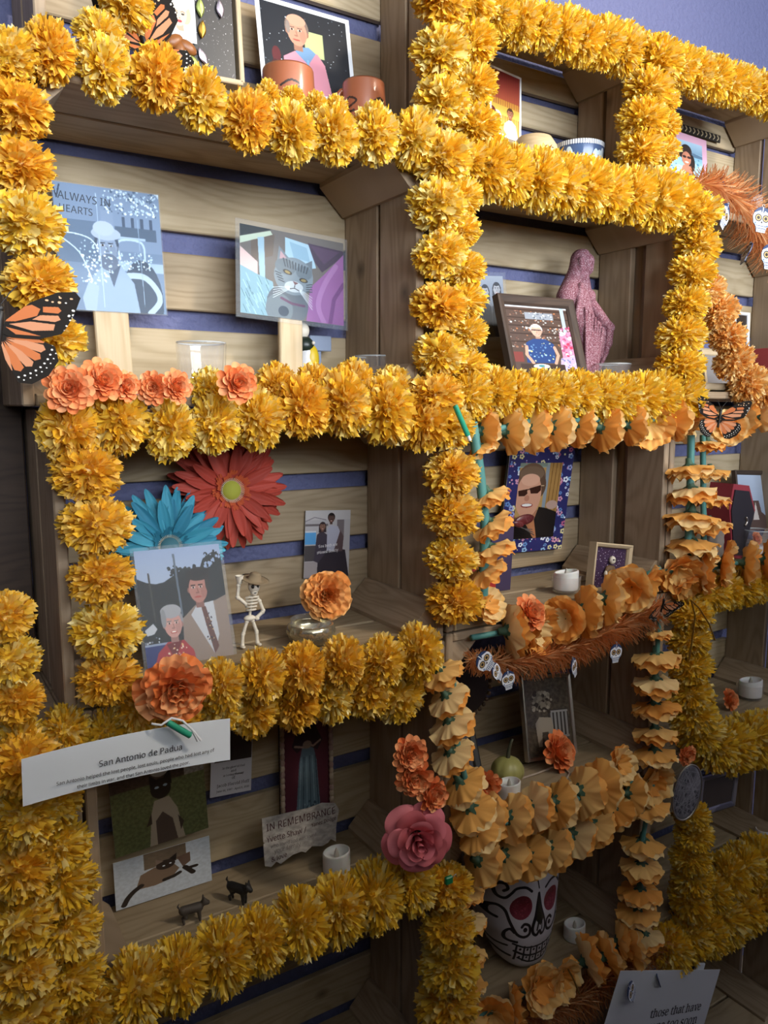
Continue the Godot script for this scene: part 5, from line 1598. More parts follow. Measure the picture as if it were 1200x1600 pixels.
	var dg := Geo.new()
	var drr := 0.036
	dg.lathe([Vector2(0, -0.004), Vector2(drr * 0.9, -0.004), Vector2(drr, 0.0), Vector2(drr * 0.9, 0.004), Vector2(0.004, 0.003), Vector2(0, 0.006)], 36, Transform3D(Basis(Vector3.RIGHT, PI / 2), Vector3(0, drr, 0)))
	obj("disc", dg.mesh(), mat(hx("a8a4a4"), 0.5), disc)

func keepsakes_upper() -> void:
	# photographs on stakes
	var c := [84, 281, 249, 307, 258, 490, 93, 484]
	var o := photo("photograph_on_stake", "bluish black and white photograph of an old man in a cap, on a stake", "photograph", c, 0.045, 0.06, pic_bw_seated(), 0.0, 0.0015, 0.5)
	var q := plate(c, 0.045, 0.06)
	lettering(o, "ALWAYS IN", 0.012, Vector3(-q.w * 0.46, q.h * 0.9, 0.0005), hx("26303e"), false, 0.0, -0.06)
	lettering(o, "HEARTS", 0.011, Vector3(-q.w * 0.46, q.h * 0.8, 0.0005), hx("26303e"), false, 0.0, -0.06)
	stake(o, 0.04, q.h * 0.4, q.h * 0.4 + (q.at.y + 0.6195) / q.basis.y.y, -q.w * 0.04)
	c = [379, 350, 541, 381, 532, 509, 371, 487]
	var o2 := photo("photograph_on_stake", "laminated photograph of a grey tabby cat with a collar, fixed to a wooden stake", "photograph", c, 0.07, 0.082, pic_tabby(), 0.0, 0.006, 0.5)
	var q2 := plate(c, 0.07, 0.082)
	stake(o2, 0.033, q2.h * 0.5, q2.h * 0.5 + (q2.at.y + 0.6195) / q2.basis.y.y, -q2.w * 0.02)
	tumbler("empty clear glass in front of the gap between the stakes", 314, 536, 0.125, -0.62, 78)
	tumbler("empty clear glass standing near the side boards, past the little blue sign", 584, 557, 0.1, -0.62, 62)
	# parrot figurine behind the stake
	var z := 0.062
	var fp := P(477, 560, z)
	var s := 1.0 / 1180.0
	var bird := thing("bird_figurine", "small painted bird figure in yellow, white and blue behind the cat photograph's stake", "figurine", Vector3(fp.x, -0.62, z))
	var top := P(477, 526, z).y + 0.62
	obj("body", blob([[Vector3(0, 0.012, 0), 0.012, Vector3(0, top * 0.5, 0), 0.015], [Vector3(0, top * 0.5, 0), 0.014, Vector3(0.0, top * 0.7, 0.002), 0.012]], 0.002, 0.004), mat(hx("d8d8da"), 0.4), bird)
	ball(bird, "yellow_breast", Vector3(0.006, top * 0.62, 0.006), Vector3(0.011, 0.02, 0.01), mat(hx("d8b828"), 0.4))
	ball(bird, "head", Vector3(-0.002, top - 0.012, 0.003), Vector3(0.013, 0.012, 0.012), mat(hx("1f2a22"), 0.35))
	ball(bird, "eye", Vector3(0.006, top - 0.009, 0.013), Vector3.ONE * 0.0025, M.bone, Basis(), 8)
	ball(bird, "blue_skirt", Vector3(0, 0.026, 0), Vector3(0.017, 0.025, 0.015), mat(hx("2a3a8c"), 0.4))
	ball(bird, "wing", Vector3(0.012, 0.03, 0.008), Vector3(0.014, 0.008, 0.006), mat(hx("2c3a30"), 0.4), Basis(Vector3(0, 0, 1), -0.7))
	ball(bird, "pale_crest", Vector3(-0.003, top + 0.008, 0.0), Vector3(0.009, 0.011, 0.008), M.bone)
	# little blue sign
	z = 0.04
	var sp := P(499, 560, z)
	var sign := thing("little_sign", "little blank blue grey wooden sign on a thin post beside the bird figure", "sign", Vector3(sp.x, -0.62, z))
	var blue := mat(hx("8f9cb4"), 0.7)
	var st := P(499, 525, z).y + 0.62
	block(sign, "sign_board", Vector3(0.034, 0.021, 0.004), Vector3(0, st - 0.0105, 0.003), blue)
	block(sign, "post", Vector3(0.006, st - 0.004, 0.004), Vector3(0, (st - 0.004) / 2, -0.001), blue)
	# dried sprig
	var dp := P(531, 580, 0.07)
	var sprig := thing("dried_sprig", "little dried brown sprig beside the small blue sign", "sprig", Vector3(dp.x, -0.62, 0.07))
	for k in 9:
		var a := k * 0.7
		rod(sprig, "twig", [Vector3.ZERO, Vector3(cos(a) * 0.006, 0.02, sin(a) * 0.004), Vector3(cos(a) * 0.018, 0.03 + 0.003 * (k % 4), sin(a) * 0.008)], 0.0011, mat(hx("5a4c3c"), 0.8), 0.0004)
	# shelf with the glittered figure
	photo("photograph", "faded black and white photograph of three women in a clear sleeve", "photograph", [733, 431, 789, 431, 787, 527, 735, 527], 0.025, 0.03, pic_women(), 0.0, 0.006)
	framed("picture_frame", "dark brown leaning frame with a white haired person in a blue flowered top", "frame", [778, 461, 897, 464, 921, 597, 803, 588], 0.098, 0.138, pic_library(), 0.0145, 0.014, M.frame_brown)
	z = 0.085
	var vp := P(908, 480, z)
	var statue := thing("glitter_statue", "glittery pink statue of a veiled standing woman with open cloak", "statue", Vector3(vp.x, -0.5945, z))
	var bones := [[Vector3(0.003, 0.195, 0.005), 0.0135, Vector3(0.004, 0.184, 0.006), 0.011], [Vector3(0.0, 0.199, -0.004), 0.0172, Vector3(-0.006, 0.18, -0.004), 0.0158], [Vector3(-0.006, 0.18, -0.004), 0.0155, Vector3(-0.024, 0.138, -0.003), 0.0165],
		[Vector3(-0.002, 0.175, 0.002), 0.0095, Vector3(-0.002, 0.152, 0.003), 0.0135], [Vector3(-0.016, 0.143, 0), 0.017, Vector3(0.01, 0.14, 0.001), 0.0135],
		[Vector3(-0.01, 0.138, 0), 0.021, Vector3(-0.001, 0.1, 0), 0.024], [Vector3(-0.029, 0.134, 0), 0.01, Vector3(-0.029, 0.09, 0), 0.01], [Vector3(-0.029, 0.09, 0), 0.01, Vector3(-0.008, 0.03, 0), 0.009],
		[Vector3(0.0, 0.1, 0), 0.023, Vector3(0.013, 0.02, 0), 0.013], [Vector3(0.012, 0.012, 0), 0.015, Vector3(0.012, 0.005, 0), 0.017],
		[Vector3(0.016, 0.128, 0.004), 0.009, Vector3(0.034, 0.102, 0.009), 0.009], [Vector3(0.034, 0.102, 0.009), 0.008, Vector3(0.046, 0.092, 0.01), 0.008], [Vector3(0.047, 0.092, 0.008), 0.007, Vector3(0.049, 0.066, 0.006), 0.005], [Vector3(0.049, 0.066, 0.006), 0.005, Vector3(0.034, 0.028, 0.003), 0.004],
		[Vector3(0.042, 0.09, 0.012), 0.005, Vector3(0.04, 0.05, 0.011), 0.0035], [Vector3(0.04, 0.05, 0.011), 0.0035, Vector3(0.03, 0.022, 0.008), 0.003], [Vector3(0.034, 0.094, 0.0), 0.006, Vector3(0.024, 0.03, -0.002), 0.006],
		[Vector3(0.004, 0.196, 0.0175), 0.0014, Vector3(0.0045, 0.19, 0.019), 0.0018], [Vector3(0.002, 0.209, 0.003), 0.006, Vector3(-0.012, 0.196, 0.008), 0.0045], [Vector3(-0.012, 0.196, 0.008), 0.0045, Vector3(-0.012, 0.165, 0.01), 0.005], [Vector3(0.024, 0.092, 0.002), 0.011, Vector3(0.024, 0.04, 0.0), 0.009], [Vector3(0.033, 0.085, 0.004), 0.008, Vector3(0.029, 0.04, 0.002), 0.007], [Vector3(0.04, 0.082, 0.004), 0.006, Vector3(0.036, 0.045, 0.003), 0.0055], [Vector3(0.0, 0.178, 0.001), 0.0095, Vector3(0.0, 0.15, 0.003), 0.0135], [Vector3(-0.014, 0.155, 0.016), 0.0045, Vector3(-0.022, 0.1, 0.018), 0.004]]
	for e in bones:
		for j in [0, 2]: e[j] = Vector3(e[j].x * (1.3 if e[j].y < 0.165 else 1.0), e[j].y, e[j].z)
	for k in 7: bones.append([Vector3(-0.014 + k * 0.0068, 0.118 - 0.005 * k, 0.0265 - 0.001 * absf(k - 3.0)), 0.0022, Vector3(0.002 + k * 0.0038, 0.012, 0.0155), 0.003])
	var pink := print_mat(pic_glitter("744650", ["6a3442", "9a5a6a", "b88090", "f4e8f0", "d8b8c8", "e6d2de"], 9000, 9), 0.6)
	pink.texture_repeat = true
	pink.uv1_triplanar = true
	pink.uv1_scale = Vector3.ONE * 11.0
	obj("veiled_figure", blob(bones, 0.0013, 0.002), pink, statue)
	tumbler("low clear glass bowl beside the glittered pink statue", 958, 569, 0.125, -0.594, 56, 0.8)
	# right end: white framed piece, pale frame, red box
	framed("picture_frame", "narrow white frame round a dark arch, behind the peach pompoms", "frame", [1150, 487, 1173, 488, 1170, 590, 1147, 588], 0.03, 0.035, Pic.new(8, 16, hx("38302c")), 0.006, 0.008, M.white, false)
	framed("picture_frame", "pale wooden frame behind the peach coloured loop of pompoms", "frame", [1103, 548, 1166, 550, 1164, 628, 1101, 624], 0.1, 0.12, Pic.new(8, 8, hx("8a8684")), 0.009, 0.008, M.pale_wood, false)
	var rp := P(1200, 566, 0.12)
	var rh := P(1200, 545, 0.12).y + 0.594
	var red := thing("red_box", "small red box with a blue front panel on the shelf at the right edge", "box", Vector3(rp.x, -0.594, 0.12))
	block(red, "box_body", Vector3(0.05, rh, 0.04), Vector3(0, rh / 2, 0), mat(hx("a03a40"), 0.5), 0.0015)
	block(red, "blue_panel", Vector3(0.04, rh * 0.7, 0.001), Vector3(0.004, rh / 2, 0.0205), mat(hx("4a78b0"), 0.5), 0.0003)

func gerbera(label: String, u: float, v: float, z: float, rpx: float, dir: Vector3, cols: Array, core: String, button: String) -> void:
	var r := rpx * px(u, v, z)
	var o := thing("gerbera", label, "flower", P(u, v, z), Basis(), "")
	var B := face_basis(dir, r)
	var rings := [[24, -0.05, 1.02, 0.15], [22, 0.1, 0.92, 0.32], [18, 0.28, 0.74, 0.5]]
	for q in rings.size():
		var shapes := []
		for k in 3:
			var g := Geo.new()
			g.tint = lin(cols[k % cols.size()])
			var rr := RandomNumberGenerator.new(); rr.seed = q * 10 + k
			petal(g, Vector3(0.16, 0, 0), Vector3.RIGHT, Vector3(0, 0, 1), rings[q][2] * 0.84, 0.098, rings[q][1] + rr.randf_range(-0.05, 0.05), rings[q][1] - rr.randf_range(0.15, 0.6), 0.45, 8, 6, 0.3, 0.1, rr.randf() * 6.0)
			shapes.append(g.mesh())
		for k in rings[q][0]:
			var a: float = TAU * (k + rng.randf_range(-0.22, 0.22)) / rings[q][0] + q * 0.2
			obj("petal", shapes[rng.randi() % 3], M.silk, o, Transform3D(B * Basis(Vector3(0, 0, 1), a) * Basis(Vector3(0, 1, 0), rng.randf_range(-0.1, 0.1)), Vector3.ZERO))
	var f := Geo.new()
	f.tint = lin(core)
	for k in 60:
		var a := k * 2.4
		var d := Vector3(cos(a), sin(a), 0)
		petal(f, d * (0.13 + 0.04 * (k % 3)), d, Vector3(0, 0, 1), 0.16, 0.025, 0.9, 0.5, 0.2, 2, 2, 0.4)
	obj("floret_ring", f.mesh(), M.silk, o, Transform3D(B, Vector3.ZERO))
	var fil := Geo.new()
	fil.tint = lin("e8dcc0")
	for k in 46:
		var a := k * TAU / 46.0
		var d := Vector3(cos(a), sin(a), 0)
		var n := Vector3(-d.y, d.x, 0) * 0.006
		fil.face(d * 0.13 - n + Vector3(0, 0, 0.06), d * 0.13 + n + Vector3(0, 0, 0.06), d * 0.2 + n * 0.5 + Vector3(0, 0, 0.12), d * 0.2 - n * 0.5 + Vector3(0, 0, 0.12))
	obj("filaments", fil.mesh(), M.silk, o, Transform3D(B, Vector3.ZERO))
	var bt := Geo.new()
	bt.ball(Vector3(0, 0, 0.05), Vector3(0.16, 0.16, 0.09), 20, 10)
	obj("button", bt.mesh(), mat(hx(button), 0.8), o, Transform3D(B, Vector3.ZERO))
	rod(o, "stalk", [B * Vector3(0, 0, -0.05), B * Vector3(0, 0, -0.12) + Vector3(0, -0.03, 0)], 0.003, M.calyx)

func keepsakes_middle() -> void:
	gerbera("big red gerbera with a yellow green centre against the back slats", 360, 766, 0.062, 97, Vector3(-0.05, 0.08, 1), ["b84434", "a83c2e", "c25040"], "cc5a34", "a8a83c")
	gerbera("bright blue gerbera tipped upward behind the laminated couple photograph", 264, 854, 0.078, 96, Vector3(-0.1, 0.12, 1), ["3f9ab4", "368aa6", "4fa8c0"], "2f7c96", "3a6a78")
	photo("photograph", "laminated photograph of a grey haired woman in red and a man in a tie", "photograph", [204, 868, 335, 845, 372, 1027, 235, 1040], 0.1, 0.145, pic_couple(), 0.0, 0.004, 0.5)
	var c := photo("memorial_card", "small card with a couple standing together and white handwriting across it", "card", [476, 799, 546, 796, 546, 900, 476, 903], 0.02, 0.022, pic_missed(), 0.0)
	lettering(c, "You both are", 0.0085, Vector3(-0.0155, 0.046, 0.0006), hx("eceaea"), true, 0.25, 0.08, HORIZONTAL_ALIGNMENT_LEFT, 0.032)
	lettering(c, "missed dearly", 0.0085, Vector3(-0.0175, 0.037, 0.0006), hx("eceaea"), true, 0.25, 0.08, HORIZONTAL_ALIGNMENT_LEFT, 0.036)
	# silvered bowl and the carnation resting in it
	var z := 0.158
	var vp := P(486, 985, z)
	var vr := 39.0 * px(486, 985, z)
	var vh := P(486, 966, z).y + 0.9375
	var bowl := thing("silvered_bowl", "round mercury glass votive bowl under the peach carnation", "bowl", Vector3(vp.x, -0.9375, z))
	var merc := mat(Color.WHITE, 0.16, 0.75)
	var mp := pic_glitter("b4ab90", ["d8d0b8", "8a7c58", "e8e4d0", "4a4230", "c8bc98"], 3000, 5)
	merc.albedo_texture = mp.tex()
	var g := Geo.new()
	g.lathe([Vector2(0, 0.0), Vector2(vr * 0.6, 0.0), Vector2(vr * 0.9, vh * 0.25), Vector2(vr, vh * 0.5), Vector2(vr * 0.93, vh * 0.75), Vector2(vr * 0.84, vh * 0.82), Vector2(vr * 0.8, vh * 0.75), Vector2(vr * 0.85, vh * 0.5), Vector2(vr * 0.5, vh * 0.12), Vector2(0, vh * 0.1)], 36)
	obj("silvered_body", g.mesh(), merc, bowl)
	var g2 := Geo.new()
	g2.lathe([Vector2(vr * 0.84, vh * 0.8), Vector2(vr * 0.8, vh * 0.9), Vector2(vr * 0.82, vh), Vector2(vr * 0.79, vh), Vector2(vr * 0.77, vh * 0.9), Vector2(vr * 0.8, vh * 0.8)], 36)
	obj("clear_collar", g2.mesh(), M.glass, bowl)
	var names := ["f0a85c", "eb9a4c", "f4b872"]
	flower_head("carnation", "peach orange silk carnation resting in the silvered bowl", "flower", carnation_mesh(5, names), M.silk, 510, 930, 0.14, 38, Vector3(-0.35, 0.25, 1))
	skeleton()
	# flowered frame
	var ff := photo("flowered_frame", "flat blue flowered frame with a laughing woman in sunglasses", "frame", [793, 699, 895, 697, 880, 858, 784, 864], 0.05, 0.03, pic_flowers(), 0.0)
	var q := plate([793, 699, 895, 697, 880, 858, 784, 864], 0.05, 0.03)
	block(ff, "frame_back", Vector3(q.w, q.h, 0.006), Vector3(0, q.h / 2, -0.004), M.black)
	obj("portrait_print", print_face(q.w * 0.66, q.h * 0.72, 0.0008), print_mat(pic_sunglasses(), 0.25), ff, Transform3D(Basis(), Vector3(0.0, q.h * 0.13, 0)))
	# dark purple book, red cloth box
	var q3 := plate([766, 818, 799, 815, 801, 928, 766, 930], 0.09, 0.09)
	var book := thing("purple_book", "dark purple book standing upright beside the flowered frame", "book", Vector3(q3.at.x, -0.9305, 0.09), q3.basis)
	block(book, "cover", Vector3(q3.w, q3.h, 0.003), Vector3(0, q3.h / 2, 0), mat(hx("3c3050"), 0.55))
	block(book, "cover", Vector3(q3.w, q3.h, 0.003), Vector3(0, q3.h / 2, -0.02), mat(hx("3c3050"), 0.55))
	block(book, "page_block", Vector3(q3.w - 0.004, q3.h - 0.006, 0.017), Vector3(-0.001, q3.h / 2, -0.01), M.paper)
	var rp := P(752, 915, 0.14)
	var rb := thing("red_pouch", "bright red little box low behind the hanging peach blossoms", "box", Vector3(rp.x, -0.9305, 0.14))
	block(rb, "box_body", Vector3(0.036, 0.042, 0.03), Vector3(0, 0.021, 0), mat(hx("a82c28"), 0.5), 0.003)
	block(rb, "lid", Vector3(0.039, 0.012, 0.033), Vector3(0, 0.046, 0), mat(hx("a82c28"), 0.5), 0.003)
	# dark red glitter clip
	var cp := P(818, 815, 0.062)
	var clip := thing("glitter_clip", "dark red glittery butterfly clip across the flowered frame's lower edge", "clip", cp)
	var rg := print_mat(pic_glitter("5a1c1e", ["7a2a2c", "c88a8a", "3a1012", "e0c0c0"], 2500, 6), 0.3)
	ball(clip, "wing", Vector3(0.002, 0.003, 0), Vector3(0.022, 0.009, 0.004), rg, Basis(Vector3(0, 0, 1), 0.1))
	ball(clip, "wing", Vector3(-0.012, -0.003, 0.001), Vector3(0.012, 0.006, 0.004), rg, Basis(Vector3(0, 0, 1), -0.3))
	for k in 3: rod(clip, "wire", [Vector3(-0.02, -0.004, 0), Vector3(0.0, -0.012, 0.004), Vector3(0.016 + k * 0.002, -0.014 - k * 0.005, 0.004)], 0.0008, M.steel)
	# shadow box with a figure
	var bx := framed("shadow_box", "little wooden shadow box with a skeleton figure in brown on purple glitter", "frame", [929, 847, 988, 852, 985, 932, 929, 929], 0.16, 0.165, pic_calavera(), 0.0075, 0.016, M.pale_wood, false)
	var qb := plate([929, 847, 988, 852, 985, 932, 929, 929], 0.16, 0.165)
	var brown := mat(hx("6a5238"), 0.7)
	obj("figure_body", blob([[Vector3(-0.002, qb.h * 0.5, -0.006), 0.007, Vector3(-0.002, qb.h * 0.34, -0.006), 0.0065], [Vector3(-0.005, qb.h * 0.3, -0.006), 0.004, Vector3(-0.006, qb.h * 0.1, -0.006), 0.004], [Vector3(0.002, qb.h * 0.3, -0.006), 0.004, Vector3(0.003, qb.h * 0.1, -0.006), 0.004], [Vector3(0.005, qb.h * 0.54, -0.006), 0.0032, Vector3(0.012, qb.h * 0.42, -0.004), 0.003], [Vector3(0.012, qb.h * 0.42, -0.004), 0.0028, Vector3(0.008, qb.h * 0.34, -0.002), 0.0026], [Vector3(-0.008, qb.h * 0.52, -0.006), 0.0032, Vector3(-0.013, qb.h * 0.42, -0.004), 0.0028]], 0.0012, 0.002), brown, bx)
	ball(bx, "skull", Vector3(0.0, qb.h * 0.68, -0.004), Vector3(0.0058, 0.0068, 0.0055), M.bone)
	for s in [-1.0, 1.0]: ball(bx, "eye_socket", Vector3(s * 0.0024, qb.h * 0.69, 0.001), Vector3.ONE * 0.0014, M.black, Basis(), 8)
	ball(bx, "white_glove", Vector3(-0.014, qb.h * 0.41, -0.003), Vector3(0.003, 0.005, 0.003), M.bone)
	tealight("white tealight in a glass cup beside the shadow box", 884, 0.155, -0.9305, 38, 920, 1)
	# right: coffin shaped box, frame, candles
	var kp := plate([1108, 744, 1168, 744, 1168, 842, 1108, 842], 0.11, 0.11)
	var cof := thing("coffin_box", "angular red edged black box with a tapering foot and a silver crescent", "box", Vector3(kp.at.x, -0.93, 0.11), Basis(Vector3(0, 0, 1), -0.12))
	var ow := 0.036; var oh := 0.145
	var outline := PackedVector2Array([Vector2(-ow * 0.35, 0.002), Vector2(ow * 0.5, 0.002), Vector2(ow * 1.15, oh * 0.68), Vector2(ow * 0.3, oh), Vector2(-ow * 1.1, oh), Vector2(-ow * 1.2, oh * 0.68)])
	var cg := Geo.new()
	cg.slab(outline, 0.05)
	obj("red_shell", cg.mesh(), mat(hx("9a3540"), 0.55), cof)
	var inner := PackedVector2Array()
	for p in outline: inner.append((p - Vector2(0, oh * 0.55)) * 0.88 + Vector2(0, oh * 0.53))
	var ig := Geo.new()
	ig.slab(inner, 0.004)
	obj("black_lid", ig.mesh(), mat(hx("2a262c"), 0.5), cof, Transform3D(Basis(), Vector3(0, 0, 0.0255)))
	var moon := []
	for k in 9: moon.append(Vector3(0.006 + 0.007 * cos(-1.3 + k * 0.33), oh * 0.52 + 0.008 * sin(-1.3 + k * 0.33), 0.029))
	rod(cof, "silver_crescent", moon, 0.0025, M.silver)
	framed("picture_frame", "dark frame with a pale sky picture at the right edge of its shelf", "frame", [1160, 737, 1222, 734, 1206, 850, 1148, 848], 0.07, 0.1, pic_tower(), 0.009, 0.01, M.frame_brown)
	var pil := P(1116, 845, 0.14)
	var pc := thing("pillar_candle", "rough grey pillar candle behind the teal stemmed blossoms", "candle", Vector3(pil.x, -0.93, 0.14))
	var pg := Geo.new()
	var phh := P(1116, 816, 0.14).y + 0.93
	pg.grid(24, 10, func(a: float, b: float) -> Vector3:
		var w := -a * TAU
		var r := 0.017 + 0.0012 * sin(w * 7.0 + b * 9.0) + 0.0008 * sin(b * 40.0)
		if b > 0.95: r = 0.0001
		return Vector3(cos(w) * r, minf(b / 0.9, 1.0) * phh, sin(w) * r), true)
	obj("wax_body", pg.mesh(), mat(hx("8a8078"), 0.8), pc)
	rod(pc, "wick", [Vector3(0, phh, 0), Vector3(0.001, phh + 0.006, 0)], 0.0008, M.black)
	var gc := tumbler("glass holder with a white candle and an orange flower at the right edge", 1183, 828, 0.15, -0.93, 40, 0.95)
	var wg := Geo.new()
	wg.lathe([Vector2(0, 0.008), Vector2(0.02, 0.008), Vector2(0.02, 0.024), Vector2(0, 0.026)], 20)
	obj("white_candle", wg.mesh(), M.wax, gc)
	obj("orange_flower", M.dense[0], M.silk, gc, Transform3D(face_basis(Vector3(0, 0.5, 1), 0.014), Vector3(0, 0.04, 0)))

func skeleton() -> void:
	var z := 0.128
	var b := P(391, 1010, z)
	var o := thing("skeleton_figurine", "tiny ivory skeleton in a wide hat raising one arm with a cup", "figurine", Vector3(b.x, -0.9375, z))
	var s := px(391, 960, z)
	var at := func(u: float, v: float) -> Vector3: return Vector3((u - 391.0) * s, (1012.0 - v) * s, 0.0)
	var m: Material = M.bone
	var sk := ball(o, "skull", at.call(398, 916) + Vector3(0, 0, 0.003), Vector3(0.0075, 0.0095, 0.008), m)
	ball(sk, "jaw", Vector3(-0.001, -0.008, 0.002), Vector3(0.0045, 0.004, 0.005), m)
	for e in [-1.0, 1.0]: ball(sk, "eye_socket", Vector3(e * 0.003 - 0.001, 0.001, 0.0062), Vector3(0.0022, 0.0026, 0.002), M.black, Basis(), 8)
	ball(sk, "mouth", Vector3(-0.001, -0.0075, 0.0062), Vector3(0.0022, 0.001, 0.001), M.black, Basis(), 8)
	var hg := Geo.new()
	hg.lathe([Vector2(0.0, 0.0), Vector2(0.015, 0.0), Vector2(0.019, 0.002), Vector2(0.015, 0.0015), Vector2(0.0085, 0.0015), Vector2(0.007, 0.009), Vector2(0.004, 0.011), Vector2(0, 0.0105)], 24)
	obj("straw_hat", hg.mesh(), mat(hx("8c7a60"), 0.8), o, Transform3D(Basis(Vector3(0, 0, 1), -0.15) * Basis(Vector3.RIGHT, 0.2), at.call(400, 908) + Vector3(0, 0, 0.001)))
	rod(o, "spine", [at.call(397, 926), at.call(394, 945), at.call(391, 966)], 0.0018, m)
	for k in 5:
		var y: float = 934.0 + k * 5.0
		var c: Vector3 = at.call(396.0 - k * 0.6, y)
		var ring := []
		for i in 13: ring.append(c + Vector3(cos(TAU * i / 12.0) * (0.0085 - 0.0006 * k), 0.001 * sin(TAU * i / 12.0), sin(TAU * i / 12.0) * 0.0055))
		rod(o, "rib", ring, 0.0011, m)
	rod(o, "collar_bone", [at.call(386, 936), at.call(397, 931), at.call(407, 938)], 0.0016, m)
	ball(o, "pelvis", at.call(391, 967), Vector3(0.008, 0.004, 0.005), m)
	for l in [["upper_arm", 386, 944, 373, 932], ["forearm", 372, 931, 374, 913], ["upper_arm", 408, 942, 414, 958], ["forearm", 413, 960, 403, 968], ["thigh", 386, 972, 380, 990], ["shin", 379, 992, 378, 1008], ["thigh", 396, 972, 402, 990], ["shin", 402, 992, 403, 1008]]:
		var a: Vector3 = at.call(l[1], l[2]); var c: Vector3 = at.call(l[3], l[4])
		var g := Geo.new()
		g.tube([a, a.lerp(c, 0.2), a.lerp(c, 0.8), c], 0.0024, 0.0024, 8)
		g.ball(a, Vector3.ONE * 0.003, 8, 6); g.ball(c, Vector3.ONE * 0.003, 8, 6)
		obj(l[0], g.mesh(), m, o)
	for f in [[377, 1010], [404, 1010]]: ball(o, "foot", at.call(f[0], f[1]) + Vector3(0, 0, 0.003), Vector3(0.0032, 0.0018, 0.006), m)
	var cup := Geo.new()
	cup.lathe([Vector2(0.002, 0), Vector2(0.003, 0.001), Vector2(0.0055, 0.011), Vector2(0.005, 0.011), Vector2(0.0, 0.004)], 12)
	obj("raised_cup", cup.mesh(), m, o, Transform3D(Basis(), at.call(376, 911)))
	ball(o, "hand", at.call(403, 969) + Vector3(0, 0, 0.002), Vector3(0.003, 0.002, 0.002), m)

func cat_figure(label: String, u: float, v: float, z: float, size: float, yaw: float, col: String) -> void:
	var p := P(u, v, z)
	var o := thing("cat_figurine", label, "figurine", Vector3(p.x, -1.3035, z), Basis(Vector3.UP, yaw))
	var k := size
	var bones := [[Vector3(-0.5, 0.78, 0) * k, 0.24 * k, Vector3(0.35, 0.8, 0) * k, 0.25 * k], [Vector3(0.35, 0.82, 0) * k, 0.15 * k, Vector3(0.62, 1.0, 0.02) * k, 0.12 * k], [Vector3(0.66, 1.02, 0.03) * k, 0.2 * k, Vector3(0.82, 0.96, 0.04) * k, 0.13 * k],
		[Vector3(0.62, 1.14, 0.1) * k, 0.085 * k, Vector3(0.6, 1.36, 0.13) * k, 0.045 * k], [Vector3(0.62, 1.14, -0.08) * k, 0.085 * k, Vector3(0.6, 1.36, -0.11) * k, 0.045 * k], [Vector3(-0.62, 0.84, 0) * k, 0.06 * k, Vector3(-0.78, 1.08, 0) * k, 0.045 * k], [Vector3(-0.78, 1.08, 0) * k, 0.045 * k, Vector3(-0.7, 1.26, 0.02) * k, 0.03 * k]]
	for s in [-1.0, 1.0]:
		bones.append([Vector3(0.33, 0.7, s * 0.1) * k, 0.13 * k, Vector3(0.36, 0.3, s * 0.1) * k, 0.085 * k])
		bones.append([Vector3(0.36, 0.3, s * 0.1) * k, 0.085 * k, Vector3(0.37, 0.07, s * 0.1) * k, 0.075 * k])
		bones.append([Vector3(-0.45, 0.7, s * 0.1) * k, 0.12 * k, Vector3(-0.36, 0.42, s * 0.11) * k, 0.075 * k])
		bones.append([Vector3(-0.36, 0.42, s * 0.11) * k, 0.07 * k, Vector3(-0.52, 0.26, s * 0.11) * k, 0.05 * k])
		bones.append([Vector3(-0.52, 0.26, s * 0.11) * k, 0.075 * k, Vector3(-0.48, 0.07, s * 0.11) * k, 0.07 * k])
	obj("body", blob(bones, 0.045 * k, 0.06 * k), mat(hx(col), 0.6), o)
	for s in [-1.0, 1.0]: ball(o, "eye", Vector3(0.78, 1.06, 0.03 + s * 0.08) * k, Vector3.ONE * 0.025 * k, mat(hx("b0a070"), 0.3), Basis(), 8)

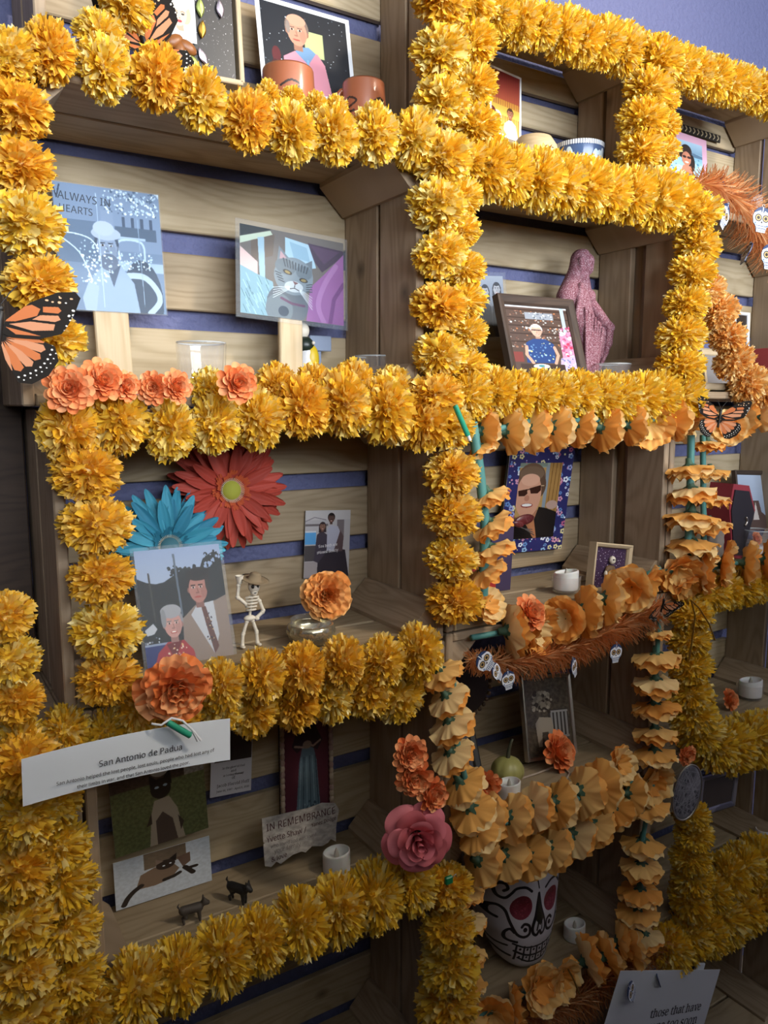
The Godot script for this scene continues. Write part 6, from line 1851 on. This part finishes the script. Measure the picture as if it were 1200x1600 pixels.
func keepsakes_lower() -> void:
	# printed sheet hung over the garland
	var q := plate([40, 1185, 372, 1120, 347, 1190, 29, 1262], 0.284, 0.284)
	var o := thing("printed_sheet", "long white printed strip of paper about San Antonio hung over the yellow garland", "sign", q.at, q.basis)
	var g := Geo.new()
	var bend := func(x: float) -> float: return 0.012 * (1.0 - pow(2.0 * x / q.w, 2.0))
	g.grid(20, 2, func(a: float, b: float) -> Vector3:
		var x: float = (a - 0.5) * q.w
		return Vector3(x, b * q.h * (1.0 if b < 0.9 else 1.0) + bend.call(x) * 0.6, bend.call(x) * 0.5))
	obj("paper", g.mesh(), M.paper, o)
	var ink := hx("262428")
	var x0: float = -q.w * 0.17
	var title := "San Antonio de Padua"
	var lines := [[title, 0.0135, 0.66, -0.17, 0.4], ["San Antonio helped the lost people, lost souls, people who had lost any of", 0.0078, 0.43, -0.36, 0.76], ["their limbs in war, and that San Antonio loved the poor.", 0.0078, 0.27, -0.27, 0.54]]
	for l in lines:
		lettering(o, l[0], l[1], Vector3(l[3] * q.w, q.h * l[2] - 0.002, 0.0068), ink, false, 0.12, 0.0, HORIZONTAL_ALIGNMENT_LEFT, l[4] * q.w)
	# cat photographs
	photo("photograph", "photograph of a Siamese cat lying on white, half under the other cat picture", "photograph", [177, 1350, 327, 1305, 331, 1376, 181, 1423], 0.026, 0.034, pic_siamese_lie(), 0.0)
	photo("photograph", "photograph of a Siamese cat sitting upright on green grass", "photograph", [165, 1222, 317, 1172, 325, 1297, 184, 1336], 0.035, 0.038, pic_siamese_sit(), 0.0)
	var cq := [334, 1142, 396, 1128, 391, 1237, 325, 1245]
	var card := photo("memorial_card", "white prayer card with a dark picture above and printed lines below", "card", cq, 0.03, 0.036, Pic.new(8, 8, hx("cfcdd2")), 0.0)
	var q2 := plate(cq, 0.03, 0.036)
	obj("dark_picture", print_face(q2.w * 0.9, q2.h * 0.46, 0.0008), print_mat(Pic.new(32, 32, hx("4c4440")).grad(0, 0, 1, 1, hx("5c544c"), hx("38302e")), 0.3), card, Transform3D(Basis(), Vector3(0.002, q2.h * 0.5, 0)))
	for l in [["In the glow of God", 0.0044, 0.4, 0.55], ["and", 0.0044, 0.345, 0.13], ["in Loving Memory", 0.0044, 0.29, 0.5], ["of", 0.0044, 0.24, 0.08], ["Jacob Harold Huff", 0.0064, 0.15, 0.8], ["June 06, 1997 - April 8, 2020", 0.0036, 0.07, 0.8]]:
		lettering(card, l[0], l[1], Vector3(0.003, q2.h * l[2], 0.0008), hx("2c2628"), true, 0.2, 0.0, HORIZONTAL_ALIGNMENT_CENTER, l[3] * q2.w)
	# saint picture in a bead edged frame
	var sc := [427, 1108, 508, 1092, 527, 1268, 449, 1286]
	var sp := photo("saint_picture", "narrow picture of a robed saint on dark red edged with pale beads", "picture", sc, 0.022, 0.04, pic_saint(), 0.0)
	var q3 := plate(sc, 0.022, 0.04)
	block(sp, "board", Vector3(q3.w, q3.h, 0.006), Vector3(0, q3.h / 2, -0.004), mat(hx("3a2a26"), 0.7))
	var bead_cols := [mat(hx("b8a48c"), 0.5), mat(hx("9a8470"), 0.5), mat(hx("a88a80"), 0.5)]
	var bead := Geo.new()
	bead.lathe([Vector2(0.0, -0.0042), Vector2(0.003, -0.004), Vector2(0.0038, 0.0), Vector2(0.003, 0.004), Vector2(0.0, 0.0042)], 10)
	var bm := bead.mesh()
	for s in [-1.0, 1.0]:
		for k in int(q3.h / 0.0088):
			obj("bead", bm, bead_cols[rng.randi() % 3], sp, Transform3D(Basis(), Vector3(s * (q3.w / 2 - 0.002), 0.005 + k * 0.0088, 0.003)))
	# torn note
	var nc := [408, 1277, 527, 1251, 527, 1324, 412, 1356]
	var q4 := plate(nc, 0.062, 0.075)
	var note := thing("torn_note", "crumpled torn note with hand written remembrance leaning on the saint picture", "note", q4.at, q4.basis)
	var w: float = q4.w; var h: float = q4.h
	var ng := Geo.new()
	ng.slab(PackedVector2Array([Vector2(-w * 0.48, h * 0.02), Vector2(-w * 0.4, -h * 0.03), Vector2(-w * 0.33, h * 0.05), Vector2(-w * 0.28, -h * 0.02), Vector2(-w * 0.12, h * 0.1), Vector2(w * 0.0, h * 0.12), Vector2(w * 0.05, h * 0.08), Vector2(w * 0.14, h * 0.17), Vector2(w * 0.28, h * 0.12), Vector2(w * 0.36, h * 0.16), Vector2(w * 0.4, h * 0.22), Vector2(w * 0.47, h * 0.14), Vector2(w * 0.48, h * 0.45), Vector2(w * 0.53, h * 0.8), Vector2(w * 0.48, h * 0.95), Vector2(w * 0.3, h * 1.02), Vector2(w * 0.1, h * 0.98), Vector2(-w * 0.5, h * 0.98), Vector2(-w * 0.49, h * 0.5), Vector2(-w * 0.46, h * 0.48), Vector2(-w * 0.49, h * 0.46)]), 0.001)
	var npap := print_mat(Pic.new(96, 96, hx("aaa49e")).mottle(0.22, 4, 0.09), 0.8)
	obj("paper", ng.mesh(), npap, note)
	for l in [["IN REMEMBRANCE", 0.0125, 0.76, -0.45, 0.02, 0.92], ["Yvette Shaw /", 0.0115, 0.52, -0.45, 0.02, 0.52], ["Yanez Dodge", 0.0095, 0.6, 0.14, 0.06, 0.34], ["who loved and was loved", 0.006, 0.37, -0.4, 0.02, 0.6], ["your family", 0.006, 0.26, -0.36, 0.02, 0.35], ["& love", 0.008, 0.1, -0.4, 0.1, 0.2]]:
		lettering(note, l[0], l[1], Vector3(l[3] * w, h * l[2], 0.0008), hx("4c2c2e") if l[1] > 0.007 else hx("7c7472"), false, 0.2, l[4], HORIZONTAL_ALIGNMENT_LEFT, l[5] * w)
	cat_figure("dark grey cat figurine walking in profile before the Siamese photographs", 301, 1430, 0.106, 0.024, -0.15, "4a423c")
	cat_figure("black cat figurine facing out next to the torn note", 373, 1402, 0.1, 0.026, -1.05, "221f1e")
	tealight("white tealight on the boards below the torn note", 526, 0.105, -1.3035, 43, 1375, 0)
	# green gourd shelf
	framed("picture_frame", "thin silver frame with a faded garden picture, orange flower at its foot", "frame", [813, 1057, 888, 1051, 907, 1180, 829, 1191], 0.088, 0.13, pic_garden(), 0.0065, 0.01, M.silver)
	var gp := P(793, 1205, 0.15)
	var gr := 26.0 * px(793, 1205, 0.15)
	var gourd := thing("green_gourd", "small pale green gourd with a dark stem", "gourd", Vector3(gp.x, -1.2275, 0.15))
	var gg := Geo.new()
	gg.grid(48, 14, func(a: float, b: float) -> Vector3:
		var an := -a * TAU
		var t := (b - 0.5) * PI
		var r := gr * cos(t) * (1.0 - 0.06 * pow(absf(sin(an * 4.0)), 6.0)) * (1.0 if b < 0.85 else 0.96)
		return Vector3(cos(an) * r, gr * 0.85 + gr * 0.86 * sin(t) - (gr * 0.1 if b > 0.93 else 0.0), sin(an) * r), true)
	obj("gourd_body", gg.mesh(), mat(hx("a8a462"), 0.4), gourd)
	rod(gourd, "stem", [Vector3(0, gr * 1.55, 0), Vector3(0.001, gr * 2.0, 0), Vector3(0.005, gr * 2.5, 0.0), Vector3(0.009, gr * 2.75, 0)], 0.0035, mat(hx("4a4a38"), 0.7), 0.002)
	tealight("white tealight in front of the green gourd", 795, 0.185, -1.2275, 36, 1240, 0)
	orange_head("orange silk marigold lying at the foot of the silver frame", 873, 1176, 0.152, 34, Vector3(0.2, 0.5, 1), 1)
	var cord := thing("white_cord", "thin white cord lying round the gourd and the tealight", "cord", Vector3(0, -1.2258, 0))
	var pts := []
	for e in [[0.662, 0.152], [0.7, 0.152], [0.735, 0.15], [0.752, 0.158], [0.745, 0.18], [0.728, 0.19], [0.69, 0.194], [0.63, 0.196]]: pts.append(Vector3(e[0], 0.0, e[1]))
	rod(cord, "cord_line", pts, 0.0018, mat(hx("b8a898"), 0.7))
	var dk := P(728, 1072, 0.1)
	var dr := 46.0 * px(728, 1072, 0.1)
	var tray := thing("beaded_tray", "dark round beaded plaque in the shade beside the silver frame", "plaque", dk, Basis(Vector3.RIGHT, -0.1))
	var tg := Geo.new()
	tg.lathe([Vector2(0, -0.004), Vector2(dr * 0.9, -0.004), Vector2(dr, 0.0), Vector2(dr * 0.92, 0.003), Vector2(0, 0.002)], 32, Transform3D(Basis(Vector3.RIGHT, PI / 2), Vector3.ZERO))
	obj("plaque", tg.mesh(), mat(hx("2c2016"), 0.5), tray)
	for k in 30: ball(tray, "bead", Vector3(cos(TAU * k / 30.0), sin(TAU * k / 30.0), 0.0) * dr * 1.02 + Vector3(0, 0, 0.002), Vector3.ONE * 0.0036, mat(hx("5a4430"), 0.35), Basis(), 8)
	block(tray, "prop", Vector3(0.02, 0.006, 0.012), Vector3(0, -dr - 0.004, -0.004), M.black)
	framed("picture_frame", "black leaning frame mostly hidden by the trailing peach blossoms", "frame", [684, 1128, 732, 1122, 763, 1212, 712, 1224], 0.12, 0.16, Pic.new(16, 16, hx("4a4a50")), 0.012, 0.01, M.black, false)
	# painted skull
	var kp := P(802, 1440, 0.105)
	var skull := thing("painted_skull", "large white skull painted with black curls and dark red eyes", "skull", Vector3(kp.x - 0.008, -1.5575, 0.118), Basis(Vector3.UP, -0.08) * Basis(Vector3(1, 0, 0), -0.06))
	var sg := Geo.new()
	var prof := [[0.0, 0.05, 0.05, 0.03], [0.02, 0.3, 0.3, 0.02], [0.07, 0.4, 0.4, 0.012], [0.16, 0.47, 0.48, 0.008], [0.26, 0.53, 0.56, 0.004], [0.36, 0.62, 0.6, 0.0], [0.48, 0.66, 0.64, -0.004], [0.6, 0.69, 0.7, -0.008], [0.72, 0.7, 0.74, -0.01], [0.82, 0.66, 0.72, -0.012], [0.9, 0.54, 0.6, -0.012], [0.96, 0.36, 0.42, -0.012], [0.99, 0.18, 0.2, -0.012], [1.0, 0.0, 0.0, -0.012]]
	var H := 0.222
	var R := 0.11
	sg.grid(72, 60, func(a: float, b: float) -> Vector3:
		var i := 0
		while i < prof.size() - 2 and prof[i + 1][0] < b: i += 1
		var f := clampf((b - prof[i][0]) / (prof[i + 1][0] - prof[i][0]), 0.0, 1.0)
		f = f * f * (3.0 - 2.0 * f) * 0.4 + f * 0.6
		var wd: float = lerpf(prof[i][1], prof[i + 1][1], f) * R
		var dp: float = lerpf(prof[i][2], prof[i + 1][2], f) * R
		var zc: float = lerpf(prof[i][3], prof[i + 1][3], f)
		var an := -a * TAU - PI / 2
		var sx := cos(an); var sz := sin(an)
		var x := signf(sx) * pow(absf(sx), 0.85) * wd
		var z := signf(sz) * pow(absf(sz), 0.85) * dp + zc
		var y := b * H
		if sz > 0.0:
			for s in [-1.0, 1.0]:
				z -= 0.007 * exp(-(pow(x - s * 0.03, 2.0) + pow(y - H * 0.53, 2.0)) / 0.0002)
			z += 0.007 * exp(-(x * x / 0.00012 + pow(y - H * 0.42, 2.0) / 0.0006))
		return Vector3(x, y, z), true)
	for i in sg.v.size():
		var p := sg.v[i]
		sg.t[i] = Vector2(0.5 + p.x / (R * 1.42), 1.0 - p.y / H) if p.z > -0.012 else Vector2(0.5, 0.04)
	obj("skull_shell", sg.mesh(), print_mat(pic_sugar_skull(), 0.45), skull)
	tealight("white tealight beside the painted skull", 897, 0.15, -1.5575, 33, 1465, 0)
	orange_head("orange flower head behind the painted skull's cheek", 862, 1424, 0.05, 15, Vector3(-0.4, 0.2, 1), 2)
	# right end, dim shelves
	tealight("white tealight in a glass cup on the dim shelf near the small orange flower", 1172, 0.135, -1.2275, 34, 1080, 1)
	orange_head("small orange flower lying by the glass cupped tealight on the dim shelf", 1140, 1093, 0.148, 18, Vector3(0, 0.4, 1), 0)
	tumbler("clear glass with a pale candle behind the corner of the yellow garland", 1106, 1115, 0.165, -1.2275, 34, 0.95)
	var ovp := P(1073, 1238, 0.235)
	var oval := thing("silver_oval", "tarnished silver oval piece tilted at the corner of the crate", "plaque", ovp, Basis(Vector3(0, 0, 1), -0.22) * Basis(Vector3.UP, -0.25))
	var og := Geo.new()
	og.lathe([Vector2(0, -0.003), Vector2(0.93, -0.003), Vector2(1.0, 0.0), Vector2(0.93, 0.002), Vector2(0.85, 0.0015), Vector2(0.4, 0.003), Vector2(0, 0.004)], 36, Transform3D(Basis(Vector3.RIGHT, PI / 2).scaled(Vector3(0.029, 0.049, 1.0)), Vector3.ZERO))
	for i in og.v.size(): og.t[i] = Vector2(0.5 + og.v[i].x / 0.06, 0.5 - og.v[i].y / 0.1)
	var om := print_mat(pic_silver(), 0.35)
	om.metallic = 0.5
	obj("embossed_face", og.mesh(), om, oval)
	var ring := []
	for k in 37: ring.append(Vector3(cos(TAU * k / 36.0) * 0.029, sin(TAU * k / 36.0) * 0.049, 0.001))
	rod(oval, "rim", ring, 0.0018, M.silver)
	framed("picture_frame", "embossed silver frame hanging in the shade beyond the oval piece", "frame", [1092, 1216, 1153, 1198, 1153, 1259, 1096, 1276], 0.17, 0.17, Pic.new(16, 16, hx("4a3e3a")), 0.012, 0.006, om, false)
	tealight("white tealight low behind the hanging yellow garland at the dim end", 1108, 0.15, -1.5575, 30, 1322, 0)
	tealight("white tealight at the right edge of the lowest lit shelf", 1197, 0.15, -1.5575, 32, 1305, 0)
	# printed card at the bottom
	var bc := [946, 1521, 1106, 1512, 1105, 1650, 948, 1662]
	var bq := plate(bc, 0.262, 0.262)
	var bcard := photo("printed_card", "large white printed card hung at the bottom near the orange tinsel", "sign", bc, 0.262, 0.262, Pic.new(8, 8, hx("dfe0e4")), 0.0)
	lettering(bcard, "those that have", 0.0185, Vector3(-bq.w * 0.1, bq.h * 0.52, 0.0008), hx("3a3438"), true, 0.15, 0.06, HORIZONTAL_ALIGNMENT_LEFT, bq.w * 0.5)
	lettering(bcard, "gone too soon", 0.0185, Vector3(-bq.w * 0.1, bq.h * 0.37, 0.0008), hx("3a3438"), true, 0.15, 0.06, HORIZONTAL_ALIGNMENT_LEFT, bq.w * 0.5)
	block(bcard, "hanging_tab", Vector3(0.02, 0.03, 0.004), Vector3(bq.w * 0.3, bq.h - 0.005, -0.004), M.paper)
	tealight("white tealight in the lowest crate at the right, above the orange flower", 1173, 0.12, -1.9355, 30, 1545, 0)
	orange_head("orange silk marigold in the bottom corner below the lowest tealight", 1187, 1585, 0.16, 30, Vector3(-0.2, 0.5, 1), 1)

func rose(label: String, u: float, v: float, z: float, rpx: float, dir: Vector3) -> void:
	var r := rpx * px(u, v, z)
	var o := thing("silk_rose", label, "flower", P(u, v, z))
	var B := face_basis(dir, r)
	var cols := ["dc7680", "d06a70", "e4828a", "c46066"]
	# ring: count, inner radius, reach, height, span, flare
	for q in [[5, 0.22, 1.0, 0.05, 0.78, 0.9], [5, 0.2, 0.84, 0.3, 0.75, 0.75], [5, 0.16, 0.62, 0.46, 0.8, 0.55], [4, 0.1, 0.42, 0.55, 0.95, 0.4], [3, 0.05, 0.24, 0.6, 1.3, 0.3], [2, 0.02, 0.1, 0.62, 1.8, 0.15]]:
		for k in q[0]:
			var g := Geo.new()
			g.tint = lin(cols[rng.randi() % 4])
			var a0: float = TAU * k / q[0] + q[2] * 2.3
			var sp: float = q[4]
			var ph := rng.randf() * 6.0
			g.grid(12, 7, func(a: float, b: float) -> Vector3:
				var s := (a - 0.5) * 2.0
				var w := a0 + s * sp * (0.55 + 0.45 * sin(b * PI * 0.6 + 0.3))
				var edge := 1.0 - 0.22 * pow(absf(s), 3.0)
				var rad: float = lerpf(q[1], q[2], pow(b, 1.4)) * (1.0 if b < 0.6 else lerpf(1.0, edge, (b - 0.6) / 0.4))
				var hh: float = -0.25 + (q[3] + 0.3) * pow(b, 0.8) - q[5] * 0.25 * pow(b, 5.0) + 0.03 * sin(s * 5.0 + ph) * b * b
				return Vector3(cos(w) * rad, sin(w) * rad, hh))
			obj("petal", g.mesh(), M.silk, o, Transform3D(B, Vector3.ZERO))
	var c := Geo.new()
	c.ball(Vector3(0, 0, -0.42), Vector3(0.3, 0.3, 0.15), 12, 8)
	obj("calyx", c.mesh(), M.calyx, o, Transform3D(B, Vector3.ZERO))

func small_things() -> void:
	rose("big pink silk rose at the corner of the lower shelves", 652, 1310, 0.262, 58, Vector3(-0.45, 0.12, 1))
	orange_head("large orange silk marigold at the outer end of the row over the shelf garland", 108, 608, 0.262, 40, Vector3(-0.3, 0.1, 1), 0)
	orange_head("orange silk marigold second in the row, tucked against the largest one", 160, 594, 0.255, 36, Vector3(0.1, 0.3, 1), 1)
	orange_head("orange silk marigold third in the row over the shelf garland", 196, 604, 0.25, 26, Vector3(0.4, 0.1, 1), 2)
	orange_head("orange silk marigold turned aside in front of the empty glass, fourth in the row", 240, 606, 0.25, 27, Vector3(-0.5, 0.0, 1), 1)
	orange_head("orange silk marigold fifth in the row, beside the upright yellow tuft", 275, 604, 0.252, 28, Vector3(0.3, 0.1, 1), 0)
	orange_head("single round orange silk marigold past the yellow tuft on the shelf garland", 371, 599, 0.262, 33, Vector3(0.0, 0.1, 1), 2)
	orange_head("topmost of the three orange silk marigolds above the pink rose", 640, 1178, 0.25, 31, Vector3(-0.2, 0.2, 1), 0)
	orange_head("middle one of the three orange silk marigolds above the pink rose", 647, 1216, 0.255, 31, Vector3(-0.3, 0.0, 1), 1)
	orange_head("lowest of the three orange silk marigolds, touching the pink rose", 675, 1242, 0.258, 30, Vector3(0.1, 0.1, 1), 2)
	orange_head("orange silk marigold half hidden beside the gourd's tealight", 758, 1228, 0.2, 27, Vector3(-0.4, 0.1, 1), 0)
	orange_head("orange silk marigold set in the peach swag under the flowered frame", 828, 958, 0.235, 30, Vector3(0.0, 0.5, 1), 1)
	orange_head("small orange silk marigold at the corner above the silver oval", 1073, 1180, 0.25, 17, Vector3(-0.2, 0.0, 1), 2)
	var names := ["ee8a48", "e87c3a", "f09c5c", "f0aa70"]
	flower_head("carnation", "large orange silk carnation at the corner below the couple photograph", "flower", carnation_mesh(8, names), M.silk, 273, 1076, 0.275, 54, Vector3(-0.1, -0.05, 1))
	# butterflies
	butterfly("large orange monarch butterfly at the outer left edge of the garland", P(-2, 512, 0.285), 0.062, -0.1, Basis(Vector3.UP, 0.1), 0.05)
	butterfly("orange monarch butterfly perched where the peach blossom strings meet", P(1124, 652, 0.262), 0.045, -0.1, Basis(Vector3.UP, -0.55), 0.1)
	butterfly("dark shaded monarch butterfly hanging over the peach string junction", P(1035, 945, 0.255), 0.036, 0.15, Basis(Vector3.RIGHT, 0.3), -0.6)
	butterfly("monarch butterfly half hidden behind the top garland beside the black glitter box", P(228, 78, 0.16), 0.058, 0.35, Basis(), 0.45)
	# skull charms on the tinsel
	skull_charm("uppermost skull charm, tilted on the tinsel arch beside the yellow corner", 1113, 318, 0.23, 15, 0.5, 0.9)
	skull_charm("skull charm hanging below the uppermost one inside the tinsel arch", 1132, 338, 0.235, 18, -0.4, 0.3)
	skull_charm("bright blue white skull charm on the front of the tinsel arch", 1190, 344, 0.25, 18, -0.12, -0.3)
	skull_charm("skull charm turned edgewise under the tinsel arch", 1166, 396, 0.22, 16, -0.5, 1.0)
	skull_charm("lowest blue skull charm at the right edge under the tinsel arch", 1202, 402, 0.24, 18, -0.1, -0.2)
	skull_charm("first skull charm on the lower tinsel, tilted beside the yellow pompom", 758, 1034, 0.25, 17, 0.9, 0.0)
	skull_charm("second skull charm on the lower tinsel, half turned under the first", 776, 1050, 0.245, 14, 0.7, 0.5)
	skull_charm("skull charm upside in shade at the corner of the silver frame nearest the gourd", 794, 1063, 0.24, 14, 0.1, 0.0)
	skull_charm("skull charm hanging at the far top corner of the silver frame", 897, 1043, 0.24, 14, 0.25, 0.5)
	skull_charm("lone skull charm hanging straight under the middle of the lower tinsel", 962, 1021, 0.24, 14, -0.05, 0.0)
	skull_charm("dim skull charm hanging from the lowest tinsel over the printed card", 987, 1550, 0.27, 15, 0.5, 0.4)
	skull_charm("second dim skull charm on the lowest tinsel, nearer the bottom crate", 1028, 1528, 0.26, 13, 0.4, 0.9)
	# sticks, clip, ties
	var green := mat(hx("2f9a78"), 0.35)
	var a := P(711, 634, 0.275); var b := P(731, 680, 0.275)
	var st := thing("green_stick", "thin green plastic stick pinned on the garland beside the peach blossom string", "stick", a)
	rod(st, "green_tube", [Vector3.ZERO, b - a], 0.0034, green)
	rod(st, "white_end", [b - a, (b - a) * 1.18], 0.0022, M.white)
	a = P(262, 1129, 0.3); b = P(297, 1149, 0.3)
	var s2 := thing("green_stick", "green plastic stick with white string under the large orange carnation", "stick", a)
	rod(s2, "green_tube", [Vector3.ZERO, b - a], 0.0034, green)
	rod(s2, "white_string", [P(237, 1131, 0.295) - a, P(252, 1133, 0.3) - a, P(268, 1122, 0.3) - a, P(285, 1126, 0.3) - a, P(300, 1140, 0.3) - a, P(314, 1157, 0.3) - a], 0.0012, M.white)
	rod(s2, "white_string", [P(300, 1140, 0.3) - a, P(309, 1158, 0.3) - a], 0.0012, M.white)
	var cp := P(701, 1375, 0.272)
	var clip := thing("green_clip", "small square green clip on the garland under the pink rose", "clip", cp)
	block(clip, "clip_body", Vector3(0.012, 0.011, 0.006), Vector3.ZERO, mat(hx("1f7a4c"), 0.3), 0.0015)
	rod(clip, "wire", [Vector3(0.004, 0.004, 0.003), Vector3(0.009, 0.008, 0.004), Vector3(0.01, 0.003, 0.004)], 0.0006, M.steel)
	a = P(1080, 938, 0.27)
	var tie := thing("gold_tie", "shiny gold twist tie dangling under the right hand peach swag", "ribbon", a)
	for e in [[[1080, 938], [1092, 950], [1108, 975], [1117, 1000]], [[1080, 938], [1086, 962], [1080, 1010], [1076, 1032]]]:
		var pts := []
		for p in e: pts.append(P(p[0], p[1], 0.27) - a)
		rod(tie, "gold_strand", pts, 0.0013, M.gilt)
	a = P(888, 1515, 0.27)
	var t2 := thing("gold_tie", "short gold twist tie on the lowest peach swag beside the painted skull", "ribbon", a)
	rod(t2, "gold_strand", [Vector3.ZERO, P(896, 1530, 0.27) - a, P(905, 1552, 0.27) - a], 0.0014, M.gilt)
